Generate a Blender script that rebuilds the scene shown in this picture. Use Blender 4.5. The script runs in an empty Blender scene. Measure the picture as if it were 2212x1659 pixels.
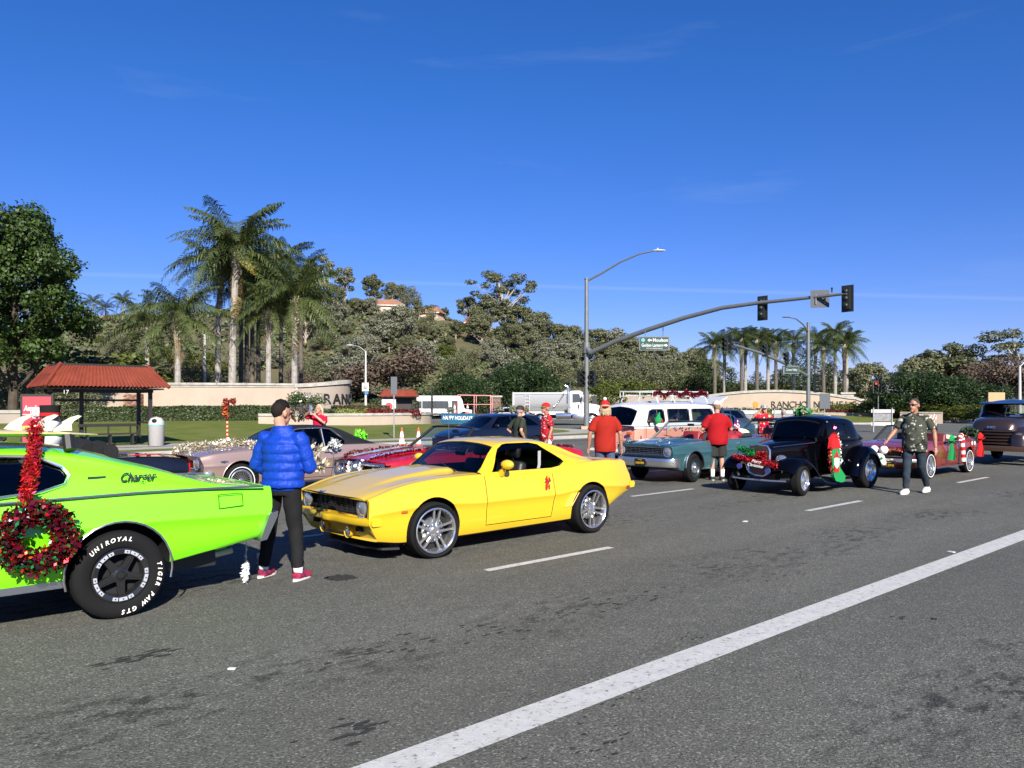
import bpy, bmesh, math, random
import numpy as np
from mathutils import Vector, Matrix, noise as mnoise
PI = math.pi
SC = bpy.context.scene
COL = SC.collection
# ---------------------------------------------------------------- camera, sky, sun, exposure
CAM_H = 1.75
cam_data = bpy.data.cameras.new('camera')
cam = bpy.data.objects.new('camera', cam_data)
COL.objects.link(cam)
cam.location = (0, 0, CAM_H)
cam.rotation_euler = (PI / 2, 0, 0)
cam_data.sensor_fit = 'HORIZONTAL'
cam_data.sensor_width = 36
cam_data.lens = 36 * 1662 / 2212
cam_data.shift_y = (875 - 829.5) / 2212
cam_data.clip_start = 0.05
cam_data.clip_end = 3000
SC.camera = cam
SUN_DIR = Vector((0.25, -0.968, 0)).normalized() * math.cos(math.radians(31)) + Vector((0, 0, math.sin(math.radians(31))))
world = bpy.data.worlds.new('World')
SC.world = world
world.use_nodes = True
wn = world.node_tree.nodes; wl = world.node_tree.links
wn.clear()
wo = wn.new('ShaderNodeOutputWorld'); wb = wn.new('ShaderNodeBackground')
sky = wn.new('ShaderNodeTexSky'); sky.sky_type = 'NISHITA'; sky.sun_disc = False
sky.sun_elevation = math.radians(31)
sky.sun_rotation = math.atan2(SUN_DIR.x, SUN_DIR.y)
sky.altitude = 100; sky.air_density = 1.0; sky.dust_density = 0.0; sky.ozone_density = 3.0
hsv = wn.new('ShaderNodeHueSaturation'); hsv.inputs['Saturation'].default_value = 1.12; hsv.inputs['Value'].default_value = 1.0
hsv.inputs['Hue'].default_value = 0.503
tint = wn.new('ShaderNodeMix'); tint.data_type = 'RGBA'; tint.blend_type = 'MULTIPLY'; tint.inputs[0].default_value = 1; tint.inputs[7].default_value = (.9, .95, 1.0, 1)
wl.new(sky.outputs[0], tint.inputs[6]); wl.new(tint.outputs[2], hsv.inputs['Color'])
# thin cirrus streaks and an old contrail, laid on the sky directions
tc = wn.new('ShaderNodeTexCoord')
sx = wn.new('ShaderNodeSeparateXYZ'); wl.new(tc.outputs['Generated'], sx.inputs[0])
er = wn.new('ShaderNodeMapRange'); er.inputs[1].default_value = -.02; er.inputs[2].default_value = .38; wl.new(sx.outputs[2], er.inputs[0])
em_ = wn.new('ShaderNodeMix'); em_.data_type = 'RGBA'; em_.inputs[6].default_value = (.46, .455, .76, 1); em_.inputs[7].default_value = (.445, .57, .85, 1); wl.new(er.outputs[0], em_.inputs[0]); wl.new(em_.outputs[2], tint.inputs[7])
mp = wn.new('ShaderNodeMapping'); mp.inputs['Rotation'].default_value = (0.1, 0.2, 0.5); mp.inputs['Scale'].default_value = (2.2, 1.2, 16)
wl.new(tc.outputs['Generated'], mp.inputs[0])
nz = wn.new('ShaderNodeTexNoise'); nz.inputs['Scale'].default_value = 1.6; nz.inputs['Detail'].default_value = 5; nz.inputs['Roughness'].default_value = 0.6
nz.inputs['Distortion'].default_value = 0.4
wl.new(mp.outputs[0], nz.inputs['Vector'])
mr = wn.new('ShaderNodeMapRange'); mr.inputs[1].default_value = 0.62; mr.inputs[2].default_value = 1.0; mr.inputs[3].default_value = 0.0; mr.inputs[4].default_value = 0.13
wl.new(nz.outputs['Fac'], mr.inputs[0])
dot = wn.new('ShaderNodeVectorMath'); dot.operation = 'DOT_PRODUCT'
def _vd(px, py): return Vector(((px - 1106) / 1662, 1, (875 - py) / 1662)).normalized()
_n = _vd(1150, 618).cross(_vd(2212, 646)).normalized()
dot.inputs[1].default_value = _n
nrm = wn.new('ShaderNodeVectorMath'); nrm.operation = 'NORMALIZE'
wl.new(tc.outputs['Generated'], nrm.inputs[0]); wl.new(nrm.outputs[0], dot.inputs[0])
ab = wn.new('ShaderNodeMath'); ab.operation = 'ABSOLUTE'; wl.new(dot.outputs['Value'], ab.inputs[0])
m2 = wn.new('ShaderNodeMapRange'); m2.inputs[1].default_value = 0.0; m2.inputs[2].default_value = 0.0035; m2.inputs[3].default_value = 0.12; m2.inputs[4].default_value = 0.0
wl.new(ab.outputs[0], m2.inputs[0])
mx0 = wn.new('ShaderNodeMath'); mx0.operation = 'MAXIMUM'; wl.new(mr.outputs[0], mx0.inputs[0]); wl.new(m2.outputs[0], mx0.inputs[1])
mix = wn.new('ShaderNodeMix'); mix.data_type = 'RGBA'
mix.inputs[7].default_value = (4.0, 4.6, 5.6, 1)
wl.new(mx0.outputs[0], mix.inputs[0]); wl.new(hsv.outputs[0], mix.inputs[6])
wl.new(mix.outputs[2], wb.inputs[0])
wb.inputs[1].default_value = 0.09
wl.new(wb.outputs[0], wo.inputs[0])
sun_d = bpy.data.lights.new('sun', 'SUN'); sun_d.energy = 5.0; sun_d.angle = math.radians(0.55); sun_d.color = (1.0, 0.94, 0.84)
sun = bpy.data.objects.new('sun', sun_d); COL.objects.link(sun)
sun.rotation_euler = SUN_DIR.to_track_quat('Z', 'Y').to_euler()
SC.view_settings.view_transform = 'Standard'; SC.view_settings.look = 'None'
SC.view_settings.gamma = 1; SC.view_settings.use_curve_mapping = False
SC.view_settings.exposure = 0.9
SC.render.film_transparent = False
try:
 SC.cycles.use_denoising = True
 SC.cycles.max_bounces = 8; SC.cycles.transparent_max_bounces = 12
 SC.cycles.caustics_reflective = False; SC.cycles.caustics_refractive = False
 SC.cycles.sample_clamp_indirect = 6
except Exception:
 pass
# ---------------------------------------------------------------- coordinates
FP = 1662.0
YAW = math.radians(48.3)
U = Vector((math.sin(YAW), math.cos(YAW), 0))     # along the road, away from the camera
V = Vector((-U.y, U.x, 0))                        # across the road, away from the camera
def rd(s, t, z=0.0): return U * s + V * t + Vector((0, 0, z))
def gp(x, y, z=0.0):
 d = (CAM_H - z) * FP / (y - 875.0)
 return Vector(((x - 1106.0) / FP * d, d, z))
def ap(x, y, d): return Vector(((x - 1106.0) / FP * d, d, CAM_H - (y - 875.0) / FP * d))
def px(x, d): return (x - 1106.0) / FP * d
# ---------------------------------------------------------------- object helpers
def tag(o, label=None, cat=None, group=None, kind=None):
 if label: o['label'] = label
 if cat: o['category'] = cat
 if group: o['group'] = group
 if kind: o['kind'] = kind
 return o
def empty(name, loc=(0, 0, 0), rz=0.0, label=None, cat=None, group=None, parent=None, scale=1.0):
 o = bpy.data.objects.new(name, None); COL.objects.link(o)
 o.location = loc; o.rotation_euler = (0, 0, rz); o.scale = (scale,) * 3
 o.empty_display_size = 0.1
 if parent: o.parent = parent
 return tag(o, label, cat, group)
def link_mesh(name, me, parent=None, loc=(0, 0, 0), rot=(0, 0, 0), scale=(1, 1, 1)):
 o = bpy.data.objects.new(name, me); COL.objects.link(o)
 o.location = loc; o.rotation_euler = rot; o.scale = scale
 if parent: o.parent = parent
 return o
def dup(root, loc=None, rz=None, label=None, group=None, scale=None):
 r = root.copy(); COL.objects.link(r)
 if loc is not None: r.location = loc
 if rz is not None: r.rotation_euler = (0, 0, rz)
 if scale is not None: r.scale = (scale,) * 3 if not hasattr(scale, '__len__') else scale
 if label: r['label'] = label
 if group: r['group'] = group
 for ch in list(root.children):
  c = ch.copy(); COL.objects.link(c); c.parent = r
  for g in list(ch.children):
   e = g.copy(); COL.objects.link(e); e.parent = c
 return r
def basis(d, up=Vector((0, 0, 1))):
 d = d.normalized()
 if abs(d.dot(up)) > 0.99: up = Vector((1, 0, 0))
 a = d.cross(up).normalized(); b = a.cross(d).normalized()
 return a, b
class MB:
 """collects shapes, then links them as ONE mesh object"""
 def __init__(self):
  self.v = []; self.f = []; self.m = []; self.xf = None
 def add(self, vs, fs, mi=0):
  o = len(self.v)
  if self.xf is not None: vs = [self.xf @ Vector(p) for p in vs]
  self.v.extend([tuple(p) for p in vs]); self.f.extend([tuple(i + o for i in f) for f in fs]); self.m.extend([mi] * len(fs))
  return self
 def box(self, c, s, mi=0, rz=0.0, M=None, bev=0.0):
  hx, hy, hz = s[0] / 2, s[1] / 2, s[2] / 2
  if bev > 0:
   b = min(bev, hx * .9, hy * .9, hz * .9)
   vs = []
   for sz in (-1, 1):
    pass
   bm = bmesh.new(); bmesh.ops.create_cube(bm, size=1)
   for q in bm.verts: q.co = Vector((q.co.x * s[0], q.co.y * s[1], q.co.z * s[2]))
   bmesh.ops.bevel(bm, geom=bm.edges[:], offset=b, segments=2, affect='EDGES', profile=.5)
   bm.verts.index_update()
   vs = [q.co.copy() for q in bm.verts]; fs = [[q.index for q in f.verts] for f in bm.faces]; bm.free()
  else:
   vs = [Vector((x, y, z)) for x in (-hx, hx) for y in (-hy, hy) for z in (-hz, hz)]
   fs = [(0, 1, 3, 2), (4, 6, 7, 5), (0, 4, 5, 1), (2, 3, 7, 6), (0, 2, 6, 4), (1, 5, 7, 3)]
  if M is not None: vs = [M @ p for p in vs]
  elif rz:
   R = Matrix.Rotation(rz, 3, 'Z'); vs = [R @ p for p in vs]
  c = Vector(c)
  return self.add([p + c for p in vs], fs, mi)
 def tube(self, pts, r, n=8, mi=0, cap=True, closed=False, flat=1.0, up=Vector((0, 0, 1))):
  pts = [Vector(p) for p in pts]; k = len(pts)
  rs = r if hasattr(r, '__len__') else [r] * k
  vs = []; fs = []
  pa = None
  for i, p in enumerate(pts):
   if closed: d = pts[(i + 1) % k] - pts[i - 1]
   else: d = pts[min(i + 1, k - 1)] - pts[max(i - 1, 0)]
   if d.length < 1e-9: d = Vector((0, 0, 1))
   d.normalize()
   if pa is None: a, b = basis(d, up)
   else:
    a = pa - d * pa.dot(d)
    if a.length < 1e-6: a, b = basis(d, up)
    a.normalize(); b = d.cross(a) * -1
    b = a.cross(d)
   pa = a
   for j in range(n):
    th = 2 * PI * j / n
    vs.append(p + a * (math.cos(th) * rs[i]) + b * (math.sin(th) * rs[i] * flat))
  for i in range(k if closed else k - 1):
   i2 = (i + 1) % k
   for j in range(n):
    j2 = (j + 1) % n
    fs.append((i * n + j, i * n + j2, i2 * n + j2, i2 * n + j))
  if cap and not closed:
   fs.append(tuple(range(n - 1, -1, -1))); fs.append(tuple((k - 1) * n + j for j in range(n)))
  return self.add(vs, fs, mi)
 def cyl(self, c, r, h, n=16, mi=0, axis='Z', r2=None):
  c = Vector(c); ax = {'X': Vector((1, 0, 0)), 'Y': Vector((0, 1, 0)), 'Z': Vector((0, 0, 1))}[axis] if isinstance(axis, str) else Vector(axis).normalized()
  return self.tube([c - ax * h / 2, c + ax * h / 2], [r, r if r2 is None else r2], n, mi)
 def lathe(self, prof, n=24, mi=0, axis='Z', c=(0, 0, 0), closed=False):
  """prof: (radius, height) pairs along the axis"""
  c = Vector(c); vs = []; fs = []
  for (r, h) in prof:
   for j in range(n):
    th = 2 * PI * j / n
    a, b = math.cos(th) * r, math.sin(th) * r
    p = {'Z': (a, b, h), 'Y': (a, h, b), 'X': (h, a, b)}[axis]
    vs.append(c + Vector(p))
  k = len(prof)
  for i in range(k if closed else k - 1):
   i2 = (i + 1) % k
   for j in range(n):
    j2 = (j + 1) % n
    fs.append((i * n + j, i * n + j2, i2 * n + j2, i2 * n + j))
  return self.add(vs, fs, mi)
 def prism(self, poly, h, mi=0, M=None, c=(0, 0, 0)):
  """poly (x, y) extruded along z from 0 to h, then moved by M"""
  n = len(poly)
  vs = [Vector((p[0], p[1], 0)) for p in poly] + [Vector((p[0], p[1], h)) for p in poly]
  fs = [tuple(range(n - 1, -1, -1)), tuple(range(n, 2 * n))] + [(i, (i + 1) % n, n + (i + 1) % n, n + i) for i in range(n)]
  if M is not None: vs = [M @ p for p in vs]
  c = Vector(c)
  return self.add([p + c for p in vs], fs, mi)
 def sidepoly(self, poly, y0, y1, mi=0):
  """poly in (x, z), extruded along y"""
  n = len(poly)
  vs = [Vector((p[0], y0, p[1])) for p in poly] + [Vector((p[0], y1, p[1])) for p in poly]
  fs = [tuple(range(n - 1, -1, -1)), tuple(range(n, 2 * n))] + [(i, (i + 1) % n, n + (i + 1) % n, n + i) for i in range(n)]
  return self.add(vs, fs, mi)
 def ball(self, c, r, n=12, mi=0, M=None):
  r = Vector(r) if hasattr(r, '__len__') else Vector((r, r, r))
  vs = []; fs = []; m = max(4, n // 2)
  for i in range(m + 1):
   ph = PI * i / m
   for j in range(n):
    th = 2 * PI * j / n
    p = Vector((math.sin(ph) * math.cos(th) * r.x, math.sin(ph) * math.sin(th) * r.y, math.cos(ph) * r.z))
    if M is not None: p = M @ p
    vs.append(p + Vector(c))
  for i in range(m):
   for j in range(n):
    j2 = (j + 1) % n
    a, b, c2, d = i * n + j, i * n + j2, (i + 1) * n + j2, (i + 1) * n + j
    if i == 0: fs.append((a, c2, d))
    elif i == m - 1: fs.append((a, b, d))
    else: fs.append((a, b, c2, d))
  return self.add(vs, fs, mi)
 def grid(self, rows, mi=0, closed=False):
  """rows: list of equal-length lists of points"""
  n = len(rows[0]); vs = [p for r in rows for p in r]; fs = []
  for i in range(len(rows) - 1):
   for j in range(n if closed else n - 1):
    j2 = (j + 1) % n
    fs.append((i * n + j, i * n + j2, (i + 1) * n + j2, (i + 1) * n + j))
  return self.add(vs, fs, mi)
 def mesh(self, name, mats, smooth=True, angle=35):
  me = bpy.data.meshes.new(name)
  me.from_pydata(self.v, [], self.f)
  if not isinstance(mats, (list, tuple)): mats = [mats]
  for m in mats: me.materials.append(m)
  if len(mats) > 1: me.polygons.foreach_set('material_index', self.m)
  finish(me, smooth, angle)
  return me
 def build(self, name, mats, parent=None, smooth=True, angle=35, loc=(0, 0, 0), rz=0.0, **kw):
  o = link_mesh(name, self.mesh(name, mats, smooth, angle), parent, loc, (0, 0, rz))
  return tag(o, **kw)
def finish(me, smooth=True, angle=35, recalc=True):
 if recalc:
  bm = bmesh.new(); bm.from_mesh(me)
  bmesh.ops.recalc_face_normals(bm, faces=bm.faces[:])
  bm.to_mesh(me); bm.free()
 if smooth:
  me.polygons.foreach_set('use_smooth', [True] * len(me.polygons))
  me.set_sharp_from_angle(angle=math.radians(angle))
 me.update()
def fast_mesh(name, verts, quads, mats, attr=None):
 """numpy verts (n,3), quads (m,k)"""
 me = bpy.data.meshes.new(name)
 n = len(verts); m, k = quads.shape
 me.vertices.add(n); me.vertices.foreach_set('co', np.asarray(verts, dtype=np.float32).ravel())
 me.loops.add(m * k); me.loops.foreach_set('vertex_index', np.asarray(quads, dtype=np.int32).ravel())
 me.polygons.add(m)
 me.polygons.foreach_set('loop_start', np.arange(0, m * k, k, dtype=np.int32))
 me.polygons.foreach_set('loop_total', np.full(m, k, dtype=np.int32))
 for q in (mats if isinstance(mats, (list, tuple)) else [mats]): me.materials.append(q)
 me.update(calc_edges=True)
 return me
# ---------------------------------------------------------------- materials
def hexc(r, g, b): return tuple(((c / 255) / 12.92 if c <= 10 else (((c / 255) + .055) / 1.055) ** 2.4) for c in (r, g, b))
MATS = {}
def mat(name, col=(.5, .5, .5), rough=.6, metal=0.0, coat=0.0, spec=.5, var=0.0, vscale=6.0, bump=0.0, bscale=80.0, island=0.0, emit=None, estr=1.0, sheen=0.0, col2=None, trans=0.0, obj=0.0, sss=0.0, aniso=None):
 if name in MATS: return MATS[name]
 m = bpy.data.materials.new(name); m.use_nodes = True
 nt = m.node_tree; b = nt.nodes['Principled BSDF']
 c4 = (col[0], col[1], col[2], 1)
 b.inputs['Base Color'].default_value = c4
 b.inputs['Roughness'].default_value = rough; b.inputs['Metallic'].default_value = metal
 b.inputs['Specular IOR Level'].default_value = spec * (.35 if rough >= .6 else 1)
 b.inputs['Coat Weight'].default_value = coat; b.inputs['Coat Roughness'].default_value = 0.03
 if sheen: b.inputs['Sheen Weight'].default_value = sheen
 if trans: b.inputs['Transmission Weight'].default_value = trans
 if sss:
  b.inputs['Subsurface Weight'].default_value = sss; b.inputs['Subsurface Scale'].default_value = .01
 src = None
 def mixrgb(fac, a, bb):
  x = nt.nodes.new('ShaderNodeMix'); x.data_type = 'RGBA'
  nt.links.new(fac, x.inputs[0])
  if hasattr(a, 'links'): nt.links.new(a, x.inputs[6])
  else: x.inputs[6].default_value = a
  if hasattr(bb, 'links'): nt.links.new(bb, x.inputs[7])
  else: x.inputs[7].default_value = bb
  return x.outputs[2]
 t = None
 if var or bump or col2:
  t = nt.nodes.new('ShaderNodeTexCoord')
 cur = c4
 if var or col2:
  n = nt.nodes.new('ShaderNodeTexNoise'); n.inputs['Scale'].default_value = vscale; n.inputs['Detail'].default_value = 6; n.inputs['Roughness'].default_value = .65
  nt.links.new(t.outputs['Object'], n.inputs['Vector'])
  r = nt.nodes.new('ShaderNodeMapRange'); r.inputs[1].default_value = .35; r.inputs[2].default_value = .68
  nt.links.new(n.outputs['Fac'], r.inputs[0])
  if col2: lo, hi = c4, (*col2, 1)
  else:
   lo = tuple(x * (1 - var) for x in col) + (1,); hi = tuple(min(1, x * (1 + var)) for x in col) + (1,)
  cur = mixrgb(r.outputs[0], lo, hi)
 if island:
  g = nt.nodes.new('ShaderNodeNewGeometry')
  h = nt.nodes.new('ShaderNodeHueSaturation')
  r = nt.nodes.new('ShaderNodeMapRange'); r.inputs[3].default_value = 1 - island; r.inputs[4].default_value = 1 + island
  nt.links.new(g.outputs['Random Per Island'], r.inputs[0]); nt.links.new(r.outputs[0], h.inputs['Value'])
  r2 = nt.nodes.new('ShaderNodeMapRange'); r2.inputs[3].default_value = .5 - .03 * island; r2.inputs[4].default_value = .5 + .03 * island
  mm = nt.nodes.new('ShaderNodeMath'); mm.operation = 'FRACT'; m3 = nt.nodes.new('ShaderNodeMath'); m3.operation = 'MULTIPLY'; m3.inputs[1].default_value = 7.31
  nt.links.new(g.outputs['Random Per Island'], m3.inputs[0]); nt.links.new(m3.outputs[0], mm.inputs[0]); nt.links.new(mm.outputs[0], r2.inputs[0]); nt.links.new(r2.outputs[0], h.inputs['Hue'])
  if hasattr(cur, 'links'): nt.links.new(cur, h.inputs['Color'])
  else: h.inputs['Color'].default_value = cur
  cur = h.outputs[0]
 if obj:
  g = nt.nodes.new('ShaderNodeObjectInfo'); h = nt.nodes.new('ShaderNodeHueSaturation')
  r = nt.nodes.new('ShaderNodeMapRange'); r.inputs[3].default_value = 1 - obj; r.inputs[4].default_value = 1 + obj
  nt.links.new(g.outputs['Random'], r.inputs[0]); nt.links.new(r.outputs[0], h.inputs['Value'])
  if hasattr(cur, 'links'): nt.links.new(cur, h.inputs['Color'])
  else: h.inputs['Color'].default_value = cur
  cur = h.outputs[0]
 if hasattr(cur, 'links'): nt.links.new(cur, b.inputs['Base Color'])
 if bump:
  n = nt.nodes.new('ShaderNodeTexNoise'); n.inputs['Scale'].default_value = bscale; n.inputs['Detail'].default_value = 4
  nt.links.new(t.outputs['Object'], n.inputs['Vector'])
  bp = nt.nodes.new('ShaderNodeBump'); bp.inputs['Strength'].default_value = bump; bp.inputs['Distance'].default_value = .02
  nt.links.new(n.outputs['Fac'], bp.inputs['Height']); nt.links.new(bp.outputs[0], b.inputs['Normal'])
 if emit:
  b.inputs['Emission Color'].default_value = (*emit, 1); b.inputs['Emission Strength'].default_value = estr
 MATS[name] = m
 return m
def leafmat(name, col, island=.45, rough=.55, trans=.25, col2=None):
 """foliage: diffuse + a little light through the leaf, each leaf its own tone"""
 if name in MATS: return MATS[name]
 m = mat(name, col, rough, island=island, col2=col2, vscale=.35, spec=.35)
 nt = m.node_tree; b = nt.nodes['Principled BSDF']; out = nt.nodes['Material Output']
 tr = nt.nodes.new('ShaderNodeBsdfTranslucent'); ms = nt.nodes.new('ShaderNodeMixShader'); ms.inputs[0].default_value = trans
 l = b.inputs['Base Color'].links
 if l: nt.links.new(l[0].from_socket, tr.inputs[0])
 nt.links.new(b.outputs[0], ms.inputs[1]); nt.links.new(tr.outputs[0], ms.inputs[2]); nt.links.new(ms.outputs[0], out.inputs[0])
 return m
def glassmat(name, tint=(.5, .55, .55), refl=1.0):
 if name in MATS: return MATS[name]
 m = bpy.data.materials.new(name); m.use_nodes = True
 nt = m.node_tree; nt.nodes.clear()
 out = nt.nodes.new('ShaderNodeOutputMaterial'); tr = nt.nodes.new('ShaderNodeBsdfTransparent'); gl = nt.nodes.new('ShaderNodeBsdfGlossy')
 tr.inputs[0].default_value = (*tint, 1); gl.inputs['Roughness'].default_value = .015
 fr = nt.nodes.new('ShaderNodeFresnel'); fr.inputs[0].default_value = 1.5
 mu = nt.nodes.new('ShaderNodeMath'); mu.operation = 'MULTIPLY'; mu.inputs[1].default_value = refl
 ms = nt.nodes.new('ShaderNodeMixShader')
 nt.links.new(fr.outputs[0], mu.inputs[0]); nt.links.new(mu.outputs[0], ms.inputs[0]); nt.links.new(tr.outputs[0], ms.inputs[1]); nt.links.new(gl.outputs[0], ms.inputs[2]); nt.links.new(ms.outputs[0], out.inputs[0])
 MATS[name] = m
 return m
def paint(name, col, rough=.35, flake=0.0):
 return mat(name, col, rough, metal=flake, coat=1.0, spec=.5)
M_CHROME = mat('chrome', (.84, .83, .82), .16, .92)
M_STEEL = mat('brushed steel', (.55, .56, .57), .3, 1.0)
M_RUBBER = mat('tyre rubber', (.011, .011, .0115), .8, spec=.3)
M_BLACK = mat('black plastic', (.012, .012, .013), .5)
M_DARK = mat('dark interior', (.018, .018, .019), .8)
M_WHITE = mat('white paint', (.60, .60, .58), .45, var=.06)
M_WHITEWALL = mat('whitewall rubber', (.75, .73, .68), .6)
M_GLASS = glassmat('car glass', (.72, .78, .76))
M_TINT = glassmat('tinted glass', (.22, .25, .26), 1.0)
M_LENS = mat('headlamp lens', (.42, .43, .45), .12, .7, coat=1.0)
M_AMBER = mat('amber lens', (.55, .09, .01), .2, coat=1.0)
M_REDLENS = mat('red lens', (.4, .01, .01), .2, coat=1.0)
M_SKIN = mat('skin', (.42, .22, .145), .5, var=.12, vscale=14, sss=.05)
M_SKIN2 = mat('tanned skin', (.33, .155, .095), .5, var=.12, vscale=14, sss=.05)
M_GALV = mat('galvanised steel', (.42, .43, .43), .45, .55, var=.18, vscale=5)
# ---------------------------------------------------------------- lettering
def text_data(s, size=1.0, ext=.01, shear=0.0, bold=0.0, spacing=1.0):
 cu = bpy.data.curves.new('txt', 'FONT'); cu.body = s; cu.size = size; cu.extrude = ext; cu.shear = shear; cu.offset = bold
 cu.align_x = 'CENTER'; cu.align_y = 'CENTER'; cu.space_character = spacing; cu.resolution_u = 3
 ob = bpy.data.objects.new('txt', cu); COL.objects.link(ob)
 dg = bpy.context.evaluated_depsgraph_get()
 me = bpy.data.meshes.new_from_object(ob.evaluated_get(dg))
 vs = [v.co.copy() for v in me.vertices]; fs = [tuple(p.vertices) for p in me.polygons]
 bpy.data.objects.remove(ob); bpy.data.curves.remove(cu); bpy.data.meshes.remove(me)
 return vs, fs
def frame_m(origin, right, up):
 """matrix taking text (x right, y up, z out) to the place"""
 r = Vector(right).normalized(); up = Vector(up).normalized(); n = r.cross(up).normalized(); up = n.cross(r)
 M = Matrix((r, up, n)).transposed().to_4x4(); M.translation = Vector(origin)
 return M
def add_text(mb, s, size, M, mi=0, ext=.006, shear=0.0, bold=0.0, width=None, spacing=1.0):
 vs, fs = text_data(s, size, ext, shear, bold, spacing)
 if width:
  w = max(p.x for p in vs) - min(p.x for p in vs)
  k = width / w
  vs = [Vector((p.x * k, p.y, p.z)) for p in vs]
 mb.add([M @ p for p in vs], fs, mi)
def lerp(a, b, t): return a + (b - a) * t
def curve(keys):
 """smooth monotone interpolation through (x, value) keys"""
 xs = np.array([k[0] for k in keys], float); ys = np.array([k[1] for k in keys], float)
 if len(xs) < 2: return lambda x: float(ys[0])
 h = np.diff(xs); d = np.diff(ys) / h; m = np.zeros(len(xs))
 m[0], m[-1] = d[0], d[-1]
 for i in range(1, len(xs) - 1):
  if d[i - 1] * d[i] > 0:
   w1 = 2 * h[i] + h[i - 1]; w2 = h[i] + 2 * h[i - 1]
   m[i] = (w1 + w2) / (w1 / d[i - 1] + w2 / d[i])
 def f(x):
  x = min(max(x, xs[0]), xs[-1]); i = int(min(max(np.searchsorted(xs, x) - 1, 0), len(h) - 1))
  t = (x - xs[i]) / h[i]
  return float((1 + 2 * t) * (1 - t) ** 2 * ys[i] + t * (1 - t) ** 2 * h[i] * m[i] + t * t * (3 - 2 * t) * ys[i + 1] + t * t * (t - 1) * h[i] * m[i + 1])
 return f
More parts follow.
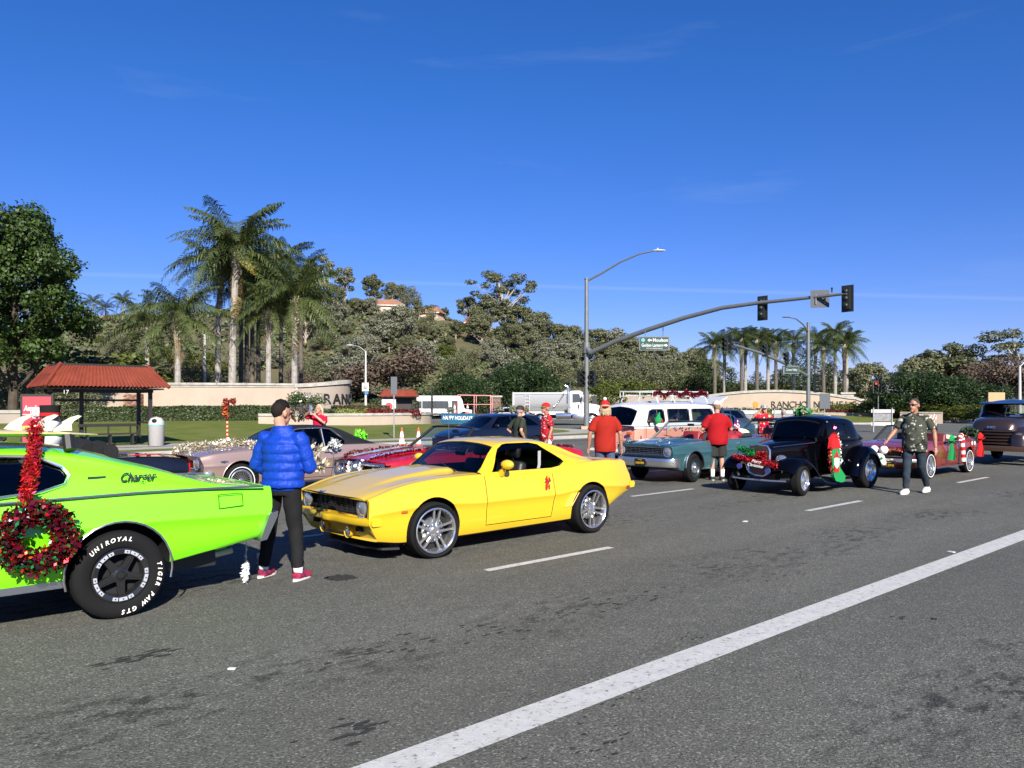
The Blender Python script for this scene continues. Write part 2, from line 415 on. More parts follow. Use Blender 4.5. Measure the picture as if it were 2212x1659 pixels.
# ================================================================ THE SETTING
def smooth01(x): x = min(1, max(0, x)); return x * x * (3 - 2 * x)
def hill_h(X, Y):
 """height of the wooded hillside"""
 ridge = HILL_RIDGE(X)
 f = smooth01((Y - 92) / 105.0)
 n = mnoise.noise(Vector((X * .03, Y * .03, 3))) * 2.2 + mnoise.noise(Vector((X * .09, Y * .09, 7))) * .8
 g = 0.35 if Y < 100 else 1
 return max(-.3, ridge * f + n * f) + .25
HILL_RIDGE = curve([(-320, 20), (-140, 21), (-108, 22), (-60, 25), (-31, 26), (-9, 21.5), (10, 15), (25, 10.5), (45, 7.5), (70, 5), (110, 4), (320, 8)])
M_ASPH = mat('asphalt', (.078, .075, .072), .8)
def _asphalt():
 nt = M_ASPH.node_tree; b = nt.nodes['Principled BSDF']; N = nt.nodes.new; L = nt.links.new
 t = N('ShaderNodeTexCoord')
 def noise(sc, det=3, rough=.6, mapping=None):
  n = N('ShaderNodeTexNoise'); n.inputs['Scale'].default_value = sc; n.inputs['Detail'].default_value = det; n.inputs['Roughness'].default_value = rough
  if mapping:
   m = N('ShaderNodeMapping'); m.inputs['Rotation'].default_value = (0, 0, -(PI / 2 - YAW)); m.inputs['Scale'].default_value = mapping
   m.vector_type = 'POINT'
   r = N('ShaderNodeVectorRotate'); r.rotation_type = 'Z_AXIS'; r.inputs['Angle'].default_value = -(PI / 2 - YAW)
   L(t.outputs['Object'], r.inputs[0]); m.inputs['Rotation'].default_value = (0, 0, 0); L(r.outputs[0], m.inputs[0]); L(m.outputs[0], n.inputs['Vector'])
  else: L(t.outputs['Object'], n.inputs['Vector'])
  return n.outputs['Fac']
 def rng(s, a, b2, c, d):
  r = N('ShaderNodeMapRange'); r.inputs[1].default_value = a; r.inputs[2].default_value = b2; r.inputs[3].default_value = c; r.inputs[4].default_value = d; L(s, r.inputs[0]); return r.outputs[0]
 def mul(a, c):
  m = N('ShaderNodeMath'); m.operation = 'MULTIPLY'; L(a, m.inputs[0])
  if hasattr(c, 'links'): L(c, m.inputs[1])
  else: m.inputs[1].default_value = c
  return m.outputs[0]
 big = rng(noise(.35, 4, .6, (.35, 1.6, 1)), .3, .7, .80, 1.18)
 mid = rng(noise(5, 5, .7), .3, .7, .9, 1.1)
 fine = rng(noise(62, 3, .75), .34, .66, .56, 1.44)
 vo = N('ShaderNodeTexVoronoi'); vo.inputs['Scale'].default_value = 85; L(t.outputs['Object'], vo.inputs['Vector'])
 sep = N('ShaderNodeSeparateColor'); L(vo.outputs['Color'], sep.inputs[0])
 chips = rng(sep.outputs[0], .8, 1.0, 1.0, 2.1)
 dark = rng(sep.outputs[1], .0, .2, .55, 1.0)
 # old oil drips down the middle of the lane, and dark scuffs
 spot = noise(3.2, 6, .75, (1.3, 2.6, 1)); band = noise(.22, 2, .5, (.5, 3.0, 1))
 rv = N('ShaderNodeVectorRotate'); rv.rotation_type = 'Z_AXIS'; rv.inputs['Angle'].default_value = -(PI / 2 - YAW); L(t.outputs['Object'], rv.inputs[0]); sxy = N('ShaderNodeSeparateXYZ'); L(rv.outputs[0], sxy.inputs[0])
 def mth(op, a, c=None):
  m = N('ShaderNodeMath'); m.operation = op; L(a, m.inputs[0])
  if c is not None: m.inputs[1].default_value = c
  return m.outputs[0]
 lane = rng(mth('ABSOLUTE', mth('SUBTRACT', mth('FRACT', mth('MULTIPLY', sxy.outputs[1], 1 / 3.1)), .5)), .05, .24, 1.0, .0)
 sp = rng(spot, .50, .58, 1.0, .38); gate = mul(lane, rng(noise(.5, 3, .6), .42, .56, .15, 1))
 mixn = N('ShaderNodeMix'); mixn.data_type = 'FLOAT'; L(gate, mixn.inputs[0]); mixn.inputs[2].default_value = 1.0; L(sp, mixn.inputs[3])
 k = mul(mul(mul(mul(big, mid), mul(fine, chips)), dark), mixn.outputs[0])
 vm = N('ShaderNodeVectorMath'); vm.operation = 'SCALE'; vm.inputs[0].default_value = (.114, .1135, .098); L(k, vm.inputs['Scale'])
 L(vm.outputs[0], b.inputs['Base Color'])
 bp = N('ShaderNodeBump'); bp.inputs['Strength'].default_value = .55; bp.inputs['Distance'].default_value = .012; L(fine, bp.inputs['Height']); L(bp.outputs[0], b.inputs['Normal'])
_asphalt()
M_PAINTLINE = mat('worn road paint', (.47, .465, .45), .7, var=.10, vscale=9, bump=.3, bscale=90)
def _worn():
 nt = M_PAINTLINE.node_tree; b = nt.nodes['Principled BSDF']; L = nt.links.new
 t = nt.nodes.new('ShaderNodeTexCoord'); n = nt.nodes.new('ShaderNodeTexNoise'); n.inputs['Scale'].default_value = 22; n.inputs['Detail'].default_value = 7; n.inputs['Roughness'].default_value = .75
 L(t.outputs['Object'], n.inputs['Vector'])
 r = nt.nodes.new('ShaderNodeMapRange'); r.inputs[1].default_value = .34; r.inputs[2].default_value = .45; L(n.outputs['Fac'], r.inputs[0])
 x = nt.nodes.new('ShaderNodeMix'); x.data_type = 'RGBA'; x.inputs[6].default_value = (.13, .125, .12, 1)
 old = b.inputs['Base Color'].links[0].from_socket
 L(r.outputs[0], x.inputs[0]); L(old, x.inputs[7]); L(x.outputs[2], b.inputs['Base Color'])
_worn()
M_CONC = mat('concrete', (.33, .315, .29), .85, var=.14, vscale=1.5, bump=.2, bscale=40)
M_LAWN = mat('lawn grass', (.082, .125, .014), .95, col2=(.155, .15, .045), vscale=.9, bump=.6, bscale=55)
M_DIRT = mat('hillside soil', (.13, .10, .06), .95, col2=(.075, .09, .04), vscale=.16, bump=.5, bscale=4)
M_STUCCO = mat('cream stucco', (.40, .325, .255), .9, var=.07, vscale=.7, bump=.25, bscale=60)
M_STUCCO2 = mat('grey beige stucco', (.32, .27, .225), .9, var=.08, vscale=.7, bump=.25, bscale=60)
M_COPING = mat('weathered coping', (.36, .34, .30), .85, var=.22, vscale=3, bump=.3, bscale=30)
M_IRON = mat('dark bronze steel', (.03, .026, .024), .5, .3)
M_TILE = mat('terracotta tile', (.17, .034, .019), .75, var=.16, vscale=2.5, bump=.15, bscale=30)
def sheet(name, outline, z, m, kind='structure', sub=0):
 bm = bmesh.new(); vs = [bm.verts.new((p[0], p[1], z)) for p in outline]; bm.faces.new(vs)
 bmesh.ops.triangulate(bm, faces=bm.faces[:])
 me = bpy.data.meshes.new(name); bm.normal_update()
 if bm.faces[:] and bm.faces[:][0].normal.z < 0: bmesh.ops.reverse_faces(bm, faces=bm.faces[:])
 bm.to_mesh(me); bm.free(); me.materials.append(m)
 return tag(link_mesh(name, me), kind=kind)
sheet('ground', [(-1500, -300), (1500, -300), (1500, 2000), (-1500, 2000)], -.14, M_DIRT)
sheet('road', [(-120, -40), (160, -40), (160, 140), (-120, 140)], 0, M_ASPH)
# painted lines
def strip(name, s0, s1, t0, t1, z=.004):
 mb = MB(); n = max(1, int((s1 - s0) / 2))
 rows = [[rd(lerp(s0, s1, i / n), t, z) for t in (t0, t1)] for i in range(n + 1)]
 mb.grid(rows); return mb.build(name, M_PAINTLINE, smooth=False, kind='structure')
strip('edge_line', -9, 38, 3.03, 3.28)
for k in range(-2, 5):
 for (tc_, off) in ((6.25, 5.2), (9.47, 4.6 + 6.9), (12.7, 2.4)):
  s = off + 6.9 * (k - (1 if tc_ == 9.47 else 0))
  if s < 36: strip('lane_dash', s, s + 2.0, tc_ - .055, tc_ + .055)
strip('stop_line', 37.2, 37.6, 3.3, 15, .004)
M_PATCH = mat('dark asphalt patch', (.035, .035, .034), .85, var=.3, vscale=25, bump=.5, bscale=60)
for k, (x, y, a, b_) in enumerate([(738, 1248, .17, .10)]):
 rr_ = random.Random(k); c = gp(x, y, .002); sheet('asphalt_patch', [(c.x + a * math.cos(q) * rr_.uniform(.55, 1.1), c.y + b_ * 1.6 * math.sin(q) * rr_.uniform(.55, 1.1)) for q in np.linspace(0, 2 * PI, 26, endpoint=False)], .003 + k * .0001, M_PATCH)
for k, (x, y, n_, ln, wd) in enumerate([(285, 1424, 22, .16, .16), (758, 1578, 20, .14, .10), (1950, 1336, 7, .08, .03), (1110, 1352, 26, .10, .35), (880, 1390, 22, .09, .25), (1340, 1300, 26, .10, .4), (1300, 1600, 18, .05, .16), (1350, 1510, 16, .05, .2), (1480, 1375, 8, .05, .08), (1700, 1240, 16, .09, .4)]):
 rr_ = random.Random(k + 7); c = gp(x, y, .0); sm = MB()
 for q in range(n_):
  o = c + U * rr_.gauss(0, wd) + V * rr_.gauss(0, .05 + wd * .16); l = ln * rr_.uniform(.3, 1) * .5; h_ = .006 + l * rr_.uniform(.10, .3); d_ = (U + V * rr_.uniform(-.15, .15)).normalized(); e_ = Vector((-d_.y, d_.x, 0)); sm.add([o + d_ * (l * math.cos(a) * rr_.uniform(.7, 1.2)) + e_ * (h_ * math.sin(a) * rr_.uniform(.6, 1.3)) + Vector((0, 0, .0022 + q * .00004)) for a in np.linspace(0, 2 * PI, 10, endpoint=False)], [tuple(range(10))])
 sm.build('asphalt_stain', M_PATCH, smooth=False, kind='stuff')
# raised kerb, pavement and lawn at the far corner
def corner_path(off):
 """kerb line of the far corner, moved inwards by off"""
 pts = [(s, 28 + off) for s in np.arange(-45, 30.1, 2.5)]
 c = (30, 37); r = 9 - off
 pts += [(c[0] + r * math.sin(a), c[1] - r * math.cos(a)) for a in np.linspace(.12, PI / 2, 9)]
 pts += [(39 - off, t) for t in np.arange(40, 110, 5)]
 return pts
def ribbon(name, o0, o1, z0, z1, m, zf=None):
 a = corner_path(o0); b = corner_path(o1)
 mb = MB(); mb.grid([[rd(*p, z0), rd(*q, z1)] for p, q in zip(a, b)]); return mb.build(name, m, kind='structure')
kb = MB(); a = corner_path(0); b = corner_path(.16)
kb.grid([[rd(*p, 0), rd(*p, .12), rd(p[0] + (q[0] - p[0]) * .15, p[1] + (q[1] - p[1]) * .15, .145), rd(*q, .15)] for p, q in zip(a, b)])
kb.build('kerb', M_CONC, kind='structure')
ribbon('gutter', -.5, 0, .004, .006, M_CONC)
ribbon('verge', .16, 1.5, .15, .155, M_LAWN)
ribbon('pavement', 1.5, 3.2, .155, .155, M_CONC)
def lawn_z(s, t):
 return .152 + .62 * smooth01((t - 31.4) / 17) * smooth01((36.5 - s) / 9) + .04 * mnoise.noise(Vector((s * .3, t * .3, 1)))
lm = MB(); c0 = corner_path(3.2); rows = []
for k, p in enumerate(c0):
 row = []
 tgt = (min(p[0], 20), 62.0) if p[1] < 33 else (20, 62)
 for f in np.linspace(0, 1, 14):
  s = lerp(p[0], tgt[0], f); t = lerp(p[1], tgt[1], f)
  row.append(rd(s, t, lawn_z(s, t) if f > 0 else .153))
 rows.append(row)
lm.grid(rows[:44]); lm.build('lawn', M_LAWN, kind='structure')
pad = MB(); pad.grid([[rd(s, t, .17) for t in (31.1, 38.5)] for s in (4.5, 13.5)]); pad.build('shelter_pad', M_CONC, kind='structure')
# far corner beyond the cross street: kerb, grass
def far_corner():
 pts = [(66, 140), (66, 40), (67, 34), (70, 30.5), (74, 29), (130, 29)]
 mb = MB(); mb.grid([[rd(*p, 0), rd(*p, .15), rd(p[0] + .6, p[1] + .6, .16)] for p in pts]); mb.build('far_kerb', M_CONC, kind='structure')
 mb = MB(); rows = []
 for p in pts:
  rows.append([rd(lerp(p[0] + .6, 110, f), lerp(p[1] + .6, 100, f), .16 + 1.0 * smooth01(f * 3.2)) for f in np.linspace(0, 1, 10)])
 mb.grid(rows); mb.build('far_lawn', M_LAWN, kind='structure')
far_corner()
# wooded hillside
hx = np.linspace(-330, 330, 120); hy = np.concatenate([np.linspace(104, 240, 60), np.linspace(250, 520, 12)])
hm = MB(); hm.grid([[Vector((x, y, hill_h(x, y) - (0 if y > 106 else .5) - (max(0, y - 240) * .06))) for x in hx] for y in hy])
hm.build('hill', M_DIRT, kind='structure')
# ================================================================ FOLIAGE
def leaf_quads(cents, normals, size, rng, aspect=1.7, jitter=.5):
 n = len(cents)
 rnd = rng.normal(size=(n, 3)); nn = normals + rnd * jitter
 nn /= np.linalg.norm(nn, axis=1, keepdims=True) + 1e-9
 t = rng.normal(size=(n, 3)); a = np.cross(nn, t); a /= np.linalg.norm(a, axis=1, keepdims=True) + 1e-9
 b = np.cross(nn, a)
 s = size * rng.uniform(.55, 1.35, (n, 1)); a = a * s * .5; b = b * s * .5 / aspect
 v = np.stack([cents - a, cents - b * 1.0, cents + a, cents + b], axis=1).reshape(-1, 3)
 q = np.arange(4 * n).reshape(n, 4)
 return v, q
def crown_mesh(name, clumps, n, size, m, seed=0, aspect=1.7, jitter=.6, inner=.55, core=False):
 """leaves through the volume of overlapping clumps: (x, y, z, rx, ry, rz)"""
 rng = np.random.default_rng(seed)
 c = np.array([k[:3] for k in clumps], float); r = np.array([k[3:6] if len(k) > 4 else (k[3],) * 3 for k in clumps], float)
 w = (r[:, 0] * r[:, 1] * r[:, 2]) ** .66; w /= w.sum()
 idx = rng.choice(len(c), n, p=w)
 d = rng.normal(size=(n, 3)); d /= np.linalg.norm(d, axis=1, keepdims=True)
 rad = inner + (1 - inner) * rng.uniform(0, 1, (n, 1)) ** .6
 lump = 1 + .22 * np.sin(d[:, :1] * 5 + idx[:, None]) * np.cos(d[:, 1:2] * 6 + 2 * idx[:, None]) + .14 * np.sin(d[:, 2:3] * 9 + idx[:, None] * 3)
 pos = c[idx] + d * r[idx] * rad * lump
 nrm = d + np.array([0, 0, .35])
 v, q = leaf_quads(pos, nrm, size, rng, aspect, jitter)
 return fast_mesh(name, v, q, m)
def limb_path(a, b, rng, bend=.15, n=5):
 a = Vector(a); b = Vector(b); L = (b - a).length; pts = []
 off = Vector((rng.uniform(-1, 1), rng.uniform(-1, 1), rng.uniform(-.2, .6))) * L * bend
 for i in range(n + 1):
  f = i / n; pts.append(a.lerp(b, f) + off * math.sin(f * PI))
 return pts
M_BARK = mat('grey bark', (.16, .13, .105), .9, var=.3, vscale=3, bump=.5, bscale=20)
M_BARKD = mat('dark bark', (.07, .055, .04), .9, var=.3, vscale=3, bump=.5, bscale=20)
M_BARKW = mat('pale eucalyptus bark', (.36, .31, .25), .85, var=.3, vscale=2, bump=.3, bscale=10)
L_FICUS = leafmat('ficus leaf', (.042, .075, .014), .6, .5, .2)
L_ROUND = leafmat('carob leaf', (.019, .042, .008), .55, .5, .18)
L_EUC = leafmat('eucalyptus leaf', (.14, .148, .075), .5, .5, .2)
L_EUCG = leafmat('grey eucalyptus leaf', (.185, .192, .128), .45, .5, .2)
L_EUCD = leafmat('dark eucalyptus leaf', (.11, .12, .056), .5, .5, .2)
L_OLIVE = leafmat('yellow green leaf', (.085, .105, .018), .55, .5, .25)
L_BROWN = leafmat('dry brown foliage', (.12, .088, .066), .5, .7, .15)
L_PINE = leafmat('pine needles', (.038, .062, .02), .5, .6, .12)
L_HEDGE = leafmat('hedge leaf', (.042, .062, .02), .6, .5, .15)
L_SHRUB = leafmat('grey shrub', (.10, .125, .055), .5, .6, .15)
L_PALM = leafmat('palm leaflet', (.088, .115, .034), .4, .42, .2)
L_PALM_SHADE = leafmat('shaded palm leaflet', (.06, .082, .026), .4, .45, .2)  # darker leaf copy, shade of the rear palms put into its colour
L_DEAD = leafmat('dead palm frond', (.2, .14, .06), .4, .7, .1)
def make_tree(name, H, R, clumps_n, leaves, size, lm_, bark, seed, lean=.05, low=.35, flat=1.0, trunk_r=None, limbs=True, spread=1.0, gap=.55, clump=(.28, .46)):
 """one tree standing at the origin: trunk with limbs, crown of leaf clumps"""
 rng = random.Random(seed); root = empty(name)
 top = Vector((rng.uniform(-1, 1) * lean * H, rng.uniform(-1, 1) * lean * H, H * .82))
 tr = trunk_r or H * .022
 mb = MB(); tp = limb_path((0, 0, -.4), top, rng, .03, 7)
 mb.tube(tp, [tr * (1.25 - i / 7 * .95) for i in range(8)], 8)
 clumps = []
 for k in range(clumps_n):
  f = k / max(1, clumps_n - 1)
  z = H * lerp(low, .9, f ** .85) + rng.uniform(-.05, .05) * H
  prof = math.sin(PI * min(1, max(0.12, (z / H - low * .6) / (1.04 - low * .6))) ** .9) * .9 + .12
  ang = k * 2.39996 + rng.uniform(-.5, .5); rad = R * prof * rng.uniform(.35, 1) * spread * (gap + .45)
  cr = R * rng.uniform(*clump)
  p = Vector((math.cos(ang) * rad, math.sin(ang) * rad, z)) + Vector((top.x, top.y, 0)) * (z / H)
  clumps.append((p.x, p.y, p.z, cr, cr, cr * flat * rng.uniform(.7, 1)))
  if limbs:
   bz = max(.18, min(.8, (z / H - .28))); b = tp[min(7, int(bz * 8))]
   mb.tube(limb_path(b, p, rng, .14, 5), [tr * .5 * (1 - i / 5 * .8) for i in range(6)], 5)
   for j in range(2):
    e = p + Vector((rng.uniform(-1, 1), rng.uniform(-1, 1), rng.uniform(-.2, 1))) * cr * .9
    mb.tube([p, e], [tr * .13, tr * .04], 4)
 mb.build('trunk', bark, root)
 link_mesh('crown', crown_mesh('crown', clumps, leaves, size, lm_, seed), root)
 return root
def bare_tree(name, H, R, seed, bark, leafm=None, leaves=0, size=.3, twig=260):
 rng = random.Random(seed); root = empty(name); mb = MB(); tips = []
 def grow(p, d, L, r, lev):
  e = p + d * L; mid = p.lerp(e, .5) + Vector((rng.uniform(-1, 1), rng.uniform(-1, 1), 0)) * L * .07
  mb.tube([p, mid, e], [r, r * .85, r * .65], 5 if lev < 2 else 3, cap=False)
  if lev >= 5: tips.append(e); return
  for k in range(3 if lev < 4 else 2):
   nd = (d + Vector((rng.gauss(0, .55), rng.gauss(0, .55), rng.gauss(.12, .3)))).normalized()
   grow(e, nd, L * rng.uniform(.62, .85), r * .6, lev + 1)
 grow(Vector((0, 0, -.3)), Vector((0, 0, 1)), H * .24, H * .018, 0)
 mb.build('trunk', bark, root)
 if leaves:
  cl = [(t.x, t.y, t.z, R * .22) for t in tips[::2]]
  link_mesh('crown', crown_mesh('crown', cl, leaves, size, leafm, seed, inner=.1), root)
 return root
def pine_tree(name, H, R, seed, lm_, leaves=4000):
 rng = random.Random(seed); root = empty(name); mb = MB(); mb.tube([(0, 0, -.3), (0, 0, H * .95)], [H * .02, H * .004], 7)
 cl = []
 for k in range(26):
  f = k / 25; z = H * lerp(.18, .96, f); r = R * (1 - f) ** .7 * rng.uniform(.6, 1.05) + .3; a = k * 2.4
  p = (math.cos(a) * r * .6, math.sin(a) * r * .6, z); cl.append((*p, r * .55 + .3, r * .55 + .3, H * .05)); mb.tube([(0, 0, z), p], [.07, .02], 4)
 mb.build('trunk', M_BARKD, root); link_mesh('crown', crown_mesh('crown', cl, leaves, .34, lm_, seed, aspect=2.5), root)
 return root
# the kinds of trees, built once; the first use moves the tree itself
KIND = {}
def kind(k, root): KIND[k] = [root, False]; return root
kind('euc1', make_tree('eucalyptus_tree', 12, 4.2, 19, 8200, .46, L_EUC, M_BARKW, 11, .10, .40, .9))
kind('euc2', make_tree('eucalyptus_tree', 12, 3.4, 17, 7600, .46, L_EUCD, M_BARKW, 12, .08, .36, 1.0))
kind('euc3', make_tree('eucalyptus_tree', 10, 4.6, 18, 8600, .46, L_EUCG, M_BARK, 13, .06, .22, .9))
kind('euc4', make_tree('eucalyptus_tree', 13, 3.0, 15, 5600, .44, L_EUCG, M_BARKW, 14, .06, .45, 1.0, gap=.75))
kind('euc5', make_tree('eucalyptus_tree', 16, 6.2, 20, 5600, .45, L_EUCD, M_BARKW, 25, .09, .36, .75, gap=.72, clump=(.17, .30)))
kind('bush', make_tree('large_shrub', 5, 3.2, 14, 4200, .34, L_OLIVE, M_BARK, 16, .03, .22, .9))
kind('oak', make_tree('evergreen_tree', 8, 4.6, 18, 6500, .34, L_EUC, M_BARKD, 17, .05, .2, .9))
kind('round', make_tree('round_topped_tree', 6.4, 4.6, 34, 15000, .26, L_ROUND, M_BARKD, 18, .02, .24, .8, gap=.6, clump=(.30, .42)))
kind('brown', bare_tree('brown_tree', 8.5, 5.5, 19, M_BARK, L_BROWN, 6500, .26))
kind('bare', bare_tree('bare_tree', 8, 4, 21, mat('pale dead wood', (.40, .35, .30), .9, var=.2)))
kind('pine', pine_tree('pine_tree', 11, 3.3, 22, L_PINE, 4600))
kind('pine2', pine_tree('pine_tree', 8, 3.0, 23, leafmat('olive conifer', (.06, .075, .024), .5, .6, .12), 4200))
def plant(k, x, ytop, Y, label, cat='tree', group=None, base=None, wide=1.0, seed=0):
 """stand a tree of kind k at distance Y so that it is seen above x and reaches ytop"""
 root, used = KIND[k]; X = px(x, Y)
 z0 = base if base is not None else (hill_h(X, Y) if Y > 104 else .15)
 ztop = CAM_H + (875 - ytop) / FP * Y
 H0 = {'euc1': 12.3, 'euc2': 12.3, 'euc3': 10.4, 'euc4': 13.2, 'euc5': 16.0, 'bush': 5.4, 'oak': 8.6, 'round': 7.0, 'brown': 8.8, 'bare': 8.6, 'pine': 11, 'pine2': 8}[k]
 sc = max(.25, (ztop - z0) / H0)
 rr = random.Random(int(x * 7 + ytop * 3 + Y)); rz = rr.uniform(0, 6.28)
 if used: o = dup(root)
 else: o = root; KIND[k][1] = True
 o.location = (X, Y, z0 - .1); o.rotation_euler = (0, 0, rz); o.scale = (sc * wide, sc * wide, sc)
 for a in ('group',):
  if a in o: del o[a]
 tag(o, label, cat, group)
 return o
HG = 'eucalyptus and other trees on the hillside'
HT = [  # kind, x, top, distance, width factor
 ('euc4', 690, 548, 176, 1.0), ('euc4', 745, 572, 178, 1.2), ('euc2', 806, 588, 180, 1.1), ('euc1', 848, 606, 182, 1.0), ('oak', 880, 612, 184, 1.0), ('euc5', 1085, 575, 172, 1.15),
 ('euc1', 1010, 636, 176, 1.0), ('euc2', 960, 662, 178, 1.2), ('euc1', 1160, 668, 170, 1.2), ('euc3', 715, 650, 150, 1.2), ('euc1', 770, 640, 165, 1.2), ('euc3', 860, 655, 150, 1.2), ('oak', 905, 680, 156, 1.2),
 ('euc3', 820, 680, 140, 1.1), ('euc1', 940, 700, 150, 1.1), ('euc2', 985, 690, 158, 1.2), ('euc1', 1040, 672, 155, 1.2), ('euc2', 1095, 690, 150, 1.2), ('euc1', 1130, 690, 160, 1.2), ('euc3', 1060, 730, 140, 1.0),
 ('euc2', 1195, 690, 165, 1.2), ('euc1', 1232, 698, 168, 1.2), ('euc3', 1175, 735, 145, 1.2), ('euc1', 1290, 705, 170, 1.2), ('euc2', 1262, 722, 160, 1.2), ('euc3', 1330, 708, 172, 1.2), ('euc1', 1360, 722, 165, 1.2),
 ('euc2', 1400, 740, 168, 1.2), ('euc1', 1440, 742, 165, 1.2), ('euc3', 1480, 755, 170, 1.2), ('euc2', 1320, 745, 150, 1.1), ('euc3', 1240, 745, 150, 1.1), ('oak', 1390, 770, 140, 1.1), ('oak', 1455, 770, 140, 1.2), ('euc1', 1505, 745, 150, 1.0),
 ('euc2', 660, 600, 160, 1.3), ('oak', 640, 690, 150, 1.2), ('euc3', 600, 700, 155, 1.2), ('oak', 250, 712, 140, .9), ('bush', 285, 716, 150, 1.0), ('bush', 215, 722, 150, .9), ('oak', 700, 705, 140, 1.2),
 ('euc2', 1130, 745, 135, 1.0), ('euc3', 680, 640, 165, 1.3), ('euc1', 720, 610, 172, 1.2), ('euc3', 800, 640, 168, 1.2), ('euc2', 840, 700, 140, 1.2), ('oak', 740, 690, 150, 1.2), ('euc3', 790, 720, 132, 1.1), ('euc1', 880, 720, 138, 1.1), ('euc3', 915, 730, 130, 1.1), ('euc2', 970, 720, 142, 1.2), ('euc1', 1060, 640, 168, 1.2), ('euc2', 1120, 650, 170, 1.2),
 ('euc3', 1090, 750, 128, 1.1), ('euc1', 1150, 715, 150, 1.3), ('euc3', 1220, 725, 152, 1.3), ('oak', 1180, 765, 128, 1.2), ('euc2', 1290, 735, 148, 1.3), ('euc1', 1350, 748, 146, 1.3), ('euc3', 1425, 760, 148, 1.3), ('oak', 1350, 785, 130, 1.2), ('oak', 1430, 790, 128, 1.3), ('euc1', 1540, 770, 140, 1.2), ('euc3', 620, 630, 170, 1.4), ('oak', 560, 690, 160, 1.4), ('euc1', 660, 660, 145, 1.2), ('euc2', 900, 645, 178, 1.2), ('oak', 985, 760, 128, 1.1), ('bush', 880, 770, 122, 1.0), ('euc1', 905, 655, 168, 1.1), ('oak', 930, 668, 168, .9), ('bush', 838, 668, 164, 1.1), ('oak', 705, 765, 120, 1.3), ('euc3', 745, 760, 118, 1.2), ('oak', 985, 712, 160, 1.0), ('bush', 1000, 700, 166, 1.2), ('oak', 670, 770, 122, 1.2), ('euc3', 590, 745, 130, 1.3), ('oak', 520, 750, 128, 1.3), ('bush', 440, 755, 125, 1.2), ('bush', 350, 745, 132, 1.2), ('euc3', 1025, 690, 165, 1.1), ('oak', 1010, 745, 135, 1.0), ('euc3', 760, 720, 135, 1.2), ('bush', 960, 740, 140, 1.0), ('bush', 930, 655, 176, 1.0), ('bush', 775, 645, 172, 1.0), ('oak', 1205, 770, 132, 1.0), ('oak', 1270, 775, 132, 1.2), ('oak', 1310, 765, 136, 1.2),
]
ADJ = {'euc1': 'loose green eucalyptus', 'euc2': 'dark green eucalyptus', 'euc3': 'grey green eucalyptus', 'euc4': 'thin grey eucalyptus', 'euc5': 'tall open-limbed eucalyptus', 'oak': 'broad evergreen tree', 'bush': 'rounded olive shrub'}
for k, x, yt, Y, w in HT:
 hw = next((h_ for lim, h_ in ((300, 'above the shelter roof'), (610, 'behind the left palms'), (690, 'right of the left palms'), (760, 'above the curved wall end'), (840, 'above the pale street lamp'), (920, 'above the small shelter'), (1000, 'above the shuttle bus'), (1080, 'above the trailer'), (1160, 'above the dump truck'), (1262, 'left of the signal pole'), (1340, 'right of the signal pole'), (1420, 'behind the street sign')) if x < lim), 'above the camper van'); hv = 'on the ridge' if yt < 660 else 'high on the slope' if yt < 715 else 'midway up the slope' if yt < 752 else 'low on the slope'
 if k == 'euc5': plant(k, x, yt, Y, 'tallest eucalyptus with bare open limbs standing above the hillside trees', 'tree', HG, wide=w)
 else: plant(k, x, yt, Y, ADJ[k] + ' ' + hv + ' ' + hw, 'tree', HG, wide=w)
plant('brown', 845, 712, 108, 'broad brown leafless tree at the foot of the hill behind the small bus shelter', 'tree', wide=1.5, base=.3)
plant('brown', 655, 760, 106, 'sparse brown tree behind the left sign wall end', 'tree', wide=.8, base=.5)
plant('bare', 715, 790, 100, 'pale bare tree behind the RANC wall end', 'tree', base=.5)
plant('round', 1003, 800, 106, 'smaller round green tree behind the white shuttle bus', 'tree', base=.3, wide=1.0)
plant('round', 1133, 770, 100, 'large dark green round tree behind the white dump truck', 'tree', base=.3, wide=.95)
plant('bush', 1345, 812, 112, 'yellow green bush on the slope beside the traffic signal pole', 'bush', base=.8, wide=1.2)
plant('bush', 1300, 822, 108, 'smaller yellow green bush by the traffic signal pole', 'bush', base=.6, wide=1.2)
plant('bush', 1385, 820, 118, 'olive bush on the slope behind the pink camper van', 'bush', base=1.2, wide=1.3)
plant('bush', 205, 742, 56, 'bright green rounded bush rising behind the tiled shelter roof', 'bush', base=.8, wide=1.5)
plant('oak', 400, 770, 62, 'dark shrub at the foot of the left palm group', 'bush', base=.8, wide=.9)
plant('oak', 455, 790, 66, 'low dark shrub between the left palms', 'bush', base=.8, wide=.9)
for (k, x, yt, Y, w) in [('pine', 1460, 788, 128, 1.3), ('pine', 1520, 770, 125, 1.3), ('pine2', 1500, 800, 120, 1.4), ('pine', 1580, 792, 130, 1.4), ('pine2', 1550, 812, 125, 1.5), ('pine', 1635, 800, 140, 1.5), ('pine2', 1685, 795, 130, 1.5), ('pine', 1715, 770, 128, 1.3), ('pine', 1745, 745, 130, 1.2), ('pine2', 1790, 780, 126, 1.5), ('pine', 1830, 790, 130, 1.4), ('pine2', 1860, 812, 126, 1.3), ('pine2', 1610, 818, 126, 1.5), ('pine2', 1660, 822, 124, 1.5)]:
 plant(k, x, yt, Y, 'dark pine behind the right palm group' if k == 'pine' else 'olive green conifer behind the right palm group', 'tree', 'conifers behind the right palms', base=.5, wide=w)
plant('euc1', 1872, 775, 110, 'airy green tree right of the palm group behind the wall', 'tree', base=.5)
plant('bare', 1915, 772, 125, 'thin leafless tree against the sky right of the palms', 'tree', base=.5)
plant('bare', 2085, 800, 100, 'white leafless tree behind the round green trees', 'tree', base=.5, wide=1.2)
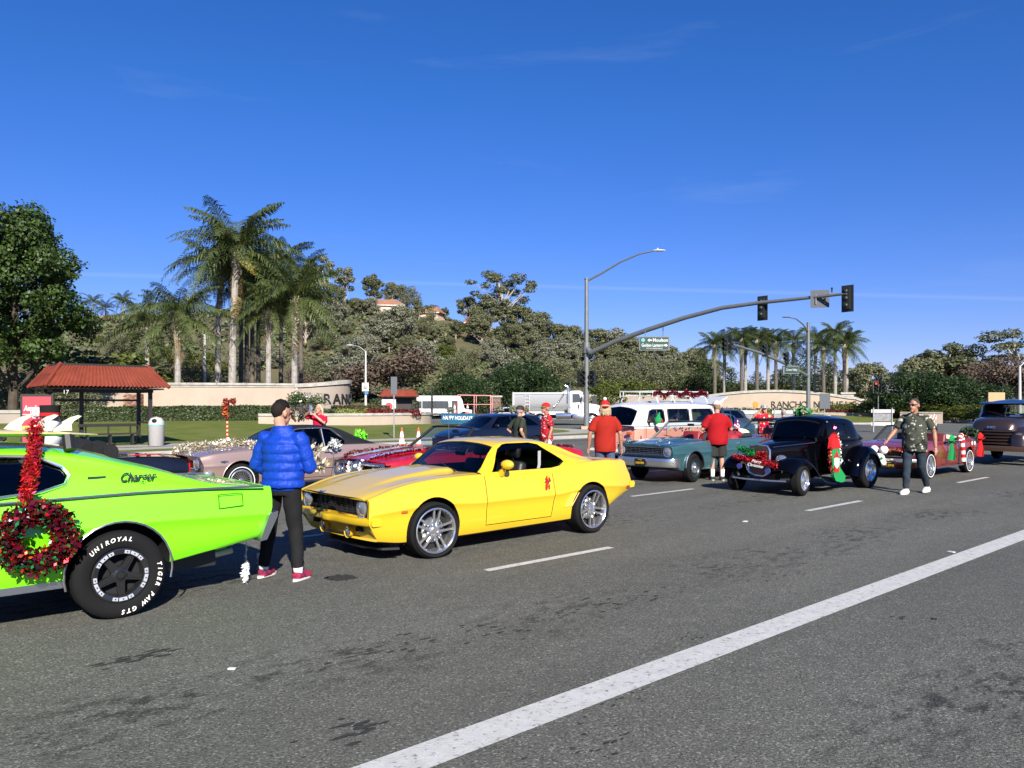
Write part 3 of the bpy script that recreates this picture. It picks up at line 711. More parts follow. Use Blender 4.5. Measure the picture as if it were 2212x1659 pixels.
for (k, x, yt, Y, w) in [('euc2', 2035, 738, 130, 1.5), ('euc1', 1990, 765, 128, 1.3), ('euc2', 2075, 752, 132, 1.4), ('euc5', 2208, 700, 110, 1.2), ('euc1', 2130, 775, 128, 1.2)]:
 plant(k, x, yt, Y, 'tall brownish eucalyptus at the right end of the skyline' if x > 2100 else 'dark eucalyptus behind the round green trees on the right', 'tree', 'eucalyptus trees on the right skyline', base=.4, wide=w)
plant('brown', 2145, 748, 96, 'brown half-bare tree above the old pickup', 'tree', base=.4, wide=1.4)
plant('brown', 2190, 735, 90, 'brown twiggy tree at the right edge behind the pickup', 'tree', base=.4, wide=1.3)
plant('round', 1998, 792, 82, 'larger round dark green tree behind the walking man', 'tree', base=.2, wide=1.2)
plant('round', 2103, 815, 80, 'smaller round dark green tree left of the old pickup', 'tree', base=.2, wide=1.2)
for (x, y, Y) in [(1885, 858, 92), (1960, 868, 84), (2010, 866, 80), (2060, 868, 78), (2120, 870, 74), (1905, 862, 86)]:
 plant('bush', x, y, Y, 'low shrub in the planting under the right trees', 'bush', 'low shrubs under the right trees', base=.2, wide=2.2)
# the big near tree at the left edge
def big_tree():
 rng = random.Random(5); Y = 44; root = empty('broadleaf_tree', (px(26, Y), Y, .6), 0, 'large dense dark green tree at the left edge above the shelter roof', 'tree')
 mb = MB(); tp = [Vector((0, 0, -.3)), Vector((.1, 0, 2)), Vector((0, .1, 4)), Vector((.2, 0, 7)), Vector((0, 0, 10))]
 mb.tube(tp, [.34, .28, .24, .17, .06], 10)
 cl = []
 for k in range(64):
  f = k / 63; z = lerp(4.4, 12.6, f); w = (4.7 * math.sin(PI * min(1, (z - 2.4) / 11.4)) ** .7)
  a = k * 2.39996; r = w * rng.uniform(.3, 1.0)
  c = rng.uniform(.75, 1.25); p = Vector((math.cos(a) * r, math.sin(a) * r * .9, z + rng.uniform(-.5, .5)))
  if p.z < 6.0 and p.x > 3: p.z += 1.6
  cl.append((p.x, p.y, p.z, c, c, c * .85))
  b = tp[1 + min(3, int(f * 4))]
  if k % 2 == 0: mb.tube(limb_path(b, p, rng, .12, 4), [.1, .08, .06, .04, .02], 5)
 mb.build('trunk', M_BARKD, root)
 link_mesh('crown', crown_mesh('crown', cl, 50000, .23, L_FICUS, 4, aspect=1.6, inner=.45), root); root.scale = (.9, .9, .95)
big_tree()
plant('oak', 15, 790, 50, 'dark shrubby tree under the large left tree', 'tree', base=.5, wide=1.3)
plant('oak', 95, 800, 47, 'dark green shrub behind the advertising panel', 'bush', base=.4, wide=.9)
plant('oak', 165, 825, 46, 'dark green shrub behind the shelter bench', 'bush', base=.5, wide=1.2)
# ground cover on the slope: nobody could count it
def ground_cover():
 rng = np.random.default_rng(9); pts = []; nn = []
 for _ in range(5200):
  x = rng.uniform(-150, 70); y = rng.uniform(108, 205)
  if mnoise.noise(Vector((x * .06, y * .06, 0))) < -.18: continue
  r = rng.uniform(.6, 1.8); k = 14
  d = rng.normal(size=(k, 3)); d /= np.linalg.norm(d, axis=1, keepdims=True); d[:, 2] = abs(d[:, 2])
  c = np.array([x, y, hill_h(x, y)]); pts.append(c + d * np.array([r, r, r * .55])); nn.append(d)
 v, q = leaf_quads(np.concatenate(pts), np.concatenate(nn) + np.array([0, 0, .5]), .75, rng, 1.5, .4)
 tag(link_mesh('ground_cover', fast_mesh('ground_cover', v, q, L_SHRUB)), kind='stuff')
ground_cover()
# ---------------------------------------------------------------- palms
def frond_mesh(L, lift, droop, seed, m, pairs=44, ll=.66, hang=.85):
 rng = random.Random(seed); vs = []; qs = []
 def pt(f):
  a = lift - droop * f * .55
  return Vector((L * f * math.cos(a * .9), 0, L * f * math.sin(a) - droop * .28 * L * f * f))
 prev = None
 for i in range(13):   # rachis, a thin three-sided strip
  p = pt(i / 12); w = .035 * (1 - i / 13) + .006
  vs += [p + Vector((0, w, 0)), p + Vector((0, -w, 0))]
  if i: k = len(vs); qs.append((k - 4, k - 3, k - 1, k - 2))
 for i in range(pairs):
  f = .14 + .86 * i / (pairs - 1); p = pt(f); d = (pt(min(1, f + .03)) - pt(f - .03)).normalized()
  l = ll * (math.sin(PI * min(.97, f * .86 + .14)) ** .5) * rng.uniform(.8, 1.1)
  for s in (-1, 1):
   out = (d * .55 + Vector((0, s, 0)) * .8 + Vector((rng.uniform(-.2, .2), 0, rng.uniform(-.05, .35)))).normalized()
   w = .027
   m1 = p + out * l * .55; e = m1 + (out * .6 + Vector((0, 0, -hang * rng.uniform(.7, 1.3)))).normalized() * l * .55
   k = len(vs); vs += [p + d * w * .6, p - d * w * .6, m1 - d * w, m1 + d * w, e, e + d * .01]
   qs += [(k, k + 1, k + 2, k + 3), (k + 3, k + 2, k + 4, k + 5)]
 return fast_mesh('frond', np.array([tuple(p) for p in vs]), np.array(qs), m)
FR = {}
for nm, m_ in (('g', L_PALM), ('d', L_PALM_SHADE)):
 FR[nm] = [frond_mesh(3.3, 1.25, .7, 1, m_), frond_mesh(3.4, .85, 1.0, 2, m_), frond_mesh(3.3, .4, 1.1, 3, m_), frond_mesh(3.1, -.15, 1.0, 4, m_)]
FR_DEAD = frond_mesh(2.6, -1.0, .9, 7, L_DEAD, 24, .5, .9)
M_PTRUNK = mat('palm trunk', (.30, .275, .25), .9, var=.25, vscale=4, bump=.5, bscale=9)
M_PTRUNK_SHADE = mat('shaded palm trunk', (.12, .10, .085), .9, var=.25, vscale=4, bump=.5, bscale=9)  # trunk copy with the same shade painted in
M_BOOT = mat('palm leaf bases', (.36, .30, .23), .85, var=.3, vscale=8, bump=.4, bscale=30)
def palm(x, ycrown, Y, base, label, group, sc=1.0, n=26, dark=False, seed=0, dead=2, lean=0.0, boots=True, rt=.17):
 rng = random.Random(seed * 13 + int(x)); X = px(x, Y); zc = CAM_H + (875 - ycrown) / FP * Y; H = zc - base
 root = empty('palm_tree', (X, Y, base), 0, label, 'palm tree', group)
 mb = MB(); k = 20; pts = [Vector((lean * (i / k) ** 2, 0, -.3 + (H + .3) * i / k)) for i in range(k + 1)]
 mb.tube(pts, [rt * (1.2 - .35 * i / k) * (1 + .04 * (i % 2)) for i in range(k + 1)], 10)
 mb.build('trunk', M_PTRUNK_SHADE if dark else M_PTRUNK, root)
 top = pts[-1]
 if boots:
  b = MB(); b.lathe([(rt * .9, -2.0), (rt * 1.35, -1.3), (rt * 1.5, -.7), (rt * 1.1, -.1), (rt * .6, .3)], 9, c=top)
  for q in range(14):
   a = q * 2.4; z = -1.7 + q * .12
   b.tube([top + Vector((math.cos(a) * rt * 1.1, math.sin(a) * rt * 1.1, z)), top + Vector((math.cos(a) * rt * 1.7, math.sin(a) * rt * 1.7, z + .45))], [.07, .03], 5)
  b.build('leaf_base', M_BOOT, root)
 for q in range(n):
  f = q / (n - 1); a = q * 2.39996 + rng.uniform(-.3, .3)
  kind_ = 0 if f < .34 else 1 if f < .66 else 2 if f < .9 else 3
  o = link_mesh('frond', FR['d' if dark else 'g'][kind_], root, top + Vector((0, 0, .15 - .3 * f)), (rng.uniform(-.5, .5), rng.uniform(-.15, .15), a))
  s = sc * rng.uniform(.85, 1.1); o.scale = (s, s, s)
 for q in range(dead):
  o = link_mesh('dead_frond', FR_DEAD, root, top + Vector((0, 0, -.5)), (0, rng.uniform(.1, .4), rng.uniform(0, 6.28))); o.scale = (sc * .9,) * 3
 return root
LP = 'palms behind the left sign wall'
palm(501, 545, 57, .9, 'tallest palm of the left group with a yellow fruit stalk', LP, 1.5, 44, seed=1, dead=4, lean=.35, rt=.25)
palm(470, 582, 60, .9, 'tall palm left of the tallest palm behind the sign wall', LP, 1.15, 34, seed=2, lean=.2, rt=.2)
palm(384, 690, 54, .9, 'leftmost palm of the left group with a short straight trunk', LP, 1.15, 34, seed=3, rt=.2)
palm(580, 672, 56, .9, 'short pale-trunked palm in the middle of the left group', LP, .95, 30, seed=4, rt=.19)
palm(636, 648, 55, .9, 'rightmost palm of the left group with a pale leafless neck', LP, 1.2, 40, seed=5, dead=3, rt=.2)
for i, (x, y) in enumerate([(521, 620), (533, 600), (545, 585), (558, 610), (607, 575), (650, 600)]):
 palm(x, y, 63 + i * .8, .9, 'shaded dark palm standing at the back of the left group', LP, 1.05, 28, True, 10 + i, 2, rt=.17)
palm(318, 705, 60, .8, 'low palm crown spreading over the slope left of the group', LP, 1.2, 24, seed=21, dead=0, boots=False)
fs = MB()
for q in range(26):
 a = q * .24; fs.tube([ap(512, 560, 56.6), ap(530, 572, 56.4) + Vector((0, .1 * math.sin(q), .25 * math.cos(a))), ap(552, 578 + (q % 5) * 3, 56.3) + Vector((0, .3 * math.cos(q * 2), -.1 * (q % 4)))], [.03, .03, .012], 4)
tag(fs.build('fruit_stalk', mat('yellow palm flower', (.5, .36, .07), .7)), 'yellow flower stalk hanging from the tallest left palm', 'palm flower')
RP = 'palms behind the right sign wall'
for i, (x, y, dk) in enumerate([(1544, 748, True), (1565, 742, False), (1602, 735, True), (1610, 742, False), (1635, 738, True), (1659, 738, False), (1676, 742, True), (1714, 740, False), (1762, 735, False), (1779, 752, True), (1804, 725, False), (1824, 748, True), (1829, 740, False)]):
 palm(x, y, 104 + (i * 5 % 9), 1.0, 'sunlit palm in the row behind the right sign wall' if not dk else 'shaded palm in the row behind the right sign wall', RP, .95, 32, dk, 30 + i, 1, rt=.22)  # sunlit and shaded palms differ by painted leaf and trunk tone
for i, (x, y) in enumerate([(200, 655), (228, 668), (265, 650)]):
 palm(x, y, 168 + i, hill_h(px(x, 168), 168), 'small distant palm on the ridge left of the palm group', 'palms on the ridge', .95, 20, i == 1, 50 + i, 0, boots=False)
# ---------------------------------------------------------------- hedge and planting
def leaf_box(name, p0, p1, w, h, n, size, m, seed, parent=None, zb=0.0, roundness=.12):
 rng = np.random.default_rng(seed); p0 = Vector(p0); p1 = Vector(p1); d = p1 - p0; L = d.length; d.normalize(); a = Vector((-d.y, d.x, 0))
 f = rng.uniform(0, 1, n); side = rng.uniform(0, 1, n); pos = np.zeros((n, 3)); nr = np.zeros((n, 3))
 topm = side < .4
 lat = np.where(topm, rng.uniform(-.5, .5, n) * w, np.where(rng.uniform(0, 1, n) < .5, -.5, .5) * w)
 z = np.where(topm, h, rng.uniform(0, 1, n) * h)
 lump = rng.normal(0, .05, n) + .06 * np.sin(f * L * 2.1 + lat * 3)
 for i in range(3):
  pos[:, i] = p0[i] + d[i] * f * L + a[i] * lat * (1 + lump)
  nr[:, i] = np.where(topm, 0, a[i] * np.sign(lat))
 pos[:, 2] += zb + z * (1 + lump * .6); nr[:, 2] = np.where(topm, 1, .3)
 v, q = leaf_quads(pos, nr, size, rng, 1.5, .7)
 return fast_mesh(name, v, q, m)
M_DUSK = mat('hedge twigs', (.03, .03, .015), .9)
def hedge(name, a, b, w, h, n, size, label, m=L_HEDGE, seed=1):
 a = Vector(a); b = Vector(b); mid = (a + b) / 2; root = empty(name, mid, 0, label, 'hedge')
 d = b - a; ang = math.atan2(d.y, d.x)
 mb = MB(); mb.box((0, 0, h * .46), (d.length * .99, w * .9, h * .9), rz=ang); mb.build('branches', M_DUSK, root, smooth=False)
 link_mesh('foliage', leaf_box('foliage', a - mid, b - mid, w, h, n, size, m, seed), root)
hedge('hedge', (px(140, 45), 45.0, .5), (px(590, 49.5), 49.5, .6), 1.2, 1.05, 26000, .13, 'long clipped dark hedge in front of the cream wall')
hedge('hedge', (px(722, 52), 52, .9), (px(835, 54), 54, .9), 1.4, .75, 5000, .15, 'low clipped bronze green hedge right of the RANC wall', leafmat('bronze hedge', (.075, .062, .03), .6, .6, .15), 3)
hedge('hedge', (px(800, 92), 92, .1), (px(840, 92), 92, .1), 1.2, 2.2, 2500, .2, 'tall square hedge left of the small bus shelter', seed=4)
hedge('hedge', (px(868, 90), 90, .1), (px(904, 90), 90, .1), 1.2, 2.0, 2500, .2, 'square green hedge between small shelter and shuttle bus', seed=5)
def shrub(name, x, y0, y1, Y, w, n, size, m, label, cat='shrub', group=None, seed=0, flowers=None):
 z0 = CAM_H - (y1 - 875) / FP * Y; H = (y1 - y0) / FP * Y; root = empty(name, (px(x, Y), Y, z0), 0, label, cat, group)
 rng = random.Random(seed); cl = [(rng.uniform(-.5, .5) * w, rng.uniform(-.3, .3) * w, H * rng.uniform(.35, .8), w * .28, w * .28, H * .3) for _ in range(9)]
 mb = MB()
 for c in cl: mb.tube([(c[0] * .2, c[1] * .2, -.1), c[:3]], [.04, .015], 5)
 mb.build('stem', M_BARKD, root)
 link_mesh('foliage', crown_mesh('foliage', cl, n, size, m, seed, inner=.3), root)
 if flowers: link_mesh('blossom', crown_mesh('blossom', [(c[0], c[1], c[2] + .05, c[3] * 1.05, c[4] * 1.05, c[5] * 1.05) for c in cl], flowers[0], flowers[1], flowers[2], seed + 1, inner=.95, aspect=1.1), root)
M_ROSE = mat('white rose petals', (.8, .78, .7), .7);
shrub('rose_bush', 664, 846, 900, 46.5, 2.0, 3200, .12, leafmat('rose leaf', (.05, .085, .022), .5), 'white-flowering rose bush in front of the RANC wall', 'rose bush', None, 3, (90, .13, M_ROSE))
shrub('dry_shrub', 642, 872, 905, 45.5, 1.3, 1500, .10, leafmat('grey twigs', (.12, .10, .085), .5), 'grey twiggy shrub behind the man in the blue jacket', 'shrub', None, 4)
L_REDF = leafmat('red bedding leaf', (.16, .012, .015), .5); L_LIME = leafmat('lime bedding leaf', (.22, .25, .06), .4)
for i, (x0, x1, m_, nm, lb) in enumerate([(700, 790, L_HEDGE, 'green', 'low green bedding row on top of the curved planter'), (735, 760, L_LIME, 'lime', 'pale lime clump in the planter bed'), (760, 800, L_LIME, 'lime', 'second pale lime clump in the planter bed'), (800, 905, L_REDF, 'red', 'dark red bedding row along the planter edge'), (832, 862, L_LIME, 'lime', 'lime green clump behind the red bedding')]):
 Y = 49.5 + (i == 0) * 1.0 + (i in (1, 2, 4)) * .5
 root = empty('flower_bed', (px((x0 + x1) / 2, Y), Y, 1.15), 0, lb, 'flower bed')
 link_mesh('foliage', crown_mesh('foliage', [(px(x, Y) - px((x0 + x1) / 2, Y), 0, .12, .4, .4, .26) for x in np.arange(x0, x1 + 1, 9)], int((x1 - x0) * 26), .12, m_, i, inner=.4), root)
for i, (x0, x1, y, m_, lb) in enumerate([(1440, 1530, 884, L_OLIVE, 'yellow green planting below the left part of the right wall'), (1545, 1700, 889, L_HEDGE, 'dark planting below the wall letters'), (1700, 1760, 889, L_LIME, 'lime planting row under the wall letters'), (1775, 1850, 880, L_OLIVE, 'spiky green planting at the right end of the wall'), (1790, 1850, 889, L_REDF, 'dark red bedding below the spiky planting')]):
 Y = 90.; z = CAM_H - (y + 6 - 875) / FP * Y
 root = empty('flower_bed', (px((x0 + x1) / 2, Y), Y, z), 0, lb, 'flower bed')
 link_mesh('foliage', crown_mesh('foliage', [(px(x, Y) - px((x0 + x1) / 2, Y), 0, .3, .7, .6, .55) for x in np.arange(x0, x1 + 1, 11)], int((x1 - x0) * 22), .26, m_, i, inner=.3, aspect=2.5), root)
# ================================================================ WALLS
def arc_pts(p0, p1, sag, n):
 p0 = Vector(p0); p1 = Vector(p1); d = p1 - p0; nn = Vector((d.y, -d.x, 0)).normalized()
 return [p0.lerp(p1, i / n) + nn * sag * (1 - (2 * i / n - 1) ** 2) for i in range(n + 1)]
def wall_run(pts, zb, ztop, th, m, name, parent, over=0.0):
 """wall following pts; ztop a number or function of index fraction"""
 mb = MB(); rows = []
 for i, p in enumerate(pts):
  d = (pts[min(i + 1, len(pts) - 1)] - pts[max(i - 1, 0)]).normalized(); nn = Vector((d.y, -d.x, 0))
  f = i / (len(pts) - 1); zt = ztop(f) if callable(ztop) else ztop; z0 = zb(f) if callable(zb) else zb
  h = th / 2 + over
  rows.append([p + nn * h + Vector((0, 0, z0)), p + nn * h + Vector((0, 0, zt)), p - nn * h + Vector((0, 0, zt)), p - nn * h + Vector((0, 0, z0))])
 mb.grid(rows, closed=True)
 k = len(mb.v); mb.f.append((0, 1, 2, 3)); mb.f.append((k - 4, k - 3, k - 2, k - 1)); mb.m += [0, 0]
 return mb.build(name, m, parent, angle=40)
wl_pts = arc_pts((px(283, 51), 51, 0), (px(655, 53.5), 53.5, 0), .8, 24)
r = empty('sign_wall', wl_pts[12], 0, 'long cream stucco wall with weathered coping below the left palms', 'wall')
loc = [p - wl_pts[12] for p in wl_pts]
wall_run(loc, .3, 2.95, .5, M_STUCCO, 'wall_face', r)
wall_run(loc, 2.95, 3.08, .5, M_COPING, 'coping', r, .05)
for k in range(6): pass
seg = [loc[i:i + 5] for i in range(0, 24, 4)]
for s_ in seg:
 a = s_[0].lerp(s_[1], .02); wall_run([a] + s_[1:-1] + [s_[-1].lerp(s_[-2], .02)], 3.083, 3.23, .5, M_COPING, 'coping_stone', r, .12)
# end wall with the lettering, curving away
ew = []
for k in range(15):
 a = -.35 + k * .19; ew.append(Vector((-14.4, 55.6, 0)) + Vector((math.sin(a) * 2.4, -math.cos(a) * 2.4, 0)))
r2 = empty('sign_wall', ew[7], 0, 'curved grey beige wall end with RANCHO lettering beside the rose bush', 'wall')
le = [p - ew[7] for p in ew]
ztf = lambda f: 2.95 + .38 * smooth01(f * 1.2)
wall_run(le, .3, ztf, .5, M_STUCCO2, 'wall_face', r2)  # greyer stucco puts the curved end's half shade into its colour
wall_run(le, lambda f: ztf(f) + .003, lambda f: ztf(f) + .26, .5, M_COPING, 'coping', r2, .13)
M_LETTER = mat('dark bronze letters', (.015, .014, .013), .5)
cA = Vector((-14.4, 55.6, 0))
for k, chh in enumerate('RANCHO'):
 a = .62 + k * .29; p = cA + Vector((math.sin(a) * 2.69, -math.cos(a) * 2.69, 2.15)); t = Vector((math.cos(a), math.sin(a), 0))
 mb = MB(); add_text(mb, chh, .98, frame_m(p - ew[7], t, (0, 0, 1)), ext=.04, bold=.012); mb.build('letter', M_LETTER, r2, smooth=False)
# planter wall
pw = [Vector((px(x, Y), Y, 0)) for x, Y in [(560, 45.5), (620, 45.6), (690, 46), (760, 46.8), (820, 47.8), (870, 49), (905, 50.2), (922, 51.5), (926, 53), (922, 55)]]
r = empty('planter_wall', pw[4], 0, 'low curved cream planter wall at the lawn top', 'wall'); lp = [p - pw[4] for p in pw]
wall_run(lp, .3, 1.1, .4, M_STUCCO, 'wall_face', r); wall_run(lp, 1.103, 1.25, .4, M_COPING, 'coping', r, .06)
sl = MB(); sl.grid([[p + Vector((0, .2, 1.1)), p + Vector((0.4, 4.0, 1.15))] for p in pw]); tag(sl.build('planting_bed', M_DUSK), kind='structure')
# brick pier and low wall left of it
br = empty('brick_pier', (px(289, 50.3), 50.3, .4), 0, 'red brick pier at the left end of the cream wall', 'pier')
mb = MB(); mb.box((0, 0, 1.05), (.86, .86, 2.1)); mb.build('core', mat('brick mortar', (.36, .31, .26), .9), br, smooth=False)
bm_ = [mat('brick red', (.24, .105, .065), .85, var=.2), mat('brick tan', (.30, .18, .12), .85, var=.2), mat('brick dark', (.14, .075, .055), .85, var=.2)]
bmesh_ = [MB().box((0, 0, 0), (.2, .09, .075)).mesh('brick', m_, False) for m_ in bm_]
bi = 0
for c in range(22):
 for q in range(4):
  for face in (0, 1):
   x = -.33 + q * .22 + (.05 if c % 2 else -.05); z = .06 + c * .093
   o = link_mesh('brick', bmesh_[(c * 7 + q * 5 + face) % 3], br, (x, -.41, z) if face == 0 else (.41, x, z), (0, 0, 0 if face == 0 else PI / 2)); bi += 1
lw = arc_pts((px(190, 51.5), 51.5, 0), (px(276, 51), 51, 0), 0, 3); r = empty('low_wall', lw[1], 0, 'lower cream wall left of the brick pier', 'wall')
wall_run([p - lw[1] for p in lw], .3, 2.75, .4, M_STUCCO, 'wall_face', r); wall_run([p - lw[1] for p in lw], 2.753, 2.9, .4, M_COPING, 'coping', r, .05)
lw = arc_pts((px(-60, 41), 41, 0), (px(86, 42), 42, 0), .2, 4); r = empty('low_wall', lw[2], 0, 'low stained wall at the left edge under the big tree', 'wall')
wall_run([p - lw[2] for p in lw], .2, 1.3, .4, M_STUCCO2, 'wall_face', r); wall_run([p - lw[2] for p in lw], 1.303, 1.48, .4, M_COPING, 'coping', r, .06)
# right sign wall
rw0 = Vector((px(1430, 97), 97, 0)); rw1 = Vector((px(1868, 93), 93, 0)); rp = arc_pts(rw0, rw1, 1.2, 36)
r = empty('sign_wall', rp[18], 0, 'right cream stucco wall with raised arched middle lettered RANCHO NIGUEL', 'wall'); lr = [p - rp[18] for p in rp]
def rtop(f):
 if f < .165: return 2.2
 if f > .955: return 2.2
 return 2.35 + .95 * (1 - ((f - .545) / .40) ** 2) if .165 < f < .93 else 2.45
wall_run(lr, .2, rtop, .6, M_STUCCO, 'wall_face', r); wall_run(lr, lambda f: rtop(f) + .003, lambda f: rtop(f) + .3, .6, M_COPING, 'coping', r, .15)
pier = MB(); pier.box((px(1832, 93.5) - rp[18].x, 93.9 - rp[18].y, 1.6), (1.5, .6, 3.0)); pier.box((px(1832, 93.5) - rp[18].x, 93.9 - rp[18].y, 3.2), (1.8, .9, .2)); pier.build('pier', M_COPING, r, smooth=False)
txt = 'RANCHO NIGUEL'; x0, x1 = 1629, 1872
for k, chh in enumerate(txt):
 if chh == ' ': continue
 wid = {'I': .5}.get(chh, 1)
 x = 1666 + k * 13.3; f = (x - 1430) / 438; p = rp[0].lerp(rp[-1], f) + Vector((0, -1.2 * (1 - (2 * f - 1) ** 2) - .36, 1.80))
 mb = MB(); add_text(mb, chh, 1.08, frame_m(p - rp[18], (rw1 - rw0), (0, 0, 1)), ext=.05, bold=-.004); mb.build('letter', M_LETTER, r, smooth=False)
lw = arc_pts((px(1725, 87), 87, 0), (px(1888, 86), 86, 0), .4, 6); r = empty('planter_wall', lw[3], 0, 'low cream planter wall below the right sign wall', 'wall')
wall_run([p - lw[3] for p in lw], 0, .78, .4, M_STUCCO, 'wall_face', r); wall_run([p - lw[3] for p in lw], .783, .9, .4, M_COPING, 'coping', r, .06)
lw = arc_pts((px(1945, 74), 74, 0), (px(2036, 72), 72, 0), 0, 3); r = empty('planter_wall', lw[1], 0, 'short cream planter wall behind the walking man', 'wall')
wall_run([p - lw[1] for p in lw], 0, 1.0, .4, M_STUCCO, 'wall_face', r); wall_run([p - lw[1] for p in lw], 1.003, 1.1, .4, M_COPING, 'coping', r, .06)
lw = arc_pts((px(1225, 105), 105, 0), (px(1500, 112), 112, 0), 0, 5); r = empty('slope_wall', lw[2], 0, 'long beige retaining wall at the foot of the slope behind the dump truck', 'wall')
wall_run([p - lw[2] for p in lw], 0, 3.0, .4, M_STUCCO2, 'wall_face', r); wall_run([p - lw[2] for p in lw], 3.003, 3.2, .4, M_COPING, 'coping', r, .06)
cp = empty('wall_pier', (px(1072, 88), 88, 0), 0, 'square stone gate pier with pale cap behind the trailer', 'pier')
mb = MB(); mb.box((0, 0, 1.3), (1.1, 1.1, 2.6)); mb.build('shaft', mat('stone facing', (.17, .12, .09), .9, var=.5, vscale=5, bump=.6, bscale=9), cp, smooth=False)
mb = MB(); mb.box((0, 0, 2.72), (1.4, 1.4, .22), bev=.04); mb.build('cap', M_COPING, cp)
# houses on the ridge
M_HROOF = mat('house roof tile', (.30, .15, .095), .85, var=.25, vscale=1.5); M_HWALL = mat('house wall', (.55, .42, .33), .9); M_HTRIM = mat('house trim', (.7, .67, .62), .8); M_PANE = mat('window pane', (.06, .07, .08), .1)
def house(x, y, Y, w, label, rz):
 z = CAM_H + (875 - y) / FP * Y; root = empty('hill_house', (px(x, Y), Y, z - 3.4), rz, label, 'house', 'houses on the ridge')
 mb = MB(); mb.box((0, 0, 1.0), (w, 5, 5)); mb.build('wall', M_HWALL, root, smooth=False)
 mb = MB(); a, b = w / 2 + .5, 3.0
 mb.add([(-a, -b, 3.45), (a, -b, 3.45), (a, b, 3.45), (-a, b, 3.45), (-a * .55, 0, 5.0), (a * .55, 0, 5.0)], [(0, 1, 5, 4), (1, 2, 5), (2, 3, 4, 5), (3, 0, 4), (3, 2, 1, 0)]); mb.build('roof', M_HROOF, root, smooth=False)
 mb = MB(); mb.box((0, -2.85, 3.36), (w + .9, .2, .22)); mb.build('fascia', M_HTRIM, root, smooth=False)
 for k in (-1, 1):
  o = MB().box((k * w * .25, -2.52, 2.0), (w * .2, .06, 1.2)).build('window', M_HTRIM, root, smooth=False)
  MB().box((k * w * .25, -2.56, 2.0), (w * .16, .04, 1.0)).build('pane', M_PANE, o, smooth=False)
house(828, 662, 172, 9, 'tan house with orange tile roof on the ridge among the eucalyptus', .1)
house(932, 678, 176, 4.5, 'pale narrow house half hidden by trees on the ridge', -.2)
house(1026, 700, 172, 5, 'small house with hipped orange roof right on the ridge', .2)
house(312, 692, 176, 8, 'tan house with low roof on the left ridge', .25)
house(238, 696, 178, 6, 'white gabled house at the far left of the ridge', -.15)
# ================================================================ STREET FURNITURE
def local(root): return lambda x, y, d: ap(x, y, d) - root.location
# tiled bus shelter
def shelter(name, loc, L, D, H, label, posts, n_cols, sc=1.0):
 r = empty(name, loc, ANGS, label, 'bus shelter')
 m = MB()   # local x along the road, local y away from it
 for (x, y) in posts: m.box((x, y, H / 2), (.13, .13, H))
 for y in (0, D): m.box((0, y, H - .06), (L * .82, .10, .14))
 for x in (-L * .38, L * .38): m.box((x, D / 2, H - .06), (.10, D, .14))
 m.box((0, D, H - .42), (L * .8, .07, .08)); m.build('frame', M_IRON, r, smooth=False)
 e = L / 2 + .0; f = D / 2 + .75; rise = .85; cut = .62
 cor = [[(-e, D / 2 - f), (e, D / 2 - f)], [(e, D / 2 - f), (e, D / 2 + f)], [(e, D / 2 + f), (-e, D / 2 + f)], [(-e, D / 2 + f), (-e, D / 2 - f)]]
 cor2 = [[(-e + cut, D / 2 - f + cut), (e - cut, D / 2 - f + cut)], [(e - cut, D / 2 - f + cut), (e - cut, D / 2 + f - cut)], [(e - cut, D / 2 + f - cut), (-e + cut, D / 2 + f - cut)], [(-e + cut, D / 2 + f - cut), (-e + cut, D / 2 - f + cut)]]
 for (a, b), (a2, b2) in zip(cor, cor2):
  t = MB(); Lw = math.hypot(b[0] - a[0], b[1] - a[1]); nc = max(6, int(n_cols * Lw / L)) * 4; rows = []
  for course in (0, 1):
   for g in (0, 1):
    v = course * .5 + g * .5; row = []
    for i in range(nc + 1):
     u = i / nc; p = (lerp(lerp(a[0], b[0], u), lerp(a2[0], b2[0], u), v), lerp(lerp(a[1], b[1], u), lerp(a2[1], b2[1], u), v))
     row.append(Vector((p[0], p[1], H + .02 + rise * v + .045 * abs(math.sin(PI * i / 4)) + (.05 if g == 0 and course == 1 else 0) + (.03 if g == 0 else 0))))
    rows.append(row)
  t.grid(rows); t.build('roof_tiles', M_TILE, r, angle=50)
 t = MB(); t.box((0, D / 2, H + rise + .03), (L - 2 * cut + .1, D + 1.5 - 2 * cut + .1, .08)); t.box((0, D / 2, H - .0), (L - .3, D + 1.2, .05)); t.build('roof_deck', M_IRON, r, smooth=False)
 h = MB()
 for (a, b) in zip([c[0] for c in cor], [c[0] for c in cor2]): h.tube([(a[0], a[1], H + .06), (b[0], b[1], H + rise + .06)], .07, 8)
 h.build('hip_tiles', M_TILE, r); return r
ANGS = math.atan2(U.y, U.x)
sl_ = gp(324.5, 963, .16); s_r = shelter('bus_shelter', sl_ - U * 1.62, 4.2, 1.5, 2.2, 'bus shelter with terracotta tiled roof, dark posts and bench at the left', [(1.62, 0), (1.62, 1.5), (-.45, 1.5), (-1.6, 1.5)], 30)
b = MB(); b.box((.45, 1.05, .46), (2.1, .42, .05)); b.box((.45, 1.3, .80), (2.1, .04, .12))
for x in (-.35, .45, 1.25): b.box((x, 1.05, .22), (.06, .3, .44)); b.box((x, 1.28, .62), (.05, .05, .4))
b.build('bench', M_IRON, s_r, smooth=False)
ps = MB(); ps.box((1.62, .75, .9), (.10, 1.4, .06)); ps.box((1.62, .75, 1.15), (.06, 1.4, .05)); ps.build('side_rail', M_IRON, s_r, smooth=False)
n17 = MB(); add_text(n17, '17', .2, frame_m((-1.45, -.78, 2.05), (1, 0, 0), (0, 0, 1)), ext=.004); n17.build('stop_number', M_WHITE, s_r, smooth=False)
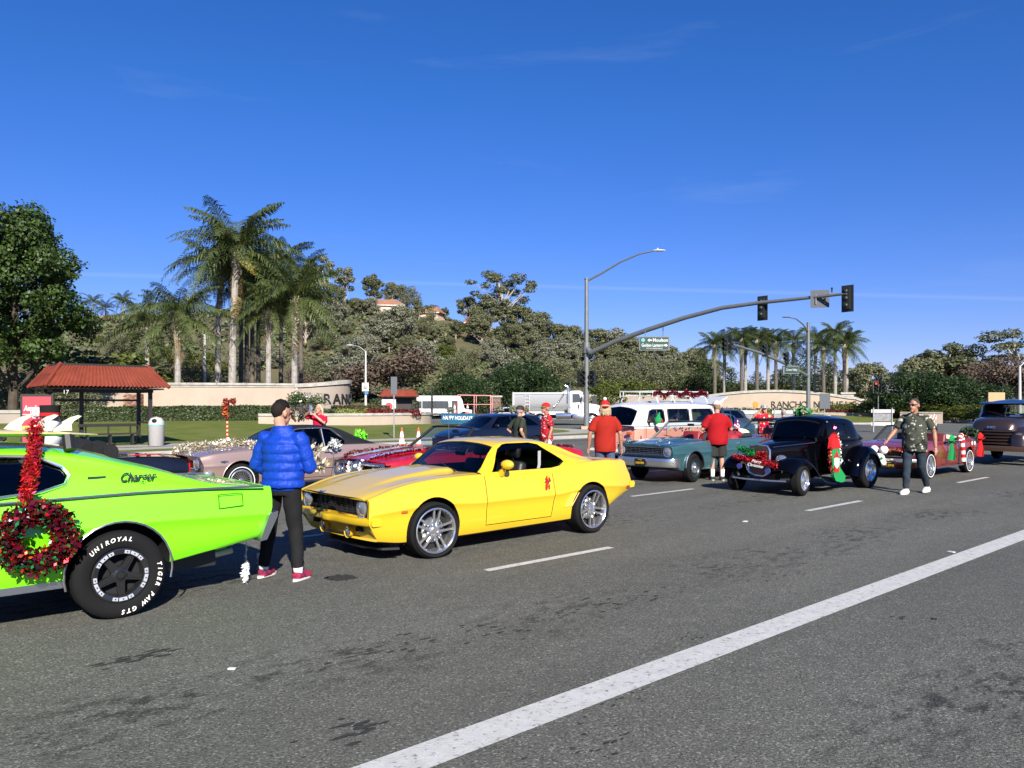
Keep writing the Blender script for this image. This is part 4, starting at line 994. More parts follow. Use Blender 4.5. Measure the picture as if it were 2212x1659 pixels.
ad = empty('advert_panel', ap(81, 885, 27.4), ANGS * .35, 'red advertising panel with white and yellow lettering at the shelter end', 'sign'); ad.location.z = .17; ad.scale = (.78, .8, 1)
m = MB(); m.box((0, 0, 1.0), (1.35, .14, 1.95)); m.build('frame', M_IRON, ad, smooth=False)
m = MB(); m.box((0, -.08, 1.02), (1.15, .02, 1.72)); m.box((0, -.092, 1.25), (1.15, .008, .02), 2); m.box((0, -.093, .72), (1.15, .008, .24), 1); m.build('poster', [mat('poster red', (.50, .045, .06), .45), mat('poster yellow', (.75, .58, .08), .5), M_WHITE], ad, smooth=False)
t = MB(); add_text(t, 'Accelerated', .25, frame_m((0, -.10, 1.46), (1, 0, 0), (0, 0, 1)), ext=.004, shear=.2, bold=.012, width=1.08); add_text(t, 'URGENT', .17, frame_m((0, -.10, 1.325), (1, 0, 0), (0, 0, 1)), ext=.004, bold=.008, width=.52); add_text(t, 'CARE', .15, frame_m((0, -.10, 1.16), (1, 0, 0), (0, 0, 1)), ext=.004, bold=.008, width=.36); t.build('lettering', M_WHITE, ad, smooth=False)
t = MB(); add_text(t, 'FEEL BETTER', .17, frame_m((-.02, -.10, .72), (1, 0, 0), (0, 0, 1)), ext=.004, shear=.2, bold=.008, width=1.0); t.build('dark_lettering', mat('poster maroon', (.2, .02, .02), .5), ad, smooth=False)
def bin_(loc, label, k=1.0):
 r = empty('litter_bin', loc, -.5, label, 'litter bin', scale=k); m = MB(); m.lathe([(0, 0), (.25, 0), (.27, .04), (.29, .78), (.27, .80), (.0, .80)], 20); m.build('drum', mat('pebbled concrete', (.32, .31, .30), .95, var=.25, vscale=60, bump=.5, bscale=60), r)
 m = MB(); m.lathe([(.285, .80), (.29, .86), (.28, .95), (.2, 1.08), (0, 1.14)], 20); m.build('dome', mat('bin dome', (.46, .44, .42), .6), r)
 m = MB(); m.lathe([(.292, .80), (.30, .83), (.292, .86)], 20); m.build('liner', mat('turquoise liner', (.25, .55, .55), .5), r); m = MB(); m.ball((.13, -.19, .97), (.11, .09, .09), 14); m.build('opening', M_DARK, r)
bin_(gp(338, 963, .16), 'grey concrete litter bin with domed lid beside the bus shelter')
bin_(Vector((px(893, 86), 86, .15)), 'distant pale litter bin by the small bus shelter', 1.1)
r = shelter('bus_shelter', (px(862, 84), 84, .15), 4.2, 1.3, 2.45, 'small distant bus shelter with terracotta tiled roof', [(-1.5, 0), (1.5, 0), (-1.5, 1.3), (1.5, 1.3)], 22); r.rotation_euler = (0, 0, .15)
m = MB(); m.box((.6, .6, 1.3), (1.6, .1, 2.1)); m.build('back_panel', M_IRON, r, smooth=False); m = MB(); m.box((-1.1, -.2, 1.45), (1.5, .08, 1.7)); m.build('advert_panel', mat('pale poster', (.62, .60, .62), .5), r, smooth=False); m = MB(); m.tube([(-1.1, -.25, 1.45), (-1.1, -.262, 1.45)], .42, 20); m.build('poster_disc', mat('poster red', (.5, .045, .06)), r)
# traffic signals
M_SIG = mat('signal housing', (.012, .016, .014), .5); M_POLE = mat('painted steel pole', (.17, .18, .18), .45, .35, var=.1, vscale=4); M_LENSOFF = mat('unlit lens', (.03, .03, .03), .25)
M_RLIT = mat('lit red arrow', (.5, .01, .005), .4, emit=(1, .02, .01), estr=7)
def signal_head(r, c, face, n=3, back=True, name='signal_head', lit=None):
 """housing whose lamps look along face (a unit vector)"""
 f = Vector((face[0], face[1], 0)).normalized(); M = Matrix(((f.x, -f.y, 0), (f.y, f.x, 0), (0, 0, 1)))
 c = Vector(c); h = .36 * n; m = MB(); T = lambda p: c + M @ Vector(p)
 m.box(c, (.20, .34, h), M=M)
 if back:
  m.box(c + M @ Vector((.09, 0, 0)), (.02, .62, h + .28), M=M)
 for k in range(n):
  z = h / 2 - .18 - .36 * k
  m.tube([T((.10, 0, z)), T((.34, 0, z - .02))], .155, 14, cap=False); m.ball(T((-.10, 0, z)), .13, 10)
 o = m.build(name, M_SIG, r, angle=40)
 for k in range(n):
  z = h / 2 - .18 - .36 * k; q = MB(); q.tube([T((.105, 0, z)), T((.115, 0, z))], .14, 14); q.build('lens', M_LENSOFF, o)
  if lit == k:
   q = MB(); a = [(-.10, 0), (0, .09), (0, .035), (.10, .035), (.10, -.035), (0, -.035), (0, -.09)]
   right = Vector((-f.y, f.x, 0)); q.prism(a, .02, M=frame_m(T((.12, 0, z)), right, (0, 0, 1))); q.build('lit_arrow', M_RLIT, o, smooth=False)
 return o
def pole_root(loc, label, cat='traffic signal', name='traffic_signal'): return empty(name, loc, 0, label, cat)
P0 = Vector((px(1267, 51), 51, .15)); r = pole_root(P0, 'tall grey signal pole with street lamp and long mast arm over the road')
m = MB(); m.tube([(0, 0, 0), (0, 0, 9.95)], [.19, .12], 14); m.cyl((0, 0, 9.97), .15, .08, 14); m.build('pole', M_POLE, r); m = MB(); m.box((0, 0, .10), (.75, .75, .2)); m.build('pole_base', mat('tan concrete', (.42, .31, .20), .9), r, smooth=False)
L_ = lambda x, y, d: ap(x, y, d) - P0
arm = [L_(1276, 762, 50.6), L_(1330, 737, 49.3), L_(1400, 712, 47.7), L_(1480, 686, 45.9), L_(1560, 665, 44.2), L_(1640, 654, 42.6), L_(1730, 645, 40.9), L_(1830, 634, 39.0)]
m = MB(); m.tube(arm, [.17, .16, .15, .135, .12, .105, .09, .075], 12); m.build('mast_arm', M_POLE, r); m = MB(); m.tube([(0, 0, 5.05), (0, 0, 5.75)], .23, 14); m.tube([(0, 0, 5.4), arm[0]], .19, 12); m.build('arm_collar', M_POLE, r)
lamp = [L_(1270, 606, 51), L_(1300, 590, 50.6), L_(1340, 566, 50.0), L_(1380, 549, 49.4), L_(1412, 542, 49)]
m = MB(); m.tube(lamp, [.075, .07, .06, .05, .045], 10); m.build('lamp_arm', M_POLE, r); m = MB(); q = L_(1424, 541, 48.8); m.ball(q, (.42, .16, .07), 14); m.cyl(q + Vector((-.1, 0, .1)), .05, .1, 8); m.build('lamp_head', mat('lamp housing', (.5, .51, .5), .4), r)
face = (U.x, U.y)
for (x, y, d) in ((1642, 665, 42.55), (1826, 644, 39.0)): signal_head(r, L_(x, y, d) + Vector((U.x, U.y, 0)) * .16, face)
signal_head(r, L_(1253, 818, 50.9), (-V.x, -V.y), back=False); signal_head(r, L_(1281, 818, 50.7), (-.35, -.9), back=False)
m = MB(); m.box(L_(1284, 864, 50.7), (.32, .25, .5)); m.build('walk_signal', M_SIG, r, smooth=False);
for z in (3.5, 2.9): MB().tube([(-.45, 0, z), (.45, 0, z)], .03, 6).build('signal_bracket', M_POLE, r)
rt = Vector((.96, -.28, 0)); c = L_(1773, 645, 40.1) + Vector((0, .12, 0)); m = MB(); M = frame_m(c, rt, (0, 0, 1)); m.prism([(-.42, -.46), (.42, -.46), (.46, -.42), (.46, .42), (.42, .46), (-.42, .46), (-.46, .42), (-.46, -.42)], .01, M=M); m.build('sign_back', mat('sign aluminium', (.10, .107, .12), .6), r, smooth=False)
for s in (-.22, .22): MB().box(c + rt.normalized() * s + Vector((0, -.06, -.02)), (.04, .05, .5)).build('sign_bracket', M_POLE, r, smooth=False)
m = MB(); m.cyl(L_(1797, 628, 39.6), .04, .18, 8); m.ball(L_(1797, 623, 39.6), .06, 8); m.build('detector', M_SIG, r)
c = L_(1413, 742, 47.2); d = Vector((1.0, .02, 0)); M = frame_m(c + Vector((0, -.11, 0)), d, (0, 0, 1)); m = MB(); m.box(c, (1.86, .2, .86)); m.build('street_sign', mat('sign grey frame', (.12, .13, .13), .5), r, smooth=False)
m = MB(); m.prism([(-.86, -.37), (.86, -.37), (.86, .37), (-.86, .37)], .012, M=M); m.build('sign_face', mat('dark sign green', (.008, .045, .032), .35), r, smooth=False)
t = MB(); W_ = lambda x, y, z=.014: M @ Matrix.Translation((x, y, z)); add_text(t, 'Moulton', .30, W_(.36, .19), ext=.004, bold=.003, width=.92); add_text(t, 'Golden Lantern', .27, W_(-.14, -.12), ext=.004, bold=.003, width=1.30); add_text(t, 'CITY OF LAGUNA NIGUEL', .10, W_(0, -.31), ext=.004, width=1.0)
AR = [(-.13, 0), (0, .10), (0, .04), (.13, .04), (.13, -.04), (0, -.04), (0, -.10)]; t.prism(AR, .006, M=W_(-.30, .19, .012)); t.prism([(-x, y) for x, y in AR][::-1], .006, M=W_(.69, -.12, .012)); t.build('lettering', M_WHITE, r, smooth=False)
t = MB(); t.prism([(.12 * math.cos(a), .12 * math.sin(a)) for a in np.linspace(0, 2 * PI, 20, endpoint=False)], .006, M=W_(-.70, .20, .012)); t.build('city_seal', mat('seal blue', (.08, .30, .38), .5), r, smooth=False)
m = MB()
for x in (-.55, .55): m.tube([c + d * x + Vector((0, 0, .42)), c + d * x + Vector((0, 0, .85 + .22 * (x > 0) - .02))], .025, 6)
m.build('sign_hanger', M_POLE, r)
# second signal on the far corner
P1 = Vector((px(1746, 75), 75, .15)); r = pole_root(P1, 'second signal pole with lamp, mast arm pointing left before the palms'); L_ = lambda x, y, d: ap(x, y, d) - P1
m = MB(); m.tube([(0, 0, 0), (0, 0, 9.6)], [.21, .15], 14); m.cyl((0, 0, 9.62), .17, .08, 12); m.build('pole', M_POLE, r)
arm = [L_(1744, 812, 74.6), L_(1715, 795, 72.5), L_(1680, 778, 70.3), L_(1640, 762, 67.8), L_(1595, 748, 65), L_(1568, 741, 63)]
m = MB(); m.tube(arm, [.16, .15, .14, .12, .10, .08], 10); m.build('mast_arm', M_POLE, r); m = MB(); m.tube([L_(1745, 715, 74.8), L_(1734, 700, 73.8), L_(1720, 689, 72.6), L_(1702, 685, 71.4)], [.08, .07, .06, .05], 8); m.ball(L_(1698, 685, 71), (.4, .16, .07), 12); m.build('lamp_arm', M_POLE, r)
for (x, y, d, f) in ((1568, 743, 63, (-.9, -.6)), (1580, 741, 63.4, (V.x, V.y)), (1654, 757, 68.5, (-.9, -.5)), (1700, 774, 71.2, (-.9, -.5))): signal_head(r, L_(x, y, d), f, back=False)
signal_head(r, L_(1761, 828, 74.5), (.8, -.6), n=5, back=False)
c = L_(1708, 799, 71.5); m = MB(); m.box(c, (1.5, .2, .75)); m.build('street_sign', mat('sign grey frame', (.12, .13, .13), .5), r, smooth=False); m = MB(); m.box(c + Vector((.05, -.11, 0)), (1.3, .02, .6)); m.build('sign_face', mat('dark sign green', (.008, .045, .032), .35), r, smooth=False)
t = MB(); add_text(t, 'Crown Valley', .3, frame_m(c + Vector((.05, -.13, 0)), (1, 0, 0), (0, 0, 1)), ext=.005, width=1.0); t.build('lettering', M_WHITE, r, smooth=False)
# short signal with the lit red arrow
P2 = Vector((px(1897, 82), 82, .1)); r = pole_root(P2, 'short signal post with a lit red arrow right of the palm row'); m = MB(); m.tube([(0, 0, 0), (0, 0, 3.4)], .06, 10); m.build('pole', M_POLE, r); L_ = lambda x, y, d: ap(x, y, d) - P2
signal_head(r, L_(1891, 836, 81.8), (0, -1), lit=0); signal_head(r, L_(1904, 836, 81.8), (.6, -.8))
# lamps, signs and posts
def street_lamp(x, yt, yb, d, label, arm_=-1.5):
 p = Vector((px(x, d), d, CAM_H - (yb - 875) / FP * d)); H = (yb - yt) / FP * d; r = empty('street_lamp', p, 0, label, 'street lamp', 'street lamps'); m = MB(); m.tube([(0, 0, 0), (0, 0, H)], [.14, .09], 10); m.build('pole', mat('pale concrete pole', (.5, .49, .46), .8), r); m = MB(); m.tube([(0, 0, H - .1), (arm_ * .5, 0, H + .5), (arm_, 0, H + .65)], .05, 8); m.build('lamp_arm', M_POLE, r); m = MB(); m.ball((arm_ * 1.2, 0, H + .65), (.45, .18, .09), 12); m.build('lamp_head', mat('lamp housing', (.5, .51, .5), .4), r); return r
r = street_lamp(790, 758, 880, 88, 'pale street lamp with a 50 speed sign behind the RANC wall')
sg = empty('speed_sign', r.location + Vector((.0, -.2, 0)), 0, 'white SPEED LIMIT 50 sign on the pale lamp pole', 'sign'); z = CAM_H - (836 - 875) / FP * 88 - r.location.z; m = MB(); m.box((0, 0, z), (.75, .03, .95)); m.build('plate', M_WHITE, sg, smooth=False); t = MB(); add_text(t, '50', .5, frame_m((0, -.03, z - .12), (1, 0, 0), (0, 0, 1)), ext=.005, bold=.01); add_text(t, 'SPEED', .14, frame_m((0, -.03, z + .37), (1, 0, 0), (0, 0, 1)), ext=.005); add_text(t, 'LIMIT', .14, frame_m((0, -.03, z + .22), (1, 0, 0), (0, 0, 1)), ext=.005); t.build('lettering', M_BLACK, sg, smooth=False); m = MB(); m.box((.12, 0, z - .68), (.4, .03, .3)); m.build('blue_plate', mat('sign blue', (.05, .2, .4), .5), sg, smooth=False)
street_lamp(442, 722, 850, 62, 'pale street lamp among the left palms', 1.4); street_lamp(2203, 790, 900, 66, 'tall pale lamp post at the right edge', 1.2)
def road_sign(x, yt, yb, d, w, h, label, colr, post=.03, name='road_sign'):
 zb = CAM_H - (yb - 875) / FP * d; H = (yb - yt) / FP * d; r = empty(name, (px(x, d), d, zb), .15, label, 'sign'); m = MB(); m.tube([(0, 0, 0), (0, 0, H)], post, 8); m.build('post', M_GALV, r); m = MB(); m.box((0, -.05, H - h / 2), (w, .02, h)); m.build('plate', colr, r, smooth=False); return r
road_sign(851, 814, 952, 37, .30, .85, 'narrow grey sign seen edge-on from behind on the lawn', mat('sign aluminium', (.10, .107, .12)))
r = road_sign(1781, 850, 905, 58, .85, 1.15, 'grey back of a large sign before the right wall', mat('sign aluminium', (.10, .107, .12)))
o = road_sign(1781, 897, 912, 47, .72, .5, 'white one way sign with black arrow behind the hot rod roof', M_WHITE); m = MB(); m.box((0, -.065, .2), (.66, .01, .3)); H_ = 15 / FP * 47; m = MB(); m.prism([(-.28, -.10), (.1, -.10), (.1, -.17), (.3, 0), (.1, .17), (.1, .10), (-.28, .10)], .01, M=frame_m((0, -.062, H_ - .22), (1, 0, 0), (0, 0, 1))); m.build('arrow', M_BLACK, o, smooth=False)
t = MB(); add_text(t, 'ONE WAY', .10, frame_m((-.04, -.074, H_ - .22), (1, 0, 0), (0, 0, 1)), ext=.003, width=.4); t.build('lettering', M_WHITE, o, smooth=False)
o = road_sign(1640, 872, 930, 40, .02, .02, 'orange round reflector on a thin post', M_WHITE, .02, 'reflector_post'); H_ = 58 / FP * 40; o.location.x = px(1631 + 0, 40); m = MB(); m.tube([(0, -.03, H_ - .05), (0, -.05, H_ - .05)], .16, 18); m.build('disc', mat('orange reflector', (.7, .22, .02), .4), o)
M_CONE = mat('cone orange', (.75, .10, .02), .55); M_CONEW = mat('cone white band', (.8, .8, .78), .4)
def cone(loc, label, k=1.0):
 r = empty('traffic_cone', loc, 0, label, 'traffic cone', 'traffic cones', scale=k); m = MB(); m.box((0, 0, .015), (.36, .36, .03)); m.build('base', M_CONE, r, smooth=False)
 m = MB(); rr = lambda z: .14 - .115 * z / .72; zs = [(.03, .22, 0), (.22, .30, 0), (.30, .40, 1), (.40, .46, 0), (.46, .60, 1), (.60, .72, 0)]
 zs = [(.03, .09, 0), (.09, .30, 1), (.30, .35, 0), (.35, .57, 1), (.57, .73, 0)]
 for a, b, i in zs: m.lathe([(rr(a), a), (rr(b), b)], 18, i)
 m.lathe([(rr(.73), .73), (0, .73)], 18, 0); m.build('body', [M_CONE, M_CONEW], r)
cone(gp(868, 964, .15), 'left orange and white cone on the kerb behind the red striped car'); cone(gp(904, 964, .15), 'right orange and white cone on the kerb behind the red striped car')
for x, y, d, lb in ((1198, 0, 61.3, 'cone at the right end of the trailer deck'), (982, 0, 61.4, 'left cone on the trailer deck'), (1010, 0, 61.4, 'second cone on the trailer deck beside the rail')): cone((px(x - (1 if x > 1100 else 0) * 65, d), d, 1.09), 'orange ' + lb, 1.1)
for x, y, d, lb in ((2112, 936, 47, 'left cone of the pair by the old pickup'), (2121, 937, 47.5, 'right cone of the pair by the old pickup'), (1983, 925, 55, 'cone left of the striped barricade'), (1992, 924, 56, 'cone touching the striped barricade'), (1600, 945, 38, 'cone behind the teal open-top car')): cone(gp(x, y), 'orange ' + lb, 1.0)
def gate(x0, x1, yt, yb, d, label):
 """white plank barrier on two steel posts"""
 a = ap(x0, yt, d); b = ap(x1, yt, d - .6); z0 = max(0, CAM_H - (yb - 875) / FP * d); H = a.z; mid = (a + b) / 2; r = empty('barrier', (mid.x, mid.y, 0), math.atan2(b.y - a.y, b.x - a.x), label, 'barrier', 'white plank road barriers'); L = (b - a).length
 for s, z in ((0, H - .12), (1, H - .52), (2, H - .95)):
  m = MB(); m.box((0, 0, z), (L if s != 1 else L * .78, .03, .22 if s != 1 else .5)); m.build('plank', [M_WHITE, mat('grey barrier panel', (.28, .28, .28), .7, var=.3, vscale=8), M_WHITE][s], r, smooth=False)
 for s in (-.40, .40):
  m = MB(); m.tube([(s * L, -.03, 0), (s * L, -.03, H + .1)], .035, 8); m.build('post', M_GALV, r)
 return r
gate(1596, 1650, 886, 934, 46, 'white plank barrier behind the woman in the red T-shirt'); gate(1668, 1720, 886, 930, 52, 'white plank barrier between the hot rod roof and the wall'); gate(1882, 1932, 884, 920, 50, 'white plank barrier left of the walking man'); gate(1515, 1560, 886, 930, 48, 'white plank barrier seen through the camper van')
br = empty('barricade', gp(2005, 933), .2, 'striped orange and white A-frame barricade with dark sign behind the open car', 'barricade'); m = MB()
for k, z in enumerate((.95, .45)):
 for i in range(6):
  x = -.6 + i * .2; m.add([(x, 0, z - .12), (x + .1, 0, z - .12), (x + .2, 0, z + .12), (x + .1, 0, z + .12)], [(0, 1, 2, 3)], 1)
 m.box((0, .02, z), (1.25, .03, .25), 0)
for s in (-.5, .5): m.box((s, .1, .6), (.05, .06, 1.2), 0)
m.build('board', [M_WHITE, M_CONE], br, smooth=False)
hy = empty('fire_hydrant', gp(1147, 908, .5) if False else (px(1143, 47), 47, .2), 0, 'yellow fire hydrant by the trailer', 'hydrant', scale=1.15); m = MB(); m.lathe([(0, 0), (.16, 0), (.16, .05), (.11, .06), (.11, .45), (.15, .47), (.15, .52), (.12, .60), (.05, .68), (.04, .74), (0, .74)], 14); m.tube([(-.2, 0, .4), (.2, 0, .4)], .055, 10); m.build('body', mat('hydrant yellow', (.7, .5, .12), .5), hy)
ad = empty('sign_box', (px(2152, 70), 70, 0), 0, 'tan square sign board above the pickup roof', 'sign'); m = MB(); m.box((0, 0, 2.35), (1.5, .15, 1.1)); m.build('board', mat('tan board', (.45, .30, .16), .7), ad, smooth=False); m = MB(); m.tube([(0, 0, 0), (0, 0, 1.8)], .08, 8); m.build('post', M_IRON, ad)
# parked black roof box on the kerb: storm of small litter on the road
for i, (x, y, w, lb) in enumerate([(501, 1446, .05, 'white scrap of paper on the near lane'), (1610, 1127, .10, 'white reflective road marker in the middle lane'), (2055, 1193, .08, 'white scrap by the edge line'), (2018, 1338, .04, 'small dark leaf on the near lane')]):
 r = MB().box((0, 0, .006), (w, w * .6, .01), bev=.003).build('litter', M_WHITE if i < 3 else M_DARK, loc=gp(x, y), rz=i, smooth=False, label=lb, cat='litter')
# ================================================================ VEHICLE BUILDING
def chaikin(pts, it=2):
 for _ in range(it):
  q = [pts[0]]
  for a, b in zip(pts[:-1], pts[1:]):
   q.append((a[0] * .75 + b[0] * .25, a[1] * .75 + b[1] * .25)); q.append((a[0] * .25 + b[0] * .75, a[1] * .25 + b[1] * .75))
  q.append(pts[-1]); pts = q
 return pts
def boolean(me, cutter, op='DIFFERENCE', mats=None):
 """mesh me cut by (or kept inside) the MB cutter, as a new mesh"""
 cm = cutter.mesh('cutter', [M_DARK], False) if isinstance(cutter, MB) else cutter
 def vol(q):
  b = bmesh.new(); b.from_mesh(q); v = abs(b.calc_volume()); b.free(); return v
 v0 = vol(me); best = None; box = lambda q: np.array([tuple(p.co) for p in q.vertices]) if len(q.vertices) else np.zeros((1, 3)); lo, hi = box(me).min(0) - .002, box(me).max(0) + .002
 for k in range(6):
  a = link_mesh('tmp', me); b = link_mesh('tmpc', cm); b.location = Vector((.00131, .00057, .00083)) * k
  m = a.modifiers.new('b', 'BOOLEAN'); m.operation = op; m.object = b; m.solver = 'EXACT'; m.use_self = k in (2, 4)
  try: m.material_mode = 'TRANSFER'
  except Exception: pass
  dg = bpy.context.evaluated_depsgraph_get(); r = bpy.data.meshes.new_from_object(a.evaluated_get(dg))
  bpy.data.objects.remove(a); bpy.data.objects.remove(b)
  v = vol(r) if len(r.polygons) else 0
  good = (v > .2 * v0 and v < 1.0005 * v0 and len(r.polygons) > .4 * len(me.polygons)) if op == 'DIFFERENCE' else (len(r.polygons) > 10 and v < .5 * v0)
  bb = box(r); good = good and bool((bb.min(0) >= lo).all() and (bb.max(0) <= hi).all())
  if best is None: best = r
  if good: best = r; break
 r = best
 r.polygons.foreach_set('use_smooth', [True] * len(r.polygons)); r.set_sharp_from_angle(angle=math.radians(28))
 return r
def half_to_ring(half): return half + [(-y, z) for (y, z) in reversed(half[1:-1])]
def loft(secfn, xs, warp=None, mat_=None, name='body'):
 mb = MB(); rows = []
 for x in xs:
  ring = half_to_ring(secfn(x))
  rows.append([Vector((warp(x, y, z) if warp else x, y, z)) for (y, z) in ring])
 mb.grid(rows, closed=True); n = len(rows[0]); k = len(mb.v)
 mb.f.append(tuple(range(n))); mb.f.append(tuple(range(k - n, k))); mb.m += [0, 0]
 return mb.mesh(name, mat_, True, 32)
def xs_of(a, b, n, ends=.08):
 t = np.linspace(0, 1, n); t = t * (1 - ends) + ends * (t * t * (3 - 2 * t)); return [a + (b - a) * k for k in t]
def body_mesh(S, pm):
 c = {k: curve(v) for k, v in S['c'].items()}
 one = lambda x: 0.0
 bulge = c.get('bulge', one); yh = c.get('yh'); hin = c.get('hin', one)
 def sec(x):
  w, m, s, b, h = c['w'](x), c['m'](x), c['s'](x), c['b'](x), c['h'](x); ws = w * c['fs'](x) if 'fs' in c else w * .95
  e = yh(x) if yh else ws - .12; bu = bulge(x); tuck = S.get('tuck', .94)
  pts = [(0, b), (w * .5, b), (w * tuck - .02, b), (w * tuck, b + .012), (w * (tuck + .035), b + .3 * (m - b)), (w * .978, m - .055), (w * .998, m - .008), (w, m + .004), (w * .992, m + .03), (lerp(w, ws, .6), lerp(m, s, .6)), (ws, s - .045), (ws - .012, s - .012), (ws - .05, s), (ws - .09, s - hin(x) * .5), (e, lerp(s, h, .6)), (e * .78, h)]
  pts += [(e * .62, h), (e * .54, h + bu), (e * .3, h + bu), (0, h + bu * 1.05)]
  return chaikin(pts, 1)
 L = S['L']
 nb, nr, tb, tr = S.get('nose_bow', .15), curve(S.get('nose_rake', [(0, 0), (1, 0)])), S.get('tail_bow', .08), curve(S.get('tail_rake', [(0, 0), (1, 0)]))
 W = max(v for _, v in S['c']['w'])
 def warp(x, y, z):
  fn = max(0, 1 - x / S.get('nose_len', .7)); ft = max(0, 1 - (L - x) / S.get('tail_len', .6)); q = min(1, abs(y) / W)
  return x + fn * (nb * q ** 2.2 + nr(z)) - ft * (tb * q ** 2.2 + tr(z))
 me = loft(sec, xs_of(0, L, S.get('n', 58)), warp, [pm, M_DARK]); return me
def canopy_parts(S, pm, root, name='roof', glass=M_GLASS, side_glass=True):
 K = S['k']; c = {k: curve(v) for k, v in K['c'].items()}; a0, a1 = K['x']; bow = K.get('bow', .1); a_top = K['a_top']; rb = K.get('rbow', 0.0); c_top = K.get('c_top', a1)
 def sec(x, o=0.0):
  zt, yb, zb, yr = c['zt'](x), c['yb'](x), c['zb'](x), c['yr'](x); cr = K.get('crown', .05) * min(1, max(0.1, (zt - zb) / .35)); rr = min(.07, max(.004, (zt - zb) * .3))
  yb = yb - o; yr = yr - o * .7; zt = zt - o
  pts = [(yb, zb - .05), (yb, zb), (lerp(yb, yr, .5) + .012, lerp(zb, zt - cr, .5)), (yr + .012, zt - cr - rr), (yr - .006, zt - cr - rr * .25), (yr - .05, zt - cr), (yr * .6, zt - cr * .3), (0.0, zt)]
  return chaikin(pts, 2)
 def warp(x, y, z):
  f = max(0, min(1, (a_top - x) / (a_top - a0))); g = max(0, min(1, (x - c_top) / (a1 - c_top))) if a1 > c_top else 0
  q = min(1, abs(y) / .75) ** 2
  return x - bow * (1 - q) * f + rb * (1 - q) * g
 xs = xs_of(a0, a1, K.get('n', 44)); out = []; inn = []; gl = []
 for x in xs:
  for lst, o in ((out, 0.0), (inn, .04), (gl, .016)):
   h = sec(x, o); r = h + [(-y, z) for (y, z) in reversed(h[:-1])]
   lst.append([Vector((warp(x, y, z), y, z)) for y, z in r])
 mb = MB(); n = len(out[0]); R = len(out)
 mb.grid(out); k = len(mb.v); mb.grid(inn, 1)
 def f(i, j, s): return i * n + j + (k if s else 0)
 for i in range(R - 1):
  for j in (0, n - 1): mb.f.append((f(i, j, 0), f(i + 1, j, 0), f(i + 1, j, 1), f(i, j, 1))); mb.m.append(1)
 for i in (0, R - 1):
  for j in range(n - 1): mb.f.append((f(i, j, 0), f(i, j + 1, 0), f(i, j + 1, 1), f(i, j, 1))); mb.m.append(1)
 me = mb.mesh(name, [pm, M_DARK], True, 30)
 cut = MB()
 for poly in K['side']:
  cut.sidepoly(poly, .3, 1.3); cut.sidepoly(poly, -1.3, -.3)
 for poly in K['top']:    # plan outlines (x, y) of windscreen and rear window
  cut.prism(poly, 1.4, M=Matrix.Translation((0, 0, K.get('zcut', .6))))
 me = boolean(me, cut)
 ro = link_mesh(name, me, root)
 rows = gl
 if side_glass: MB().grid(rows).build('glass', glass, root, angle=60)
 else:
  j0 = int(n * .22); MB().grid([r[j0:n - j0] for r in rows]).build('glass', glass, root, angle=60)
 return ro
def mirror_poly(p): return p + [(x, -y) for x, y in reversed(p)]
def car_body(S, pm, root, doors=True, seams=()):
 """lower body with wheel openings, cabin and separate doors"""
 me = body_mesh(S, pm); cut = MB()
 for x, r, zc in S['wells']:
  for s in (-1, 1):
   cut.tube([(x, s * 1.3, zc), (x, s * S.get('well_in', .58), zc)], r, 40)
 for (cx, cy, cz, dx, dy, dz) in S.get('cuts', []): cut.box((cx, cy, cz), (dx, dy, dz))
 for poly, z0 in S.get('cabin', []): cut.prism(poly, 2.0, M=Matrix.Translation((0, 0, z0)))
 for a, b, w, d in S.get('grooves', []):   # thin seams between two points on the top surface
  a = Vector(a); b = Vector(b); dd = b - a; ang = math.atan2(dd.y, dd.x)
  cut.box((a + b) / 2, (dd.length, w, d), rz=ang, M=None)
 me = boolean(me, cut)
 if doors and 'door' in S:
  p = S['door']; g = .009
  cx = sum(q[0] for q in p) / len(p); cz = sum(q[1] for q in p) / len(p)
  small = [(q[0] + (g if q[0] < cx else -g), q[1] + (g if q[1] < cz else 0)) for q in p]
  c1 = MB(); c1.sidepoly(p, S.get('door_in', .62), 1.3); c1.sidepoly(p, -1.3, -S.get('door_in', .62))
  base = boolean(me, c1)
  for s in (-1, 1):
   c2 = MB(); c2.sidepoly(small, *((S.get('door_in', .62) + g, 1.31) if s > 0 else (-1.31, -S.get('door_in', .62) - g)))
   d = boolean(me, c2, 'INTERSECT'); link_mesh('door', d, root)
  me = base
 link_mesh('body', me, root); return me
# ---------------------------------------------------------------- wheels
M_TYRELET = mat('white tyre lettering', (.75, .74, .7), .6)
def tyre_mesh(R, w, rim, wall=None, ribs=4, tread=True):
 mb = MB(); o = -w / 2
 prof = [(rim * .96, o + .035), (rim + .004, o + .012), (rim + .022, o + .002), ((R + rim) / 2 + .01, o - .012), (R - .03, o - .002), (R - .009, o + .014), (R, o + .03)]
 if tread:
  for k in range(ribs):
   a = o + .03 + (w - .06) * (k + .78) / ribs; b = o + .03 + (w - .06) * (k + 1) / ribs
   if k < ribs - 1: prof += [(R, a), (R - .009, a + .002), (R - .009, b - .002), (R, b)]
 prof += [(R, -o - .03), (R - .01, -o - .014), (R - .03, -o + .002), ((R + rim) / 2, -o + .01), (rim, -o - .03)]
 mb.lathe(prof, 56, 0, 'Y')
 if wall: mb.lathe([(wall[0], o - .0095), (lerp(wall[0], wall[1], .5), o - .0145), (wall[1], o - .0115)], 56, 1, 'Y')
 return mb.mesh('tyre', [M_RUBBER, M_WHITEWALL], True, 40)
